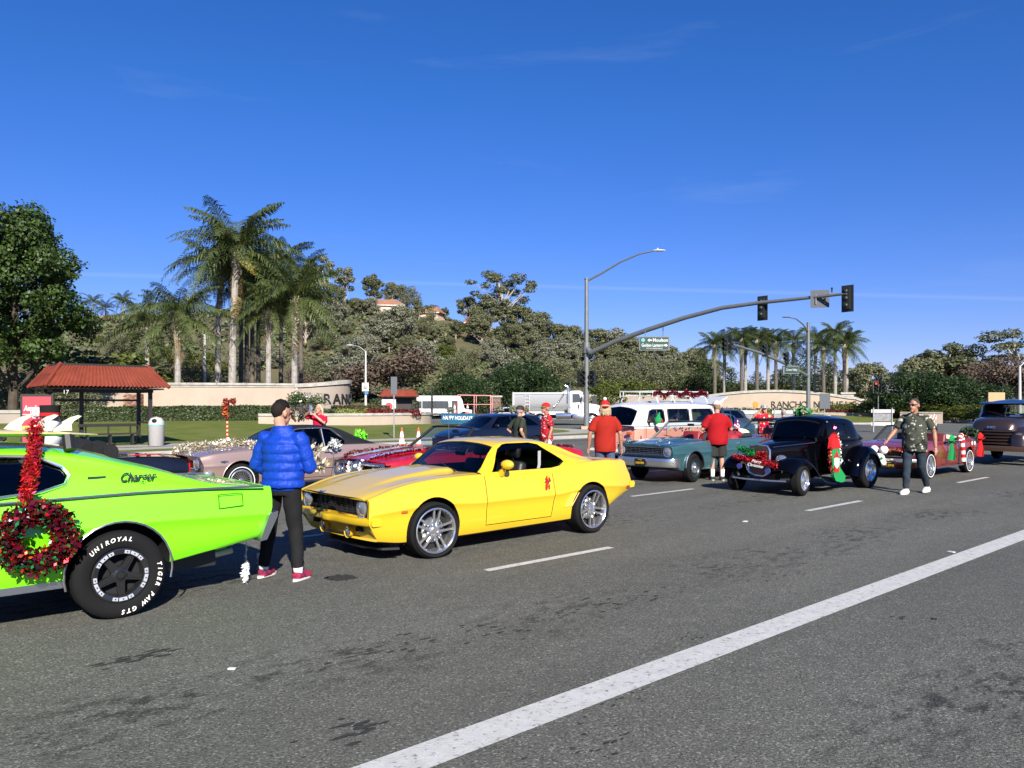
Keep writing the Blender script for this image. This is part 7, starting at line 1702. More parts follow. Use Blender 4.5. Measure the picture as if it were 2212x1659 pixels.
# ================================================================ PINK AND WHITE CAMPER VAN
M_PEACH = paint('peach paint', (.62, .265, .185), .35); M_CREAM = paint('white van paint', (.60, .60, .575), .35)
def camper():
 r = empty('camper_van', label='peach and white camper van with tinsel-wrapped white roof rack', cat='van', group='classic cars lined up for the parade')
 H = lambda w, b, t: [(0, b), (w * .8, b), (w * .96, b + .05), (w, b + .3), (w, (b + t) / 2), (w * .985, t - .05), (w * .97, t), (0, t)]
 W = lambda x, y, z: x + (.20 * (abs(y) / .86) ** 3) * max(0, 1 - x / .5) + max(0, 1 - x / .6) * max(0, z - .9) * .18 - .10 * (abs(y) / .86) ** 4 * max(0, 1 - (4.5 - x) / .4)
 me = sloft([(0, H(.76, .40, 1.22)), (.15, H(.82, .36, 1.22)), (.6, H(.86, .33, 1.22)), (2.2, H(.865, .32, 1.22)), (4.1, H(.86, .34, 1.22)), (4.42, H(.83, .40, 1.22)), (4.5, H(.78, .45, 1.2))], 40, [M_PEACH, M_DARK], warp=W, it=2)
 cut = MB()
 for x in (1.0, 3.4):
  for s in (-1, 1): cut.tube([(x, s * 1.2, .34), (x, s * .5, .34)], .38, 32)
 cut.prism(mirror_poly([(.45, 0), (.45, .76), (4.2, .76), (4.2, 0)]), 2, M=Matrix.Translation((0, 0, .62)))
 link_mesh('body', boolean(me, cut), r)
 S = dict(k=dict(x=(.12, 4.48), a_top=.55, c_top=4.2, bow=.12, rbow=.06, crown=.10, n=56, zcut=1.25,
  c=dict(zt=[(.12, 1.25), (.3, 1.55), (.45, 1.80), (.6, 1.87), (1.0, 1.93), (2.2, 1.96), (3.8, 1.94), (4.2, 1.86), (4.4, 1.6), (4.48, 1.25)], yb=[(.12, .78), (.6, .85), (3.9, .85), (4.48, .76)], zb=[(.12, 1.20), (4.48, 1.20)], yr=[(.12, .75), (.55, .74), (3.9, .74), (4.48, .70)]),
  side=[[(.62, 1.34), (.78, 1.66), (.90, 1.70), (1.36, 1.70), (1.42, 1.66), (1.44, 1.36), (1.40, 1.33)], [(1.62, 1.36), (1.62, 1.68), (1.66, 1.71), (2.62, 1.71), (2.66, 1.68), (2.66, 1.36), (2.62, 1.33), (1.66, 1.33)], [(2.84, 1.36), (2.84, 1.68), (2.88, 1.71), (3.86, 1.71), (3.92, 1.66), (3.98, 1.36), (3.94, 1.33), (2.88, 1.33)]],
  top=[mirror_poly([(-.2, 0), (-.1, .60), (.1, .68), (.40, .66), (.42, 0)]), mirror_poly([(4.34, 0), (4.34, .5), (4.6, .5), (4.6, 0)])]))
 # sides sit nearly upright so the glass shows the far windows
 canopy_parts(S, M_CREAM, r, glass=glassmat('van glass', (.6, .66, .66)))
 V_ = MB(); V_.box((.02, 0, 1.0), (.03, .01, .01));
 for s in (-1, 1):
  MB().tube([(.12, s * .80, 1.225), (.6, s * .868, 1.225), (3.9, s * .868, 1.225), (4.4, s * .82, 1.22)], .012, 5).build('belt_trim', M_CREAM, r)
  for poly, nm in ((S['k']['side'][0], 'window_seal'), (S['k']['side'][1], 'window_seal'), (S['k']['side'][2], 'window_seal')):
   MB().tube([(x, s * (.862 - (z - 1.25) * .135), z) for x, z in poly], .014, 5, closed=True).build(nm, M_BLACK, r)
  MB().tube([(1.08, s * .86, 1.34), (1.10, s * .80, 1.70)], .012, 5).build('quarter_post', M_BLACK, r)
  MB().tube([(2.15, s * .85, 1.33), (2.15, s * .80, 1.71)], .012, 5).build('window_divider', M_BLACK, r)
  headlamp(r, .10, s * .60, .80, .09); MB().box((.085, s * .62, 1.02), (.05, .17, .08), bev=.015).build('turn_signal', M_AMBER, r)
  MB().box((.30, s * .80, 1.0), (.03, .02, .13)).build('air_vent', M_BLACK, r)
  wheel(r, 1.0, s * .80, .325, .18, .2, 'hubcap', s); wheel(r, 3.4, s * .80, .325, .18, .2, 'hubcap', s)
  MB().tube([(.55, s * .86, .45), (.55, s * .868, 1.2)], .005, 4).build('door_seam', M_DARK, r); MB().tube([(1.5, s * .868, .45), (1.5, s * .868, 1.2)], .005, 4).build('door_seam', M_DARK, r)
  MB().box((1.42, s * .872, 1.12), (.12, .03, .03), bev=.01).build('door_handle', M_CHROME, r)
  m = MB(); m.lathe([(.10, 0), (.09, -.03), (0, -.05)], 16, axis='X', c=(.62, s * 1.02, 1.42)); m.tube([(.63, s * 1.02, 1.40), (.70, s * .86, 1.30)], .012, 5); m.build('mirror', M_BLACK, r)
  MB().box((.35, s * .82, .90), (.05, .04, .11), bev=.01).build('side_grille', M_STEEL, r)
 MB().tube([(.15, -.85, .50), (0, -.76, .50), (-.06, 0, .50), (0, .76, .50), (.15, .85, .50)], .06, 8).build('front_bumper', M_WHITE, r)
 em = MB(); em.lathe([(.15, -.012), (.135, -.018), (.125, -.01)], 28, axis='X', c=(.02, 0, .98))
 for a, b in (((-.09, 1.09), (-.035, .97)), ((-.035, .97), (0, 1.04)), ((0, 1.04), (.035, .97)), ((.035, .97), (.09, 1.09)), ((-.11, 1.03), (-.055, .87)), ((-.055, .87), (0, .98)), ((0, .98), (.055, .87)), ((.055, .87), (.11, 1.03))): em.tube([(.0, a[0], a[1]), (.0, b[0], b[1])], .010, 5)
 em.build('front_emblem', M_CREAM, r)
 for x in (1.15, 2.3): seat(r, x, -.42, .62, M_DARK); seat(r, x, .42, .62, M_DARK)
 steering(r, .85, -.42, 1.22); MB().box((.55, 0, 1.12), (.25, 1.5, .16), bev=.04).build('dashboard', M_BLACK, r)
 # roof rack with posts
 k = MB(); x0, x1 = 1.15, 3.95; z0, z1 = 2.04, 2.24
 for s in (-1, 1):
  k.tube([(x0, s * .62, z0 + .02), (x0, s * .62, z1), (x1, s * .62, z1), (x1, s * .62, z0 + .02)], .016, 6); k.tube([(x0, s * .62, z0 + .06), (x1, s * .62, z0 + .06)], .013, 6)
  for x in (1.3, 2.1, 3.0, 3.8): k.tube([(x, s * .62, z1), (x, s * .62, z0 + .04), (x, s * .72, 1.90)], .014, 6)
 for x in np.linspace(x0, x1, 8): k.tube([(x, -.62, z0 + .06), (x, .62, z0 + .06)], .012, 5)
 for x in (x0, x1): k.tube([(x, -.62, z1), (x, .62, z1)], .016, 6)
 k.build('roof_rack', M_WHITE, r)
 h = MB(); h.add([(4.35, -.62, 1.86), (4.35, .62, 1.86), (5.15, .58, 2.12), (5.15, -.58, 2.12), (4.35, -.62, 1.80), (4.35, .62, 1.80), (5.15, .58, 2.07), (5.15, -.58, 2.07)], [(0, 1, 2, 3), (7, 6, 5, 4), (0, 3, 7, 4), (1, 5, 6, 2), (3, 2, 6, 7)])
 h.box((4.8, 0, 1.97), (.5, .9, .02), M=Matrix.Rotation(math.radians(-18), 3, 'Y')); h.tube([(4.4, -.6, 1.5), (4.95, -.58, 2.04)], .015, 5); h.build('tailgate', M_CREAM, r, smooth=False)
 pt = MB(); cols = [mat('bulb %d' % i, (.3, .3, .3)) for i in range(5)]
 for q in range(6): pt.ball((.24 + q * .055, -.855 - .004 * q, .76 - .02 * (q % 2)), (.018, .008, .035), 8, q % 5)
 pt.build('painted_bulbs', cols, r)
 r.location = rd(16.25, 13.3 + .86 * .957); r.rotation_euler = (0, 0, math.atan2(U.y, U.x)); r.scale = (.957,) * 3; return r
CAR_VAN = camper()
# ================================================================ BROWN PICKUP
M_BRN = paint('dark bronze paint', (.045, .028, .021), .3, .45); M_BRND = paint('blue black paint', (.016, .02, .032), .3)
def pickup():
 r = empty('pickup_truck', label='old dark bronze pickup truck with a green wreath on its slatted grille', cat='truck', group='classic cars lined up for the parade')
 H = lambda w, b, sh, t, k=.85: [(0, b), (w * .8, b), (w, b + .08), (w * 1.0, (b + sh) / 2), (w * .98, sh - .08), (w * k, sh + (t - sh) * .6), (w * .45, t - .01), (0, t)]
 me = sloft([(0, H(.50, .62, .98, 1.10)), (.12, H(.60, .60, 1.14, 1.30)), (.5, H(.66, .60, 1.26, 1.40)), (1.3, H(.74, .60, 1.34, 1.45)), (1.42, H(.76, .60, 1.36, 1.46))], 22, [M_BRN, M_DARK], warp=lambda x, y, z: x + .10 * (y / .6) ** 2 * max(0, 1 - x / .5)); link_mesh('hood', me, r)
 B = lambda w, b, t: [(0, b), (w * .9, b), (w, b + .06), (w * 1.01, (b + t) / 2), (w, t - .05), (w * .97, t), (0, t)]
 me = sloft([(1.35, B(.76, .52, 1.36)), (1.6, B(.84, .50, 1.36)), (2.5, B(.86, .50, 1.36)), (2.62, B(.82, .52, 1.34))], 14, [M_BRN, M_DARK]); cut = MB(); cut.prism(mirror_poly([(1.5, 0), (1.5, .72), (2.5, .76), (2.5, 0)]), 2, M=Matrix.Translation((0, 0, .7))); link_mesh('cab', boolean(me, cut), r)
 S = dict(k=dict(x=(1.36, 2.66), a_top=1.72, c_top=2.45, bow=.12, rbow=.05, crown=.09, n=36, zcut=1.3,
  c=dict(zt=[(1.36, 1.40), (1.5, 1.62), (1.66, 1.86), (1.78, 1.90), (2.1, 1.93), (2.4, 1.90), (2.58, 1.75), (2.66, 1.38)], yb=[(1.36, .74), (1.7, .84), (2.66, .80)], zb=[(1.36, 1.34), (2.66, 1.34)], yr=[(1.36, .70), (1.72, .70), (2.3, .70), (2.66, .64)]),
  side=[[(1.72, 1.42), (1.86, 1.70), (2.28, 1.71), (2.30, 1.42)]], top=[mirror_poly([(1.1, 0), (1.25, .03), (1.40, .66), (1.42, .70), (1.63, .60), (1.55, 0.03)]), mirror_poly([(2.55, 0), (2.55, .42), (2.8, .42), (2.8, 0)])]))
 S['k']['top'][0] = mirror_poly([(1.1, 0), (1.1, .66), (1.42, .70), (1.64, .60), (1.62, 0)])
 canopy_parts(S, M_BRND, r, glass=M_GLASS)
 MB().tube([(1.22, 0, 1.40), (1.5, 0, 1.82)], .016, 5).build('windscreen_divider', M_BRND, r)
 v = MB(); v.grid([[Vector((1.62 - .0, y, 1.86)) for y in np.linspace(-.74, .74, 9)], [Vector((1.30 + .10 * (y / .74) ** 2, y, 1.80)) for y in np.linspace(-.74, .74, 9)], [Vector((1.32 + .10 * (y / .74) ** 2, y, 1.775)) for y in np.linspace(-.74, .74, 9)], [Vector((1.64, y, 1.82)) for y in np.linspace(-.74, .74, 9)]]); v.build('sun_visor', M_BRND, r)
 for s in (-1, 1):
  f = MB(); F = lambda y0, y1, sh: [(0, 0)]
  fender(f, smooth_path([(-.10, .58), (-.06, .82), (.12, .98), (.45, 1.06), (.85, 1.04), (1.2, .86), (1.45, .58)], 26), s * .52, s * .94, .13, crown=.07); f.build('front_fender', M_BRN, r, angle=55)
  f = MB(); f.sidepoly([(-.06, .58), (-.04, .80), (.12, .95), (.2, .6)], s * .55, s * .90); f.build('fender_face', M_BRN, r)
  headlamp(r, -.07, s * .73, .86, .085, lens=mat('dim lens', (.3, .3, .3), .1, .7));
  wheel(r, .60, s * .86, .36, .2, .21, 'plain', s, mats=[M_CHROME, M_BLACK, M_BLACK, M_BLACK]); wheel(r, 3.5, s * .86, .36, .2, .21, 'plain', s)
  f = MB(); fender(f, smooth_path([(3.0, .5), (3.1, .74), (3.4, .9), (3.7, .86), (3.98, .6), (4.05, .48)], 20), s * .70, s * .98, .1); f.build('rear_fender', M_BRN, r, angle=55)
  MB().box((2.05, s * .90, .48), (1.2, .2, .05), bev=.01).build('running_board', M_BRN, r)
  MB().box((3.55, s * .70, 1.0), (1.8, .05, .5)).build('bed_side', M_BRN, r, smooth=False)
 MB().box((3.55, 0, .75), (1.8, 1.36, .05)).build('bed_floor', M_DARK, r, smooth=False); MB().box((4.45, 0, 1.0), (.05, 1.4, .5)).build('tailgate', M_BRN, r, smooth=False)
 for k in range(5):
  z = .64 + k * .088; rows = []
  for y in np.linspace(-.58, .58, 13):
   x = -.12 + .16 * (y / .58) ** 2; rows.append([Vector((x + .08, y, z + .03)), Vector((x, y, z + .022)), Vector((x - .02, y, z - .005)), Vector((x + .01, y, z - .03)), Vector((x + .08, y, z - .035))])
  b = MB(); b.grid(rows); b.build('grille_bar', M_BRN, r, angle=50)
 MB().box((.05, 0, .82), (.06, 1.0, .44)).build('grille_back', M_BLACK, r, smooth=False)
 b = MB(); rows = []
 for y in np.linspace(-.95, .95, 15):
  x = -.22 + .10 * (y / .95) ** 2; rows.append([Vector((x + .05, y, .58)), Vector((x, y, .575)), Vector((x - .015, y, .50)), Vector((x, y, .425)), Vector((x + .05, y, .42))])
 b.grid(rows, closed=True); b.build('front_bumper', mat('bronze bumper', (.16, .09, .06), .25, .7), r, angle=50)
 t = MB(); add_text(t, 'GMC', .09, frame_m((-.02, 0, 1.10), (0, -1, 0), (.35, 0, 1)), ext=.008, bold=.003, spacing=1.3); t.build('badge_letters', M_CHROME, r, smooth=False)
 seat(r, 2.1, -.35, .75, mat('grey cloth seat', (.12, .12, .13), .9), w=.6); seat(r, 2.1, .35, .75, mat('grey cloth seat', (.12, .12, .13), .9), w=.6); steering(r, 1.8, -.36, 1.28, .2)
 for y0 in (-.5, .08): MB().tube([(1.25, y0, 1.46), (1.3, y0 + .2, 1.52), (1.36, y0 + .42, 1.56)], .009, 5).build('wiper', M_BLACK, r)
 MB().ball((1.42, 0, 1.68), (.03, .12, .04), 12).build('rear_view_mirror', M_BLACK, r)
 MB().box((2.2, 0, .5), (4.0, .9, .14)).build('chassis', M_BLACK, r, smooth=False)
 r.location = rd(25.35, 7.45); r.rotation_euler = (0, 0, math.atan2(U.y, U.x)); r.scale = (1.0,) * 3; return r
TRUCK = pickup()
# ================================================================ OTHER CARS PARTLY SEEN
def plain_car(label, col, L=4.6, W=.9, H=1.45, suv=False, name='parked_car', glass=None, flake=.3):
 pm = paint(name + label[:10], col, .3, flake)
 k = H / 1.45; b = .92 * (1.12 if suv else 1)
 S = dict(L=L, n=36, tuck=.94, c=dict(w=[(0, W * .88), (.5, W * .97), (2, W), (L - .5, W * .97), (L, W * .88)], fs=[(0, .95), (L, .95)], m=[(0, .6), (L, .68)], s=[(0, .70 * b), (.3, .80 * b), (1.2, .95 * b), (L - .6, 1.04 * b), (L, .98 * b)], b=[(0, .3), (.8, .25), (L - .8, .25), (L, .35)], h=[(0, .70 * b), (.3, .82 * b), (1.2, .98 * b), (L, 1.0 * b)], yh=[(0, W * .7), (L, W * .75)]),
  nose_bow=.2, tail_bow=.12, wells=[(.9, .36, .34), (L - .95, .36, .34)], well_in=.55, cabin=[(mirror_poly([(1.5, 0), (1.5, W * .78), (L - .7, W * .78), (L - .7, 0)]), .35)])
 xr = L - (.25 if suv else .75); zb = .95 * b
 S['k'] = dict(x=(1.15, xr), a_top=2.0, c_top=xr - (.35 if suv else 1.0), bow=.15, rbow=.06, crown=.05, n=40, c=dict(zt=[(1.15, zb + .02), (1.6, zb + .25), (2.0, H - .06), (2.4, H), (xr - 1.1, H - .01), (xr - (.4 if suv else .9), H - .06), (xr, zb + .04)], yb=[(1.15, W * .86), (xr, W * .84)], zb=[(1.15, zb - .03), (xr, zb)], yr=[(1.15, W * .82), (2.0, W * .66), (xr - .6, W * .66), (xr, W * .76)]),
  side=[[(1.62, zb + .03), (2.08, H - .13), (2.62, H - .10), (2.62, zb + .03)], [(2.70, zb + .03), (2.70, H - .10), (xr - 1.0, H - .12), (xr - (.45 if suv else .5), zb + .1), (xr - .6, zb + .04)]], top=[mirror_poly([(.8, 0), (1.1, W * .74), (1.25, W * .74), (1.9, W * .6), (1.9, 0)]), mirror_poly([(xr - (.4 if suv else .85), 0), (xr - (.4 if suv else .85), W * .55), (xr - .08, W * .6), (xr - .02, 0)])], zcut=zb - .1)
 r = empty(name, label=label, cat='car'); car_body(S, pm, r); canopy_parts(S, pm, r, glass=glass or M_TINT); wheels(r, S, W - .01, .33, .2, .22, 'styled')
 for s in (-1, 1):
  MB().ball((.18, s * W * .7, .66 * b), (.14, .18, .07), 14).build('headlight', M_LENS, r); MB().box((L - .08, s * W * .75, .85 * b), (.12, .2, .14), bev=.03).build('tail_light', M_REDLENS, r); oval_mirror(r, 1.75, s * W * .9, zb, pm, s)
 MB().box((.06, 0, .50), (.1, W * .9, .12)).build('grille', M_BLACK, r, smooth=False); seat(r, 2.2, -.38, .4, M_DARK); seat(r, 2.2, .38, .4, M_DARK)
 if suv:
  for s in (-1, 1): MB().tube([(2.0, s * W * .58, H), (2.2, s * W * .6, H + .05), (xr - .8, s * W * .6, H + .04), (xr - .6, s * W * .58, H - .02)], .018, 6).build('roof_rail', M_BLACK, r)
 return r
ANG = math.atan2(U.y, U.x)
def put(o, x, Y, rz=ANG, k=.957, z=0): o.location = (px(x, Y), Y, z); o.rotation_euler = (0, 0, rz); o.scale = (k,) * 3; return o
# dark blue estate behind the two talking men, dark car inside the van's windows, white crossover by the trailer
put(plain_car('dark navy estate car with roof rails behind the two talking men', (.005, .007, .016), 4.7, .92, 1.52, True), 955, 26)
put(plain_car('dark blue car seen through the camper van windows', (.02, .05, .12), 4.6, .9, 1.5), 1360, 30.5)
put(plain_car('teal blue car seen behind the camper van', (.03, .09, .13), 4.6, .9, 1.46), 1480, 33)
put(plain_car('white crossover car beyond the flatbed trailer', (.55, .56, .57), 4.6, .92, 1.62, True, flake=0), 1046, 80, .35)
put(plain_car('dark grey car beyond the trailer', (.03, .03, .035), 4.5, .9, 1.5), 1030, 84, .3)
put(plain_car('dark crossover behind the white gate barrier', (.03, .035, .04), 4.7, .92, 1.6, True), 1500, 42)
# burgundy open car behind the hot rod and black roadster at the far left
def open_car(label, col, x0=1.5):
 S = pony_spec(); pm = paint('p' + label[:12], col, .3, .2); r = empty('parked_car', label=label, cat='car', group='classic cars lined up for the parade')
 car_body(S, pm, r); wheels(r, S, .86, .325, .19, .225, 'styled'); pony_front(r, S, pm); open_frame(r, 1.42, 1.88, .77, .62, .90, 1.27, .14, M_VINYL, M_GLASS)
 for s in (-1, 1): seat(r, 2.2, s * .36, .34, mat('burgundy seat', (.10, .01, .015), .5), head=False)
 steering(r, 2.0, -.36, .88); return r
o = open_car('burgundy open-top car with copper tinsel, half hidden by the hot rod', (.12, .012, .018)); o.location = rd(17.3, 10.9); o.rotation_euler = (0, 0, ANG); o.scale = (.957, .957, 1.03)
MB().box((2.45, 0, 1.32), (1.25, 1.2, .05), bev=.02).build('soft_top', M_VINYL, o)
o = open_car('black open-top car with rolled soft top at the left behind the green fastback', (.006, .006, .008)); o.location = rd(.15, 13.9); o.rotation_euler = (0, 0, ANG); o.scale = (.957, .957, 1.0)
st = MB()
for k, (x, z, rr) in enumerate([(2.95, 1.02, .15), (3.12, 1.05, .13), (3.28, 1.0, .12)]): st.tube([(x + .05 * (abs(y) / .7) ** 2, y, z + .02 * math.sin(y * 9 + k)) for y in np.linspace(-.72, .72, 15)], rr, 12)
st.build('rolled_soft_top', mat('black canvas', (.016, .016, .017), .8, bump=.5, bscale=18), o)
st = MB(); st.grid([[Vector((x, y, curve([(3.5, .925), (4.1, .93), (4.45, .89), (4.62, .78), (4.64, .6)])(x) + .012 + .01 * math.sin(y * 14))) for y in np.linspace(-.82, -.42, 7)] for x in np.linspace(3.7, 4.63, 9)]); st.build('red_cloth', CLOTH_RED, o)
# ================================================================ BACKGROUND VEHICLES
def shuttle():
 r = empty('shuttle_bus', label='white shuttle bus with dark side windows at the foot of the hill', cat='bus'); W = mat('bus white', (.6, .6, .59), .4)
 H = lambda w, b, t: [(0, b), (w * .9, b), (w, b + .08), (w, (b + t) / 2), (w, t - .15), (w * .92, t - .02), (0, t)]
 me = sloft([(0, H(1.15, .45, 2.85)), (.1, H(1.2, .42, 2.95)), (4.9, H(1.2, .42, 2.95)), (5.3, H(1.18, .42, 2.90)), (5.7, H(1.1, .42, 2.45)), (6.0, H(1.02, .42, 1.35)), (6.9, H(.95, .45, 1.15))], 50, [W, M_DARK]); c = MB()
 for x in (1.3, 5.9):
  for s in (-1, 1): c.tube([(x, s * 1.5, .45), (x, s * .7, .45)], .48, 24)
 link_mesh('body', boolean(me, c), r)
 for s in (-1, 1):
  MB().box((2.3, s * 1.2, 1.78), (3.2, .03, .95)).build('window_band', M_BLACK, r, smooth=False)
  for k in range(4): MB().box((1.12 + k * .79, s * 1.222, 1.78), (.70, .02, .84)).build('window_pane', M_PANE, r, smooth=False)
  MB().box((.35, s * 1.2, 1.78), (.55, .03, .9)).build('window_pane', M_PANE, r, smooth=False)
  MB().box((4.75, s * 1.2, 1.45), (.75, .03, 1.7)).build('door', M_PANE, r, smooth=False)
  wheel(r, 1.3, s * 1.1, .42, .25, .24, 'plain', s); wheel(r, 5.9, s * .98, .42, .25, .24, 'plain', s)
 MB().box((5.66, 0, 1.9), (.3, 1.7, .75), M=Matrix.Rotation(-.5, 3, 'Y')).build('windscreen', M_PANE, r, smooth=False)
 MB().box((6.9, 0, .7), (.1, 1.6, .3)).build('grille', M_BLACK, r, smooth=False)
 put(r, 900, 97, .12, 1.0); return r
shuttle()
def dump_truck():
 r = empty('dump_truck', label='white dump truck with rounded steel tipper body and chrome tank', cat='truck'); W = mat('truck white', (.58, .58, .57), .35, coat=.6)
 bed = MB(); prof = [(-1.22, 2.75), (-1.22, 1.9), (-1.05, 1.45), (-.6, 1.12), (0, 1.02), (.6, 1.12), (1.05, 1.45), (1.22, 1.9), (1.22, 2.75)]
 rows = []
 for x in (0, .05, 4.0, 4.6): rows.append([Vector((x + (.5 if z < 1.6 and x > 3 else 0), y, z + (.0 if x < 4.5 else .35) * (z > 2.5))) for y, z in prof])
 bed.grid(rows); bed.add([Vector((0, y, z)) for y, z in prof], [tuple(range(9))]); bed.add([Vector((4.6, y, z)) for y, z in prof], [tuple(range(9))]); bed.build('tipper_body', mat('light grey alloy', (.40, .41, .42), .4, .3), r, angle=50)
 tr = MB()
 for s in (-1, 1): tr.box((2.3, s * 1.24, 2.78), (4.7, .1, .12)); tr.box((.0, s * 1.2, 2.1), (.14, .14, 1.5))
 tr.build('body_rail', W, r, smooth=False); MB().box((2.6, 0, 1.05), (3.6, 2.3, .28)).build('body_frame', W, r, smooth=False)
 ld = MB()
 for x in (1.0, 1.4): ld.tube([(x, -1.3, 1.3), (x, -1.3, 2.8)], .025, 6)
 for z in np.linspace(1.5, 2.6, 5): ld.tube([(1.0, -1.3, z), (1.4, -1.3, z)], .02, 5)
 ld.build('ladder', W, r); ch = MB()
 cp_ = [Vector((4.4 - t * .9, -1.3, 2.85 - 1.25 * t ** .7)) for t in np.linspace(0, 1, 16)]
 for i, (a, b) in enumerate(zip(cp_, cp_[1:])):
  d = (b - a).normalized(); n = d.cross(Vector((0, 1, 0))) if i % 2 else Vector((0, 1, 0)); m = (a + b) / 2; L = (b - a).length * .75
  ch.tube([m + d * L * math.cos(q) * .9 + n * .05 * math.sin(q) for q in np.linspace(0, 2 * PI, 10, endpoint=False)], .02, 5, closed=True)
 ch.build('chain', M_STEEL, r)
 C = lambda w, b, t: [(0, b), (w * .9, b), (w, b + .06), (w, (b + t) / 2), (w, t - .1), (w * .9, t), (0, t)]
 me = sloft([(4.85, C(1.05, .9, 2.9)), (4.95, C(1.08, .88, 3.0)), (5.7, C(1.08, .88, 3.02)), (6.0, C(1.05, .88, 2.85))], 16, [W, M_DARK]); c = MB(); c.sidepoly([(5.1, 1.95), (5.1, 2.7), (5.7, 2.7), (5.85, 2.0)], .8, 1.3); c.sidepoly([(5.1, 1.95), (5.1, 2.7), (5.7, 2.7), (5.85, 2.0)], -1.3, -.8); link_mesh('cab', boolean(me, c), r)
 me = sloft([(5.95, C(1.0, .9, 2.0)), (6.2, C(.98, .85, 1.95)), (7.3, C(.8, .8, 1.78)), (7.55, C(.74, .85, 1.65))], 16, [W, M_DARK]); c = MB()
 for s in (-1, 1): c.tube([(6.75, s * 1.4, .52), (6.75, s * .5, .52)], .6, 28)
 link_mesh('hood', boolean(me, c), r)
 MB().box((7.58, 0, 1.28), (.06, 1.2, .7)).build('grille', M_CHROME, r, smooth=False); MB().box((5.98, 0, 2.38), (.06, 1.8, .66), M=Matrix.Rotation(-.15, 3, 'Y')).build('windscreen', M_PANE, r, smooth=False)
 MB().box((7.7, 0, .65), (.15, 2.2, .35), bev=.04).build('front_bumper', M_CHROME, r)
 for s in (-1, 1):
  MB().box((5.45, s * 1.0, 2.3), (.7, .02, .7)).build('side_window', M_PANE, r, smooth=False); MB().box((5.62, s * 1.09, 1.62), (.12, .02, .35)).build('peep_window', M_PANE, r, smooth=False)
  m = MB(); m.tube([(6.0, s * 1.05, 1.9), (5.95, s * 1.35, 2.0), (5.95, s * 1.35, 2.75), (6.0, s * 1.05, 2.7)], .02, 6); m.box((5.95, s * 1.36, 2.35), (.08, .2, .5), bev=.03); m.build('mirror', M_STEEL, r)
  MB().tube([(4.75, s * 1.05, 1.0), (4.75, s * 1.05, 1.25), (4.72, s * 1.05, 1.4), (4.72, s * 1.05, 3.2), (4.66, s * 1.05, 3.35), (4.5, s * 1.05, 3.42)], .075, 10).build('exhaust_stack', M_CHROME, r)
  MB().tube([(3.7, s * 1.0, .82), (5.0, s * 1.0, .82)], .30, 20).build('fuel_tank', mat('polished tank', (.7, .71, .73), .2, 1.0), r, angle=50)
  MB().box((5.6, s * 1.0, .75), (1.0, .5, .5), bev=.03).build('step_box', M_STEEL, r)
  f = MB(); fender(f, smooth_path([(6.05, .7), (6.2, 1.05), (6.75, 1.22), (7.3, 1.05), (7.45, .8)], 16), s * .75, s * 1.15, .12); f.build('wheel_arch', W, r, angle=50)
  wheel(r, 6.75, s * 1.05, .52, .28, .3, 'hubcap', s)
  for x in (1.0, 2.3): wheel(r, x, s * 1.1, .52, .45, .3, 'hubcap', s)
  MB().ball((7.45, s * .80, 1.35), (.1, .14, .12), 12).build('headlight', M_LENS, r)
 MB().tube([(4.9, -.6, 3.0), (4.9, -.6, 4.1)], .015, 5).build('aerial', M_STEEL, r)
 MB().box((3.5, 0, .75), (7.4, .8, .3)).build('chassis', M_BLACK, r, smooth=False)
 put(r, 1112, 68, -.10, 1.0); return r
dump_truck()
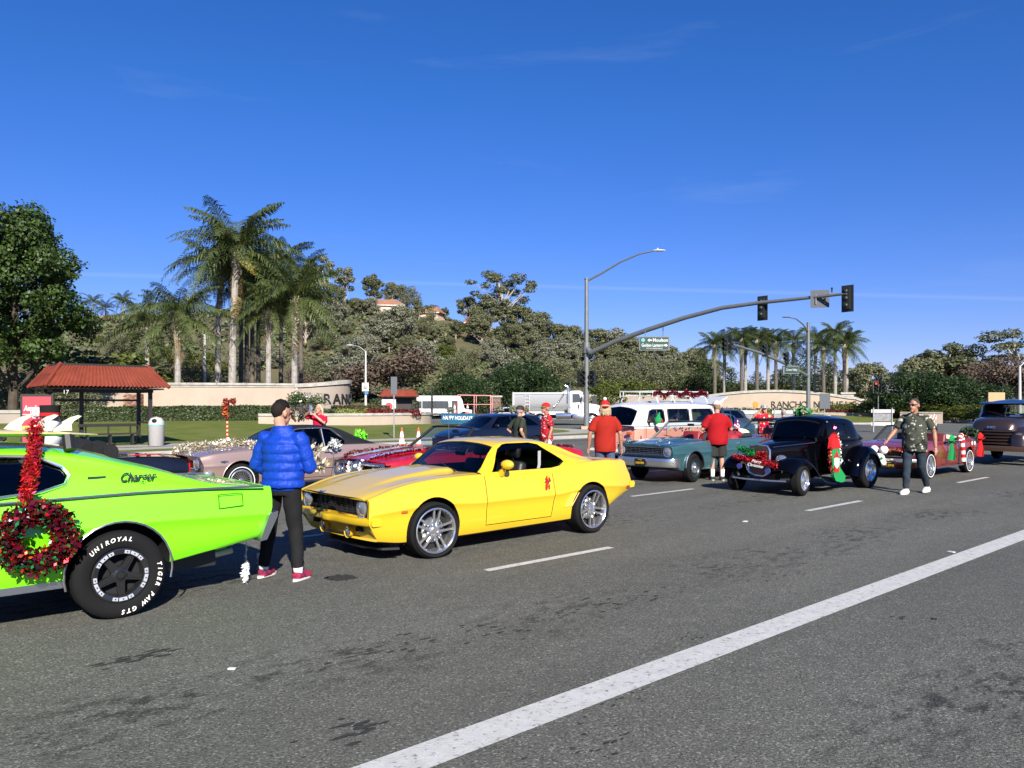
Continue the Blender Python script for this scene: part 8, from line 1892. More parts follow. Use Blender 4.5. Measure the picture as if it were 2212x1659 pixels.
def trailer():
 r = empty('flatbed_trailer', label='dark flatbed parade trailer with a blue HAPPY HOLIDAYS banner and raised ramp', cat='trailer')
 MB().box((3.6, 0, 1.0), (7.6, 2.3, .16)).build('deck', mat('trailer deck', (.05, .045, .04), .8), r, smooth=False); MB().box((3.6, 0, .75), (7.2, 1.0, .35)).build('chassis', M_BLACK, r, smooth=False)
 for x in (2.0, 3.0):
  for s in (-1, 1): wheel(r, x, s * 1.0, .4, .25, .22, 'plain', s)
 rp = MB()
 for s in (-1, 1): rp.box((-.9, s * .35, 2.0), (.08, .06, 2.4))
 for z in np.linspace(.9, 3.1, 9): rp.box((-.9, 0, z), (.08, .7, .10))
 rp.tube([(-.9, .3, 1.0), (.2, .3, 1.0)], .05, 6); rp.tube([(-.9, -.3, 1.0), (.2, -.3, 1.0)], .05, 6); rp.build('ramp', M_BLACK, r, smooth=False)
 bn = MB(); bn.add([(.0, -1.18, 1.12), (2.75, -1.18, 1.08), (2.45, -1.2, .25), (.0, -1.2, .32), (.0, -1.16, 1.12), (2.75, -1.16, 1.08), (2.45, -1.18, .25), (0, -1.18, .32)], [(0, 1, 2, 3), (7, 6, 5, 4), (0, 4, 5, 1), (1, 5, 6, 2), (2, 6, 7, 3), (3, 7, 4, 0)])
 o = bn.build('banner', mat('teal blue banner', (.006, .10, .17), .6, col2=(.005, .06, .14), vscale=2), r, smooth=False); t = MB(); add_text(t, 'HAPPY HOLIDAYS', .42, frame_m((1.28, -1.206, .72), (1, 0, -.02), (0, 0, 1)), ext=.006, shear=.18, bold=.012, width=2.35); t.build('lettering', M_WHITE, o, smooth=False)
 rl = MB()
 for s in (-1, 1):
  for x in (1.3, 2.6, 3.9): rl.tube([(x, s * 1.1, 1.05), (x, s * 1.1, 2.55)], .03, 6)
  rl.tube([(1.3, s * 1.1, 2.55), (3.9, s * 1.1, 2.5)], .03, 6); rl.tube([(1.3, s * 1.1, 1.8), (3.9, s * 1.1, 1.8)], .025, 6)
 rl.build('rail', mat('candy rail', (.7, .3, .3), .5), r)
 for x, h in ((.7, .45), (4.6, .5), (5.6, .6), (6.6, .5)):
  link_mesh('potted_plant', crown_mesh('potted_plant', [(x, -.8, 1.1 + h * .6, .35, .3, h * .5)], 350, .16, L_EUCG, int(x * 10), inner=.2), r)
 link_mesh('potted_tree', crown_mesh('potted_tree', [(3.3, -.4, 1.5, .5, .5, .4), (3.3, -.4, 2.1, .38, .38, .4), (3.3, -.4, 2.7, .22, .22, .5)], 900, .16, L_PINE, 5, inner=.2), r)
 r.location = (px(957, 62), 62, 0); r.rotation_euler = (0, 0, -.03); return r
TRL = trailer()
# ================================================================ PEOPLE
def organic(name, mb, m, parent, voxel=.012, it=4, amp=0.0, freq=9):
 me = mb.mesh(name, m, False); o = link_mesh('tmp', me); q = o.modifiers.new('r', 'REMESH'); q.mode = 'VOXEL'; q.voxel_size = voxel; q.use_smooth_shade = True
 s = o.modifiers.new('s', 'SMOOTH'); s.factor = .5; s.iterations = it
 r = bpy.data.meshes.new_from_object(o.evaluated_get(bpy.context.evaluated_depsgraph_get())); bpy.data.objects.remove(o)
 if amp:
  n = len(r.vertices); co = np.empty(n * 3, np.float32); no = np.empty(n * 3, np.float32); r.vertices.foreach_get('co', co); r.vertices.foreach_get('normal', no); co = co.reshape(-1, 3); no = no.reshape(-1, 3)
  d = np.sin(co[:, 2] * freq * 2.1 + 2.2 * np.sin(co[:, 0] * freq + co[:, 1] * 3)) * np.sin(co[:, 0] * freq * 1.3 + co[:, 1] * freq * 1.7 + co[:, 2] * freq * .9) * amp
  r.vertices.foreach_set('co', (co + no * d[:, None]).ravel()); r.update()
 r.materials.clear(); r.materials.append(m); r.polygons.foreach_set('use_smooth', [True] * len(r.polygons)); return link_mesh(name, r, parent)
def rings(mb, R, n=20):
 rows = [[Vector((cx + math.cos(a) * rx, cy + math.sin(a) * ry, z)) for a in np.linspace(0, 2 * PI, n, endpoint=False)] for z, cx, cy, rx, ry in R]
 k = len(mb.v); mb.grid(rows, closed=True); mb.f += [tuple(range(k, k + n)), tuple(range(len(mb.v) - n, len(mb.v)))]; mb.m += [0, 0]
def floral(name, base, c2, c3, sc=9):
 if name in MATS: return MATS[name]
 m = mat(name, base, .8); nt = m.node_tree; b = nt.nodes['Principled BSDF']; t = nt.nodes.new('ShaderNodeTexCoord'); cur = None
 for c, s_, lo in ((c3, sc * .55, .57), (c2, sc, .60), (tuple(min(1, x * 1.6) for x in c2), sc * 1.9, .64)):
  n = nt.nodes.new('ShaderNodeTexNoise'); n.inputs['Scale'].default_value = s_; n.inputs['Detail'].default_value = 3; nt.links.new(t.outputs['Object'], n.inputs['Vector'])
  r = nt.nodes.new('ShaderNodeMapRange'); r.inputs[1].default_value = lo; r.inputs[2].default_value = lo + .03; nt.links.new(n.outputs['Fac'], r.inputs[0])
  x = nt.nodes.new('ShaderNodeMix'); x.data_type = 'RGBA'; nt.links.new(r.outputs[0], x.inputs[0])
  if cur is None: x.inputs[6].default_value = (*base, 1)
  else: nt.links.new(cur, x.inputs[6])
  x.inputs[7].default_value = (*c, 1); cur = x.outputs[2]
 nt.links.new(cur, b.inputs['Base Color']); return m
def person(label, loc, rz, top, bottom, J=None, H=1.75, fat=0.0, skin=M_SKIN, sleeve='short', shorts=False, hair=None, hairlen=0, hat=None, shoes=None, puff=False, group=None, glasses=False, beard=None, socks=None, fade=None, tilt=(0, 0), visible_legs=True, hem=.84):
 r = empty('person', loc, rz, label, 'person', group, scale=H / 1.76); P = dict(head=(0, -.03, 1.635), neck=(0, 0, 1.47), shL=(.185, 0, 1.425), shR=(-.185, 0, 1.425), elL=(.25, .03, 1.14), elR=(-.25, .03, 1.14), wrL=(.27, -.06, .90), wrR=(-.27, -.06, .90), hipL=(.095, 0, .93), hipR=(-.095, 0, .93), knL=(.105, -.02, .50), knR=(-.105, -.02, .50), anL=(.11, .03, .09), anR=(-.11, .03, .09), hdL=None, hdR=None)
 P.update(J or {}); P = {k: (Vector(v) if v is not None else None) for k, v in P.items()}; f = fat
 T = Matrix.Translation(P['head']) @ Matrix.Rotation(tilt[0], 4, 'Z') @ Matrix.Rotation(tilt[1], 4, 'X'); h = lambda x, y, z: T @ Vector((x, y, z))
 b = MB(); R3 = T.to_3x3(); b.ball(h(0, .01, .02), (.076, .096, .105), 18, M=R3); b.ball(h(0, -.03, -.055), (.057, .068, .068), 14, M=R3); b.ball(h(0, -.085, -.105), (.03, .022, .022), 8, M=R3); b.tube([h(0, -.085, .02), h(0, -.108, -.03), h(0, -.09, -.04)], [.012, .019, .014], 8)
 for s in (-1, 1): b.ball(h(s * .083, .015, -.012), (.013, .025, .036), 10, M=R3); b.ball(h(s * .032, -.083, .03), (.026, .014, .011), 8, M=R3)
 b.ball(h(0, -.088, -.07), (.026, .014, .009), 8, M=R3); b.tube([h(0, .02, -.07), P['neck'], P['neck'] + Vector((0, .01, -.1))], [.056, .056, .055], 12)
 rings(b, [(1.40, 0, 0, .09, .06), (1.3, 0, 0, .15 + f * .3, .095 + f * .5), (1.1, 0, -f * .3, .13 + f * .6, .085 + f * .8), (.95, 0, -f * .2, .15 + f * .5, .10 + f * .6), (.86, 0, 0, .13, .09)])
 for s, q in (('L', 1), ('R', -1)):
  sh, el, wr = P['sh' + s], P['el' + s], P['wr' + s]; b.tube([Vector((0, 0, 1.40)), sh, sh.lerp(el, .4), el, el.lerp(wr, .35), wr], [.05, .042, .045 + f * .1, .037 + f * .06, .040 + f * .05, .025], 12)
  d = P['hd' + s] if P['hd' + s] is not None else (wr - el).normalized(); a = d.normalized(); side = Vector((0, -1, 0)) if abs(a.y) < .8 else Vector((0, 0, 1)); c = wr + a * .055; b.tube([wr, wr + a * .03, wr + a * .09], [.024, .036, .034], 10, flat=.5)
  lat = (side - a * side.dot(a)).normalized(); nrm = a.cross(lat)
  for i in range(4):
   o = wr + a * .085 + lat * (i - 1.5) * .019; l = (.065, .075, .07, .055)[i]; cu = nrm * q * .012; b.tube([o, o + a * l * .5 + cu * .4, o + a * l * .95 + cu * 2.2], [.0098, .0092, .0075], 6)
  b.tube([wr + a * .03 + lat * .026, wr + a * .06 + lat * .052, wr + a * .095 + lat * .058], [.012, .0105, .008], 6)
  hp, kn, an = P['hip' + s], P['kn' + s], P['an' + s]; b.tube([hp + Vector((0, 0, .05)), hp, hp.lerp(kn, .5), kn, kn.lerp(an, .3), an, an + Vector((0, -.03, -.05))], [.09, .09, .072, .055, .055, .036, .036], 12)
 organic('body', b, skin, r, .0085, 2)
 # upper garment
 t = MB(); ey = lambda z: -f * .35 * max(0, 1 - abs(z - 1.08) / .3); zz = [hem, hem + .08, 1.0, 1.1, 1.2, 1.3, 1.38, 1.44, 1.475]; wx = [.172 + f * .6, .175 + f * .7, .168 + f * .8, .166 + f * .75, .174 + f * .55, .182 + f * .4, .17 + f * .25, .115, .07]; wy = [.125 + f * .7, .128 + f * .9, .12 + f, .118 + f * .95, .122 + f * .7, .124 + f * .5, .11 + f * .3, .085, .07]
 if puff:
  zs = np.linspace(hem + .02, 1.53, 70); fx, fy = curve(list(zip(zz, wx)) + [(1.53, .075)]), curve(list(zip(zz, wy)) + [(1.53, .072)])
  pf = lambda z: .023 * abs(math.sin(PI * (z - hem) / .088)) ** .45 + .004; rings(t, [(z, 0, ey(z), fx(z) + pf(z), fy(z) + pf(z)) for z in zs], 36); rings(t, [(hem + .02, 0, 0, fx(hem) * .98, fy(hem) * .98), (hem - .01, 0, 0, fx(hem) * .92, fy(hem) * .92)], 24)
 else: rings(t, [(z, 0, ey(z), x, y) for z, x, y in zip(zz, wx, wy)], 28)
 for s in 'LR':
  sh, el, wr = P['sh' + s], P['el' + s], P['wr' + s]; base = Vector((sh.x * .55, 0, 1.36)); t.tube([P['neck'] + Vector((sh.x * .12, .01, .0)), Vector((sh.x * .55, .005, 1.425)), sh + Vector((0, 0, -.02))], [.05, .055, .055], 12)
  if sleeve == 'short': e = sh.lerp(el, .78); t.tube([base, sh + Vector((0, 0, -.03)), sh.lerp(el, .4), e], [.075, .066 + f * .1, .068 + f * .12, .072 + f * .12], 14)
  else:
   K = 40 if puff else 8; pts = []; rr = []
   for i in range(K + 1):
    u = i / K; p = base.lerp(sh, u / .15) if u < .15 else (sh + Vector((0, 0, -.035 if puff else -.02))).lerp(el, (u - .15) / .45) if u < .6 else el.lerp(wr, (u - .6) / .4); pts.append(p); rr.append((.071 - .016 * u if puff else .066 - .026 * u) + (.011 * abs(math.sin(u * K * .33)) ** .6 if puff else 0))
   t.tube(pts, rr, 14)
 if not puff: t.tube([P['neck'] + Vector((.065 * math.cos(a), .065 * math.sin(a), .012 - .02 * math.sin(a + PI))) for a in np.linspace(0, 2 * PI, 16, endpoint=False)], .013, 6, closed=True)
 organic('jacket' if puff else 'shirt', t, top, r, .0095 if puff else .012, 2 if puff else 4, .005 if puff else .006, 14 if puff else 8)
 if visible_legs:
  t = MB(); rings(t, [(hem + .14, 0, ey(1.0) * .8, .155 + f * .6, .112 + f * .7), (.92, 0, ey(.95) * .6, .165 + f * .6, .12 + f * .7), (.84, 0, 0, .16 + f * .3, .118 + f * .4)])
  for s in 'LR':
   hp, kn, an = P['hip' + s], P['kn' + s], P['an' + s]
   if shorts: e = hp.lerp(kn, .92); t.tube([hp + Vector((0, 0, .04)), hp.lerp(kn, .4), e], [.095, .10 + f * .15, .108 + f * .15], 14)
   else: t.tube([hp + Vector((0, 0, .04)), hp.lerp(kn, .45), kn, kn.lerp(an, .45), an + Vector((0, 0, .02))], [.10, .094, .074, .066, .056], 14)
  organic('shorts' if shorts else 'trousers', t, bottom, r, .012, 4, .005, 10)
  for s, q in (('L', 1), ('R', -1)):
   an = P['an' + s]; t = MB(); t.tube([an + Vector((0, .045, -.05)), an + Vector((0, -.03, -.045)), an + Vector((q * .01, -.12, -.062)), an + Vector((q * .015, -.175, -.068))], [.048, .056, .052, .034], 12, flat=.95); t.tube([an + Vector((0, .01, -.05)), an + Vector((0, .01, .0))], [.045, .042], 10); s_ = organic('shoe', t, shoes or M_BLACK, r, .009, 2)
   so = MB(); so.prism([(math.cos(a) * .056 * (1.0 if math.sin(a) < 0 else .8), math.sin(a) * .15) for a in np.linspace(0, 2 * PI, 18, endpoint=False)], .022, M=Matrix.Translation(an + Vector((q * .006, -.055, -.092)))); so.build('sole', M_WHITE, s_)
   if socks: MB().tube([an + Vector((0, 0, -.02)), an + Vector((0, .005, .16 if shorts else .04))], [.044, .052], 12).build('sock', socks, r)
 if hair:
  t = MB(); t.ball(h(0, .026 if not fade else .016, .032 if not fade else .062), (.080, .097, .104) if not fade else (.074, .088, .078), 20, M=R3)
  if hairlen:
   for k in range(26):
    a = PI * (k / 25) ; x, y = math.cos(a) * .085, .02 + math.sin(a) * .085; t.tube([h(x * .8, y, .04), h(x * 1.15, y * 1.1, -.05), h(x * (1.1 + .2 * math.sin(k * 5)), y + .01 * math.sin(k * 3), -.07 - hairlen * (.75 + .25 * math.sin(k * 2.3)))], [.03, .026, .01], 6)
  elif fade: u = MB(); u.ball(h(0, .032, .025), (.0775, .092, .094), 20, M=R3); u.ball(h(0, .056, -.015), (.052, .045, .055), 14, M=R3); organic('cropped_hair', u, fade, r, .008, 1)
  else: t.ball(h(0, .055, -.015), (.062, .05, .062), 14, M=R3)
  organic('hair', t, hair, r, .008, 1, .003, 40)
 if beard: t = MB(); t.ball(h(0, -.055, -.085), (.058, .056, .05), 14, M=R3); organic('beard', t, beard, r, .008, 1, .003, 40)
 if glasses:
  t = MB()
  for s in (-1, 1): t.ball(h(s * .034, -.098, .015), (.030, .009, .021), 12, M=R3); t.tube([h(s * .062, -.09, .018), h(s * .082, .01, .012)], .005, 5)
  t.tube([h(-.03, -.105, .02), h(.03, -.105, .02)], .005, 5); t.build('sunglasses', M_BLACK, r)
 if hat:
  kind_, hm, bm_ = hat; t = MB(); t.v = []; n = 20; rows = []
  for i in range(7):
   ph = PI / 2 * i / 6; rows.append([h(math.cos(a) * .092 * math.cos(ph) ** .8, .012 + math.sin(a) * .112 * math.cos(ph) ** .8, .035 + .105 * math.sin(ph)) for a in np.linspace(0, 2 * PI, n, endpoint=False)])
  t.grid(rows, closed=True); o = t.build('hat', hm, r, angle=60); v = MB(); back = 1 if kind_ == 'back' else -1
  if kind_ in ('cap', 'back', 'flat'): v.grid([[h(math.cos(a) * .085, .012 + back * math.sin(a) * .105, .042 - .004) for a in np.linspace(.15, PI - .15, 9)], [h(math.cos(a) * .078, .012 + back * (.02 + math.sin(a) * (.175 if kind_ != 'flat' else .14)), .018) for a in np.linspace(.25, PI - .25, 9)]]); v.build('brim', bm_, o)
  if kind_ == 'back': v = MB(); v.ball(h(0, .0, .165), (.038, .038, .036), 12); v.build('pompom', M_WHITE, o)
 return r
HAIR_D = mat('dark hair', (.007, .005, .004), .6, bump=.5, bscale=200); HAIR_G = mat('grey hair', (.30, .29, .27), .7, bump=.5, bscale=200); HAIR_B = mat('sandy blond hair', (.42, .32, .19), .6, bump=.5, bscale=200)
DENIM = mat('blue denim', (.055, .085, .15), .9, var=.25, vscale=12); RED_T = mat('red polo cotton', (.30, .006, .010), .85, bump=.3, bscale=60); RED_S = mat('orange red cotton', (.28, .016, .009), .85, bump=.3, bscale=60)
JKT = mat('blue quilted nylon', (.004, .040, .34), .55, spec=.25, bump=.6, bscale=24)
B_ = gp(611, 1249); b_ = lambda x, y, z: Vector((-x, -y, z))
man = person('man with short dark hair in a blue puffer jacket between green and yellow cars', B_, PI - .30, JKT, mat('black jogging cotton', (.011, .011, .012), .85), dict(head=(.06, -.07, 1.66), neck=(.02, 0, 1.50), shL=(.21, 0, 1.42), shR=(-.21, 0, 1.42), elL=(.33, -.02, 1.13), elR=(-.27, -.06, 1.12), wrL=(.20, -.22, 1.0), wrR=(-.12, -.28, 1.10), hipL=(.10, 0, .93), hipR=(-.09, 0, .93), knL=(.17, -.02, .50), knR=(-.12, -.04, .50), anL=(.22, .0, .09), anR=(-.19, .02, .09)), 1.77, .035, sleeve='long', hair=HAIR_D, fade=mat('cropped hair', (.013, .009, .007), .8), socks=CLOTH_WHITE, puff=True, shoes=mat('red and navy trainers', (.50, .03, .06), .6, col2=(.02, .02, .06), vscale=12), tilt=(-.35, .22), hem=.90)
bw = empty('foil_bow', gp(667, 1249) + Vector((.0, .3, 1.22)), 0, 'silver and gold ribbon bow held in front of the blue jacket', 'bow'); link_mesh('ribbon', tinsel_mesh('ribbon', [(0, 0, .12), (.03, 0, 0), (.08, 0, -.16)], .07, F_GOLD, 60, .11, 3, 3.0), bw)
HAW = floral('green leaf print shirt', (.05, .055, .04), (.36, .37, .30), (.018, .02, .018), 11)
person('man in a green floral shirt and sunglasses walking left past the maroon car', gp(1976, 1066), math.radians(-50), HAW, mat('dark jeans', (.025, .036, .05), .9, var=.3, vscale=10), dict(shR=(-.205, .02, 1.43), shL=(.205, .0, 1.43), elR=(-.33, -.06, 1.16), wrR=(-.40, -.22, .98), elL=(.30, .10, 1.14), wrL=(.34, .06, .86), knR=(-.09, -.14, .50), anR=(-.07, -.20, .09), knL=(.10, .06, .50), anL=(.09, .32, .11)), 1.88, .065, M_SKIN2, hair=mat('dark greying hair', (.045, .038, .034), .6, bump=.5, bscale=200), glasses=True, shoes=mat('white trainers', (.72, .70, .66), .7), tilt=(-.12, .08), hem=.78)
person('man from behind in an orange red shirt, jeans and red cap with white bobble', Vector((px(1307, 15.2), 15.2, 0)), PI, RED_S, DENIM, dict(elL=(.29, .02, 1.13), elR=(-.29, .02, 1.13), wrL=(.31, -.02, .86), wrR=(-.31, -.02, .86)), 1.83, .05, M_SKIN2, hair=HAIR_B, hairlen=.09, hat=('back', CLOTH_RED, CLOTH_RED), hem=.80)
person('heavy man from behind in a bright red polo and dark shorts beside the teal car', gp(1549, 1037), PI, RED_T, mat('charcoal shorts', (.028, .028, .027), .9), dict(elL=(.33, -.02, 1.13), elR=(-.33, -.04, 1.13), wrL=(.18, -.26, 1.12), wrR=(-.18, -.26, 1.12), head=(0, -.05, 1.64)), 1.83, .10, shorts=True, hair=mat('shaved hair', (.25, .15, .10), .7), hat=('cap', mat('cream cap', (.66, .60, .48), .8), mat('cream cap', (.66, .60, .48), .8)), socks=CLOTH_WHITE, tilt=(0, .25), hem=.80)
person('man in a dark green T-shirt and brown flat cap facing right', Vector((px(1122, 18.6), 18.6, 0)), math.radians(118), mat('dark green cotton', (.03, .038, .024), .9), DENIM, dict(elL=(.34, .14, 1.16), wrL=(.20, -.06, 1.0), elR=(-.30, .12, 1.15), wrR=(-.24, -.02, .95)), 1.73, .05, hair=HAIR_G, hat=('flat', mat('brown leather cap', (.035, .022, .018), .6), mat('brown leather cap', (.035, .022, .018), .6)), beard=mat('white beard', (.6, .58, .55), .8), glasses=False)
person('man in a red floral shirt and red cap with green peak facing left', Vector((px(1181, 19), 19, 0)), math.radians(-72), floral('red floral print', (.36, .01, .022), (.62, .58, .45), (.16, .008, .012), 12), mat('white trousers', (.7, .7, .7), .9), dict(), 1.80, .03, M_SKIN2, hair=HAIR_G, hat=('cap', CLOTH_RED, CLOTH_GREEN), glasses=True, hem=.84)
person('woman in a red printed T-shirt and pink cap shading her eyes', Vector((px(1649, 25), 25, 0)), .1, floral('red print T-shirt', (.55, .01, .03), (.6, .55, .35), (.45, .01, .02), 7), mat('black trousers', (.01, .01, .01), .9), dict(elR=(-.36, -.03, 1.36), wrR=(-.12, -.12, 1.62), elL=(.34, .02, 1.25), wrL=(.50, -.05, 1.18)), 1.76, .03, hair=HAIR_B, hairlen=.14, hat=('cap', mat('pink and green cap', (.6, .25, .4), .8, col2=(.1, .4, .3), vscale=9), mat('pale pink peak', (.65, .4, .5), .8)), glasses=True)
person('grey-haired person whose head shows above the hot rod roof', Vector((px(1693, 24), 24, 0)), PI, mat('navy jacket', (.012, .015, .03), .8), DENIM, dict(), 1.62, .02, hair=HAIR_G)
w = person('blonde woman in red taking a photo with a phone behind the mauve coupe', Vector((px(690, 21), 21, 0)), -.35, mat('crimson T-shirt', (.5, .006, .04), .85), DENIM, dict(elR=(-.40, -.12, 1.42), wrR=(-.10, -.27, 1.58), elL=(.26, -.16, 1.25), wrL=(-.01, -.28, 1.50)), 1.77, .02, hair=mat('fair curly hair', (.52, .42, .28), .7, bump=.5, bscale=150), hairlen=.18)
ph = MB(); ph.box((0, 0, 0), (.085, .012, .16), bev=.006); ph.build('phone', mat('blue phone case', (.12, .2, .38), .4), loc=w.location + Matrix.Rotation(-.35, 3, 'Z') @ Vector((-.05, -.33, 1.66)), rz=-.35, label='blue phone held up by the blonde woman', cat='phone')
Lc = lambda o, p: o.matrix_basis @ Vector(p)
for i, (x, y, lb) in enumerate([(1.15, -.42, 'driver sitting at the wheel of the camper van'), (2.3, -.42, 'passenger in the middle window of the camper van'), (2.55, .30, 'passenger with a cap in the middle of the camper van')]):
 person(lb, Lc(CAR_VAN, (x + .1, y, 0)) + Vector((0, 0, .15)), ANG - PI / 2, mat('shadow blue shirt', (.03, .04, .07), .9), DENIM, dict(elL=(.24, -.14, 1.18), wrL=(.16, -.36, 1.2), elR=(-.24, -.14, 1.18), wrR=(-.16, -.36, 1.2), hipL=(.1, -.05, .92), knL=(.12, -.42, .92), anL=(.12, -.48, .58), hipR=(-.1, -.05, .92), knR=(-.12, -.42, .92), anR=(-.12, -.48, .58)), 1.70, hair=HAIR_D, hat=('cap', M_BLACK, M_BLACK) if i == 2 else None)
# ================================================================ HOLIDAY DECORATIONS
def decor(name, car, parts, label, cat, group=None, at=(0, 0, 0)):
 """a decoration carried by a car: its own thing, placed in the car's frame"""
 r = empty(name, Lc(car, at), car.rotation_euler.z, label, cat, group)
 for nm, me in parts:
  o = link_mesh(nm, me, r)
  if 'foil' in nm: o['kind'] = 'stuff'
 return r
def spl(keys, n=30):
 m = len(keys) - 1; c = [curve([(i, k[j]) for i, k in enumerate(keys)]) for j in range(3)]; return [Vector((c[0](t), c[1](t), c[2](t))) for t in np.linspace(0, m, n)]
def K(car, pts):   # points in the car's frame, taken with its scale about the car's origin
 s = car.scale; return [(p[0] * s[0], p[1] * s[1], p[2] * s[2]) for p in pts]
# wreath, garland and surfboards of the green fastback
def ring(R, cx=0, cz=0, y=0, n=40): return [(cx + math.cos(a) * R, y, cz + math.sin(a) * R) for a in np.linspace(0, 2 * PI, n)]
core = MB(); core.tube(ring(.195)[:-1], .055, 8, closed=True)
wr = decor('tinsel_wreath', CAR_GRN, [('core', core.mesh('core', mat('dark wreath core', (.02, .015, .01), .9))), ('red_foil', tinsel_mesh('red_foil', ring(.195), .115, F_RED2, 2600, .05, 1, 1.6)), ('green_foil', tinsel_mesh('green_foil', ring(.195), .112, F_GREEN, 900, .045, 2, 1.8)), ('bright_foil', tinsel_mesh('bright_foil', ring(.195), .118, F_RED, 450, .042, 3, 1.5)), ('silver_foil', tinsel_mesh('silver_foil', ring(.195), .12, F_SILVER, 120, .03, 4, 1.5))], 'thick red and green tinsel wreath hanging on the green car door', 'wreath', at=(3.235, -1.055, .775))
gk = K(CAR_GRN, [(3.30, -.62, 1.68), (3.28, -.70, 1.54), (3.25, -.80, 1.38), (3.21, -.90, 1.22), (3.18, -.98, 1.06), (3.18, -1.02, 1.0)]); decor('tinsel_garland', CAR_GRN, [('foil', tinsel_mesh('foil', spl(gk), .062, F_RED, 2000, .05, 6, 4.0)), ('cord', MB().tube(spl(gk, 12), .015, 6).mesh('cord', CLOTH_RED))], 'red tinsel garland from the surfboard down to the wreath', 'garland')
def board(y, x1, m, label, fins, mf, z=1.615):
 r = empty('surfboard', Lc(CAR_GRN, (x1, y, z)), CAR_GRN.rotation_euler.z, label, 'surfboard', 'surfboards on the green car roof', scale=.957); b = MB(); rows = []
 for t in np.linspace(0, 1, 26):
  x = -2.75 * (1 - t); w = .27 * min(1, (1 - t) * 3.2 + .03) ** .7 * min(1, t * 4 + .05) ** .6; th = .034 * min(1, (1 - t) * 4 + .15); zc = -.05 * t ** 3 + .07 * (1 - t) ** 3
  rows.append([Vector((x, math.cos(a) * w, zc + math.sin(a) * th)) for a in np.linspace(0, 2 * PI, 14, endpoint=False)])
 b.grid(rows, closed=True); b.f += [tuple(range(14)), tuple(range(len(b.v) - 14, len(b.v)))]; b.m += [0, 0]; b.build('deck', m, r)
 for x, yy, h in fins:
  f = MB(); f.sidepoly([(x - .09, -.01), (x - .03, h * .45), (x + .05, h * .85), (x + .11, h), (x + .14, h * .93), (x + .12, h * .8), (x + .08, h * .6), (x + .06, h * .35), (x + .065, -.01)], yy - .007, yy + .007); f.build('fin', mf, r, angle=50)
 return r
M_FIN = mat('cream fibreglass', (.62, .60, .44), .3, coat=.5)
board(-.50, 3.80, mat('yellow cream board', (.60, .50, .20), .25, coat=.7), 'cream yellow surfboard, fins up, nearest on the green car roof', [(-.27, -.02, .125), (-.47, -.12, .135), (-.62, .12, .13)], M_FIN)
board(.10, 3.55, mat('red board', (.42, .03, .03), .25, coat=.7), 'red surfboard behind the cream one on the green car roof', [(-.75, .0, .12)], mat('smoky fin', (.14, .14, .11), .2, coat=.5), 1.60)
board(.55, 3.3, mat('pale board', (.5, .48, .42), .3, coat=.5), 'pale surfboard farthest across the green car roof', [(-.6, .0, .12)], mat('clear fin', (.35, .36, .3), .15, coat=.5), 1.60)
for s, x in ((-1, 3.55), (1, 3.55), (-1, 2.3), (1, 2.3)):
 m = MB(); m.tube([(x, s * .66, 1.44), (x, s * .60, 1.56)], .05, 8); m.tube([(x, s * .60, 1.56), (x, 0, 1.57)], .022, 6); m.build('rack_foot', M_BLACK, CAR_GRN)
# snowman riding in the black car behind
sn = empty('snowman', gp(196, 1105) + Vector((0, 0, 0)), 0, 'white snowman figure with black top hat and red band behind the surfboards', 'snowman'); sn.location = Vector((px(108, 13.2), 13.2, .42)); sn.scale = (.8,) * 3; m = MB(); m.ball((0, 0, .55), (.34, .34, .32), 18); m.ball((.0, 0, .98), (.25, .25, .24), 18); m.ball((0, 0, 1.26), (.2, .2, .2), 18); m.build('body', mat('snowman white', (.62, .62, .60), .9), sn)
m = MB(); m.lathe([(0, 1.40), (.29, 1.40), (.29, 1.42), (.19, 1.425), (.185, 1.46), (.20, 1.66), (0, 1.665)], 24); m.build('hat', mat('black felt', (.012, .012, .012), .9), sn); MB().lathe([(.192, 1.43), (.196, 1.50)], 24).build('hat_band', CLOTH_RED, sn); MB().tube([(-.05, -.2, 1.25), (-.2, -.32, 1.24)], [.03, .006], 8).build('nose', mat('carrot orange', (.7, .2, .02)), sn)
for dx in (-.07, .07): MB().ball((dx - .05, -.18, 1.32), .022, 8).build('eye', M_BLACK, sn)
# candy pole with bows behind the mauve car
pr = gp(491, 1062); cp_ = empty('candy_pole', Vector((px(491, 19), 19, 0)), 0, 'striped red and cream pole topped with red foil bows on the mauve car', 'pole'); cp_.location.z = .9
m = MB()
for k in range(12): m.tube([(0, 0, k * .05), (0, 0, k * .05 + .05)], .025, 8, k % 2, cap=True)
m.build('shaft', [mat('cream pole', (.6, .45, .25)), CLOTH_RED], cp_); link_mesh('foil', tinsel_mesh('foil', spl([(0, 0, .55), (-.06, 0, .72), (-.02, 0, .92), (.12, 0, .98), (.2, 0, .9)]), .10, F_COPPER, 170, .10, 7, 2.0), cp_); link_mesh('greenery', tinsel_mesh('greenery', [(-.05, 0, .52), (.12, 0, .6)], .10, leafmat('rose leaf', (.05, .085, .022)), 70, .08, 8), cp_)
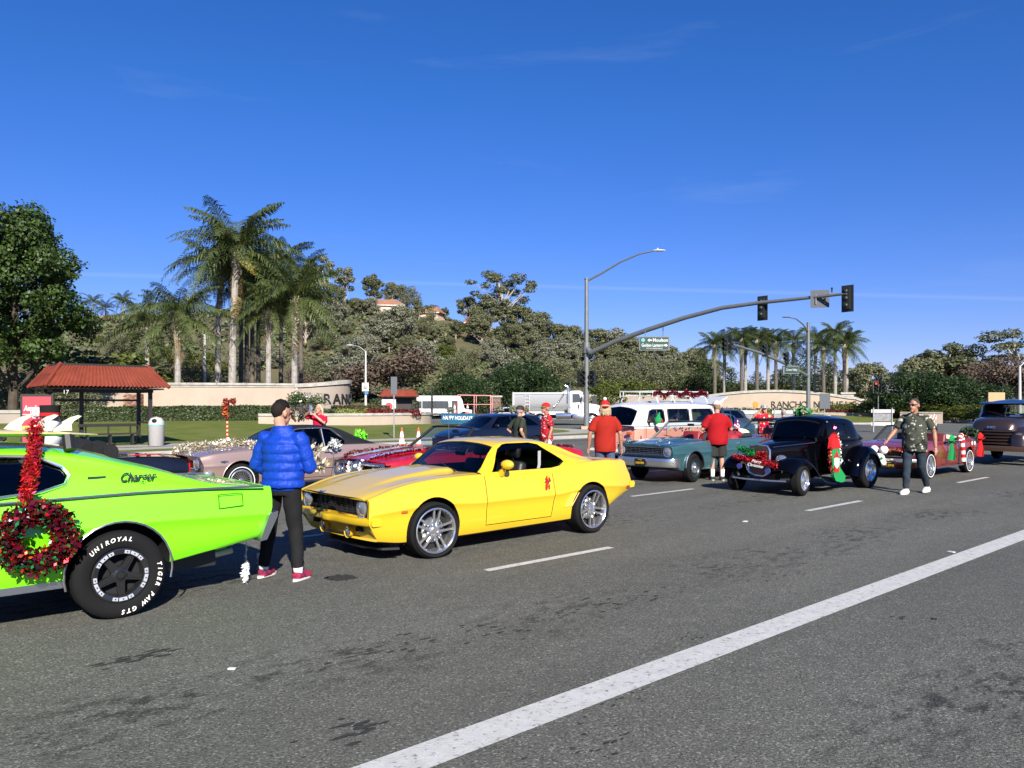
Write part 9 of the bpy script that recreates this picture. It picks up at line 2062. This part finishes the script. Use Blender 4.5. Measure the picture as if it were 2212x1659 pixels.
# garlands
def garl(car, keys, r, m, n, size, label, seed, name='tinsel_garland', asp=2.2): return decor(name, car, [('foil', tinsel_mesh('foil', spl(keys), r, m, n, size, seed, asp))], label, 'garland')
garl(CAR_MAUVE, K(CAR_MAUVE, [(-.05, .42, .62), (-.0, .44, .82), (.15, .45, .92), (.8, .30, .98), (1.2, -.1, 1.0), (1.25, -.5, .98), (1.1, -.75, .95)]), .085, F_GOLD, 1700, .06, 'gold and silver tinsel garland along the mauve car bonnet', 11)
z_ = .96; garl(CAR_STRIPE, K(CAR_STRIPE, [(.05, .42, .60), (.02, .45, .80), (.2, .62, .88), (.8, .70, .93), (1.5, .74, .97)]), .045, F_RED2, 520, .045, 'dark red tinsel along the far edge of the striped bonnet', 12)
garl(CAR_STRIPE, K(CAR_STRIPE, [(.0, -.25, .70), (.1, -.40, .86), (.6, -.55, .94), (1.2, -.62, .99), (1.5, -.66, 1.0)]), .04, F_RED2, 520, .045, 'dark red tinsel along the near edge of the striped bonnet', 13)
garl(CAR_STRIPE, K(CAR_STRIPE, [(3.3, -.72, .95), (3.9, -.74, .94), (4.5, -.72, .90)]), .045, F_RED2, 380, .045, 'dark red tinsel on the tail of the striped car', 14)
for y in (.18, -.2): garl(CAR_STRIPE, K(CAR_STRIPE, [(-.05, y, .76), (-.06, y, .55)]), .045, F_WHITE, 130, .04, 'white tinsel tuft on the %s half of the split grille' % ('far' if y > 0 else 'near'), 15)
s_ = CAR_VAN.scale[0]; rk = []
for y in (-.62,): rk += [(1.15, y, 2.1), (1.4, y, 2.24), (1.7, y, 2.08), (2.1, y, 2.24), (2.5, y, 2.1), (2.8, y, 2.24), (3.2, y, 2.1), (3.6, y, 2.24), (3.95, y, 2.12)]
garl(CAR_VAN, K(CAR_VAN, rk), .085, F_RED2, 1300, .08, 'dark red tinsel wound round the camper van roof rack', 16)
el = empty('elf_plush', Lc(CAR_VAN, (.95, -.98, 1.30)), 0, 'green elf plush hanging on the camper van mirror', 'plush toy', scale=.75); m = MB(); m.ball((0, 0, .1), (.15, .12, .17), 12); m.tube([(0, 0, .22), (.05, 0, .42)], [.09, .01], 8); m.build('body', CLOTH_GREEN, el); MB().ball((.05, -.05, -.08), (.15, .1, .09), 12).build('trim', CLOTH_WHITE, el); MB().ball((.12, -.08, .1), .05, 8).build('face', CLOTH_RED, el)
tp = decor('foil_pompom', CAR_ROD, [('foil', tinsel_mesh('foil', [(0, 0, 0), (0, .01, .02)], .19, F_GREEN, 330, .10, 21, 1.8)), ('star', tinsel_mesh('star', [(0, 0, 0), (0, .01, .02)], .19, F_GOLD, 70, .09, 22, 1.3))], 'green and gold foil pompom on the hot rod roof', 'pompom', at=(1.9 * .957, .25, 1.66 * .957 + .02))
tk = decor('sequin_truck', CAR_ROD, [('cord', MB().tube([(-.04, -.5, .0), (-.05, .5, .05)], .01, 5).mesh('cord', M_BLACK)), ('sequins', tinsel_mesh('sequins', [(-.05, -.46, -.05), (-.05, .46, .06)], .085, F_RED, 1100, .035, 23, 1.1)), ('cab', tinsel_mesh('cab', [(-.05, -.05, .12), (-.05, -.22, .14)], .08, F_RED, 330, .035, 24, 1.1)), ('tree', tinsel_mesh('tree', [(-.05, .05, .16), (-.05, .36, .22)], .085, F_GREEN, 330, .06, 25, 2.5))], 'red sequin truck carrying a green foil tree on the hot rod grille', 'ornament', at=(-.40 * .957, 0, .71 * .957))
for y in (-.33, .3): MB().tube([(-.13, y, -.14 + .1 * y), (-.16, y, -.14 + .1 * y)], .055, 16).build('wheel', mat('blue glitter', (.08, .1, .35), .3, .5), tk)
t = MB(); add_text(t, 'Merry', .085, frame_m((-.145, -.08, .0), (0, -1, -.1), (0, 0, 1)), ext=.004, shear=.4); add_text(t, 'Christmas', .085, frame_m((-.145, -.05, -.08), (0, -1, -.1), (0, 0, 1)), ext=.004, shear=.4); t.build('lettering', CLOTH_WHITE, tk, smooth=False)
sk = empty('stocking', Lc(CAR_ROD, (1.18, -.82, .26)), ANG - math.radians(2.5), 'large green stocking with red cuff and a bearded figure on the hot rod door', 'stocking', scale=1.12)
m = MB(); m.sidepoly([(-.14, .58), (-.10, .22), (-.06, .06), (.0, -.02), (.20, -.06), (.33, -.05), (.34, .06), (.24, .14), (.15, .22), (.14, .58)], -.04, .02); m.build('leg', CLOTH_GREEN, sk, angle=50); m = MB(); m.sidepoly([(-.17, .56), (-.12, .76), (-.03, .82), (.1, .76), (.15, .56)], -.05, .025); m.build('cuff', CLOTH_RED, sk, angle=50)
m = MB(); m.tube([(.0, -.045, .34), (.0, -.05, .34)], [.07, .07], 14, 0); m.sidepoly([(-.08, .40), (.02, .52), (.09, .40)], -.056, -.045, 1); m.sidepoly([(-.07, .14), (.09, .14), (.08, .26), (-.06, .26)], -.056, -.045, 1); m.sidepoly([(-.07, .26), (-.075, .38), (.085, .38), (.08, .26), (.0, .20)], -.06, -.046, 0); m.build('figure', [CLOTH_WHITE, CLOTH_RED], sk, smooth=False)
link_mesh('cord', tinsel_mesh('cord', spl([(-.05, -.03, 1.0), (.0, -.03, .8), (-.18, -.03, .5), (-.12, -.03, .15)]), .045, F_RED, 110, .05, 26, 1.3), sk); link_mesh('candy_cord', tinsel_mesh('candy_cord', spl([(.05, -.03, .8), (.17, -.03, .6), (.17, -.03, .3)]), .04, F_WHITE, 70, .05, 27, 1.3), sk)
# maroon car: wreath bear, bow, candy cane, pink hat
M_ = CAR_MAROON; bear = empty('plush_bear', Lc(M_, (-.12, -.02, .62)), ANG, 'white and green plush hanging over the maroon car grille', 'plush toy'); m = MB()
for p, q in (((0, -.1, .1), .1), ((0, .12, .1), .1), ((-.02, 0, -.10), .13), ((-.02, -.09, -.2), .075), ((-.02, .09, -.2), .075)): m.ball(p, q, 12)
m.build('body', CLOTH_WHITE, bear); MB().tube([(-.1, -.12, -.08), (-.16, 0, -.12), (-.1, .12, -.08)], .03, 6).build('scarf', CLOTH_GREEN, bear)
garl(M_, K(M_, [(.02, .6, .72), (-.02, .2, .74), (-.02, -.3, .73), (.02, -.6, .72)]), .05, F_COPPER, 300, .045, 'copper tinsel along the maroon car grille', 31); garl(M_, K(M_, [(2.0, -.9, .92), (2.5, -.92, .95), (3.2, -.88, .98), (3.6, -.6, 1.0)]), .06, F_MIX, 500, .06, 'red and green garland along the maroon car door top', 32)
def bow(car, at, m, label, k=1.0):
 r = empty('bow', Lc(car, at), ANG, label, 'bow', scale=k)
 for a in (.5, 1.2, 1.95, 2.65): MB().tube([(0, -.02, 0), (math.cos(a) * .12, -.07, math.sin(a) * .12), (math.cos(a) * .21, -.03, math.sin(a) * .2), (math.cos(a) * .12, .0, math.sin(a) * .13), (0, -.01, 0)], [.02, .06, .06, .06, .02], 6, flat=.15).build('loop', m, r)
 for x in (-.07, .11): MB().tube([(0, -.03, 0), (x * .6, -.04, -.2), (x, -.02, -.42)], [.03, .055, .06], 6, flat=.15).build('tail', m, r)
 return r
bow(M_, (1.95, -.93, .86), CLOTH_GREEN, 'big green ribbon bow on the maroon car door'); bow(M_, (4.1, -.93, .86), CLOTH_RED, 'big red ribbon bow on the maroon car rear wing')
cc = empty('candy_cane', Lc(M_, (2.75, -.95, .35)), ANG, 'red and white plush candy cane on the maroon car door', 'candy cane'); m = MB(); pth = spl([(.06, 0, 0), (.04, 0, .2), (.0, 0, .4), (-.02, 0, .58), (-.10, 0, .66), (-.18, 0, .60), (-.2, 0, .52)], 27)
for k in range(13): m.tube(pth[2 * k:2 * k + 3], .055, 10, k % 2)
m.build('cane', [CLOTH_WHITE, CLOTH_RED], cc)
pk = empty('pink_hat', Lc(M_, (2.35, .1, 1.05)), ANG, 'fuzzy hot pink hat and scarf on the maroon car seat', 'hat'); fz = mat('hot pink fur', (.65, .01, .25), .9, island=.3); link_mesh('fur', crown_mesh('fur', [(0, 0, .12, .2, .2, .2), (-.1, 0, -.1, .15, .2, .2), (.15, 0, -.1, .2, .18, .15)], 1500, .06, fz, 5, inner=.3), pk)
gw = decor('evergreen_wreath', TRUCK, [('needles', tinsel_mesh('needles', ring(.0)[:1] + [(-.05, math.cos(a) * .2, math.sin(a) * .2) for a in np.linspace(0, 2 * PI, 30)], .11, leafmat('spruce needles', (.05, .09, .04), .5), 900, .12, 41, 4.0)), ('cones', tinsel_mesh('cones', [(-.12, .1, .15), (-.12, -.1, -.1)], .07, M_BARK, 24, .06, 42, 1.2))], 'green evergreen wreath with pine cones on the pickup grille', 'wreath', at=(-.16, .52, .84))
garl(TRUCK, [(1.3, -.7, 1.3), (1.5, -.75, 1.32)], .09, F_COPPER, 60, .07, 'copper foil tuft beside the pickup cab', 43)
bc = [o for o in bpy.data.objects if o.get('label', '').startswith('burgundy')][0]; garl(bc, K(bc, [(.3, -.6, .92), (1.0, -.75, .97), (2.2, -.85, .97), (3.6, -.8, 1.0), (4.4, -.6, .95)]), .06, F_COPPER, 600, .07, 'copper tinsel along the burgundy car side', 44)
# tinsel, bow and pompom on the mauve car; flag on the teal car; feathery tails under the green car
decor('foil_bow', CAR_MAUVE, [('foil', tinsel_mesh('foil', [(0, 0, 0), (.1, 0, .08)], .11, F_SILVER, 130, .12, 51, 2.5))], 'silver foil bow on the mauve car door handle', 'bow', at=(2.75, -.93, .90)); decor('foil_pompom', CAR_MAUVE, [('foil', tinsel_mesh('foil', [(0, 0, 0), (.02, 0, .02)], .15, mat('lime foil', (.15, .6, .02), .5, island=.4), 200, .12, 52, 2.0))], 'lime green pompom on the boot of the mauve car', 'pompom', at=(3.9, -.1, 1.05))
fl = empty('small_flag', Lc(CAR_TEAL, (3.1, -.55, .98)), ANG, 'small American flag on the teal car rear seat', 'flag'); MB().tube([(0, 0, 0), (-.05, 0, .5)], .008, 5).build('stick', M_STEEL, fl); m = MB()
for k in range(7): m.grid([[Vector((-.05 + .3 * t, -.04 * math.sin(t * 5), .48 - .035 * k - .2 * t)) for t in (0, .33, .66, 1)], [Vector((-.05 + .3 * t, -.04 * math.sin(t * 5), .445 - .035 * k - .2 * t)) for t in (0, .33, .66, 1)]], k % 2)
m.add([(-.055, -.012, .482), (.07, -.04, .40), (.07, -.04, .26), (-.055, -.012, .342)], [(0, 1, 2, 3)], 2); m.build('cloth', [CLOTH_RED, CLOTH_WHITE, mat('flag blue', (.01, .02, .15))], fl, smooth=False)
for i, (x, y) in enumerate([(530, 1262), (562, 1235)]):
 p = gp(x, y); r = empty('tinsel_tail', p, 0, ['white tinsel tail dangling lower under the green car tail', 'white tinsel tail beside the shoe of the man in blue'][i], 'tinsel'); MB().tube([(0, 0, .0), (.01, 0, .42)], .004, 4).build('cord', M_STEEL, r); link_mesh('foil', tinsel_mesh('foil', [(0, 0, .03), (0, 0, .19)], .035, F_WHITE, 160, .045, 60 + i, 3), r); link_mesh('fringe', tinsel_mesh('fringe', [(0, 0, .2), (.01, 0, .40)], .02, F_SILVER, 30, .03, 62 + i, 3), r)
# things that share a look are told apart by their order from the left
_by = {}
for o in bpy.data.objects:
 if o.parent is None and o.get('label') and o.get('category'): _by.setdefault(o['label'], []).append(o)
_ord = 'first second third fourth fifth sixth seventh eighth ninth tenth eleventh twelfth'.split()
for lb, os_ in _by.items():
 if 1 < len(os_) <= 12:
  for i, o in enumerate(sorted(os_, key=lambda q: q.location.x / max(.1, q.location.y))): o['label'] = lb + ', %s from left' % _ord[i]
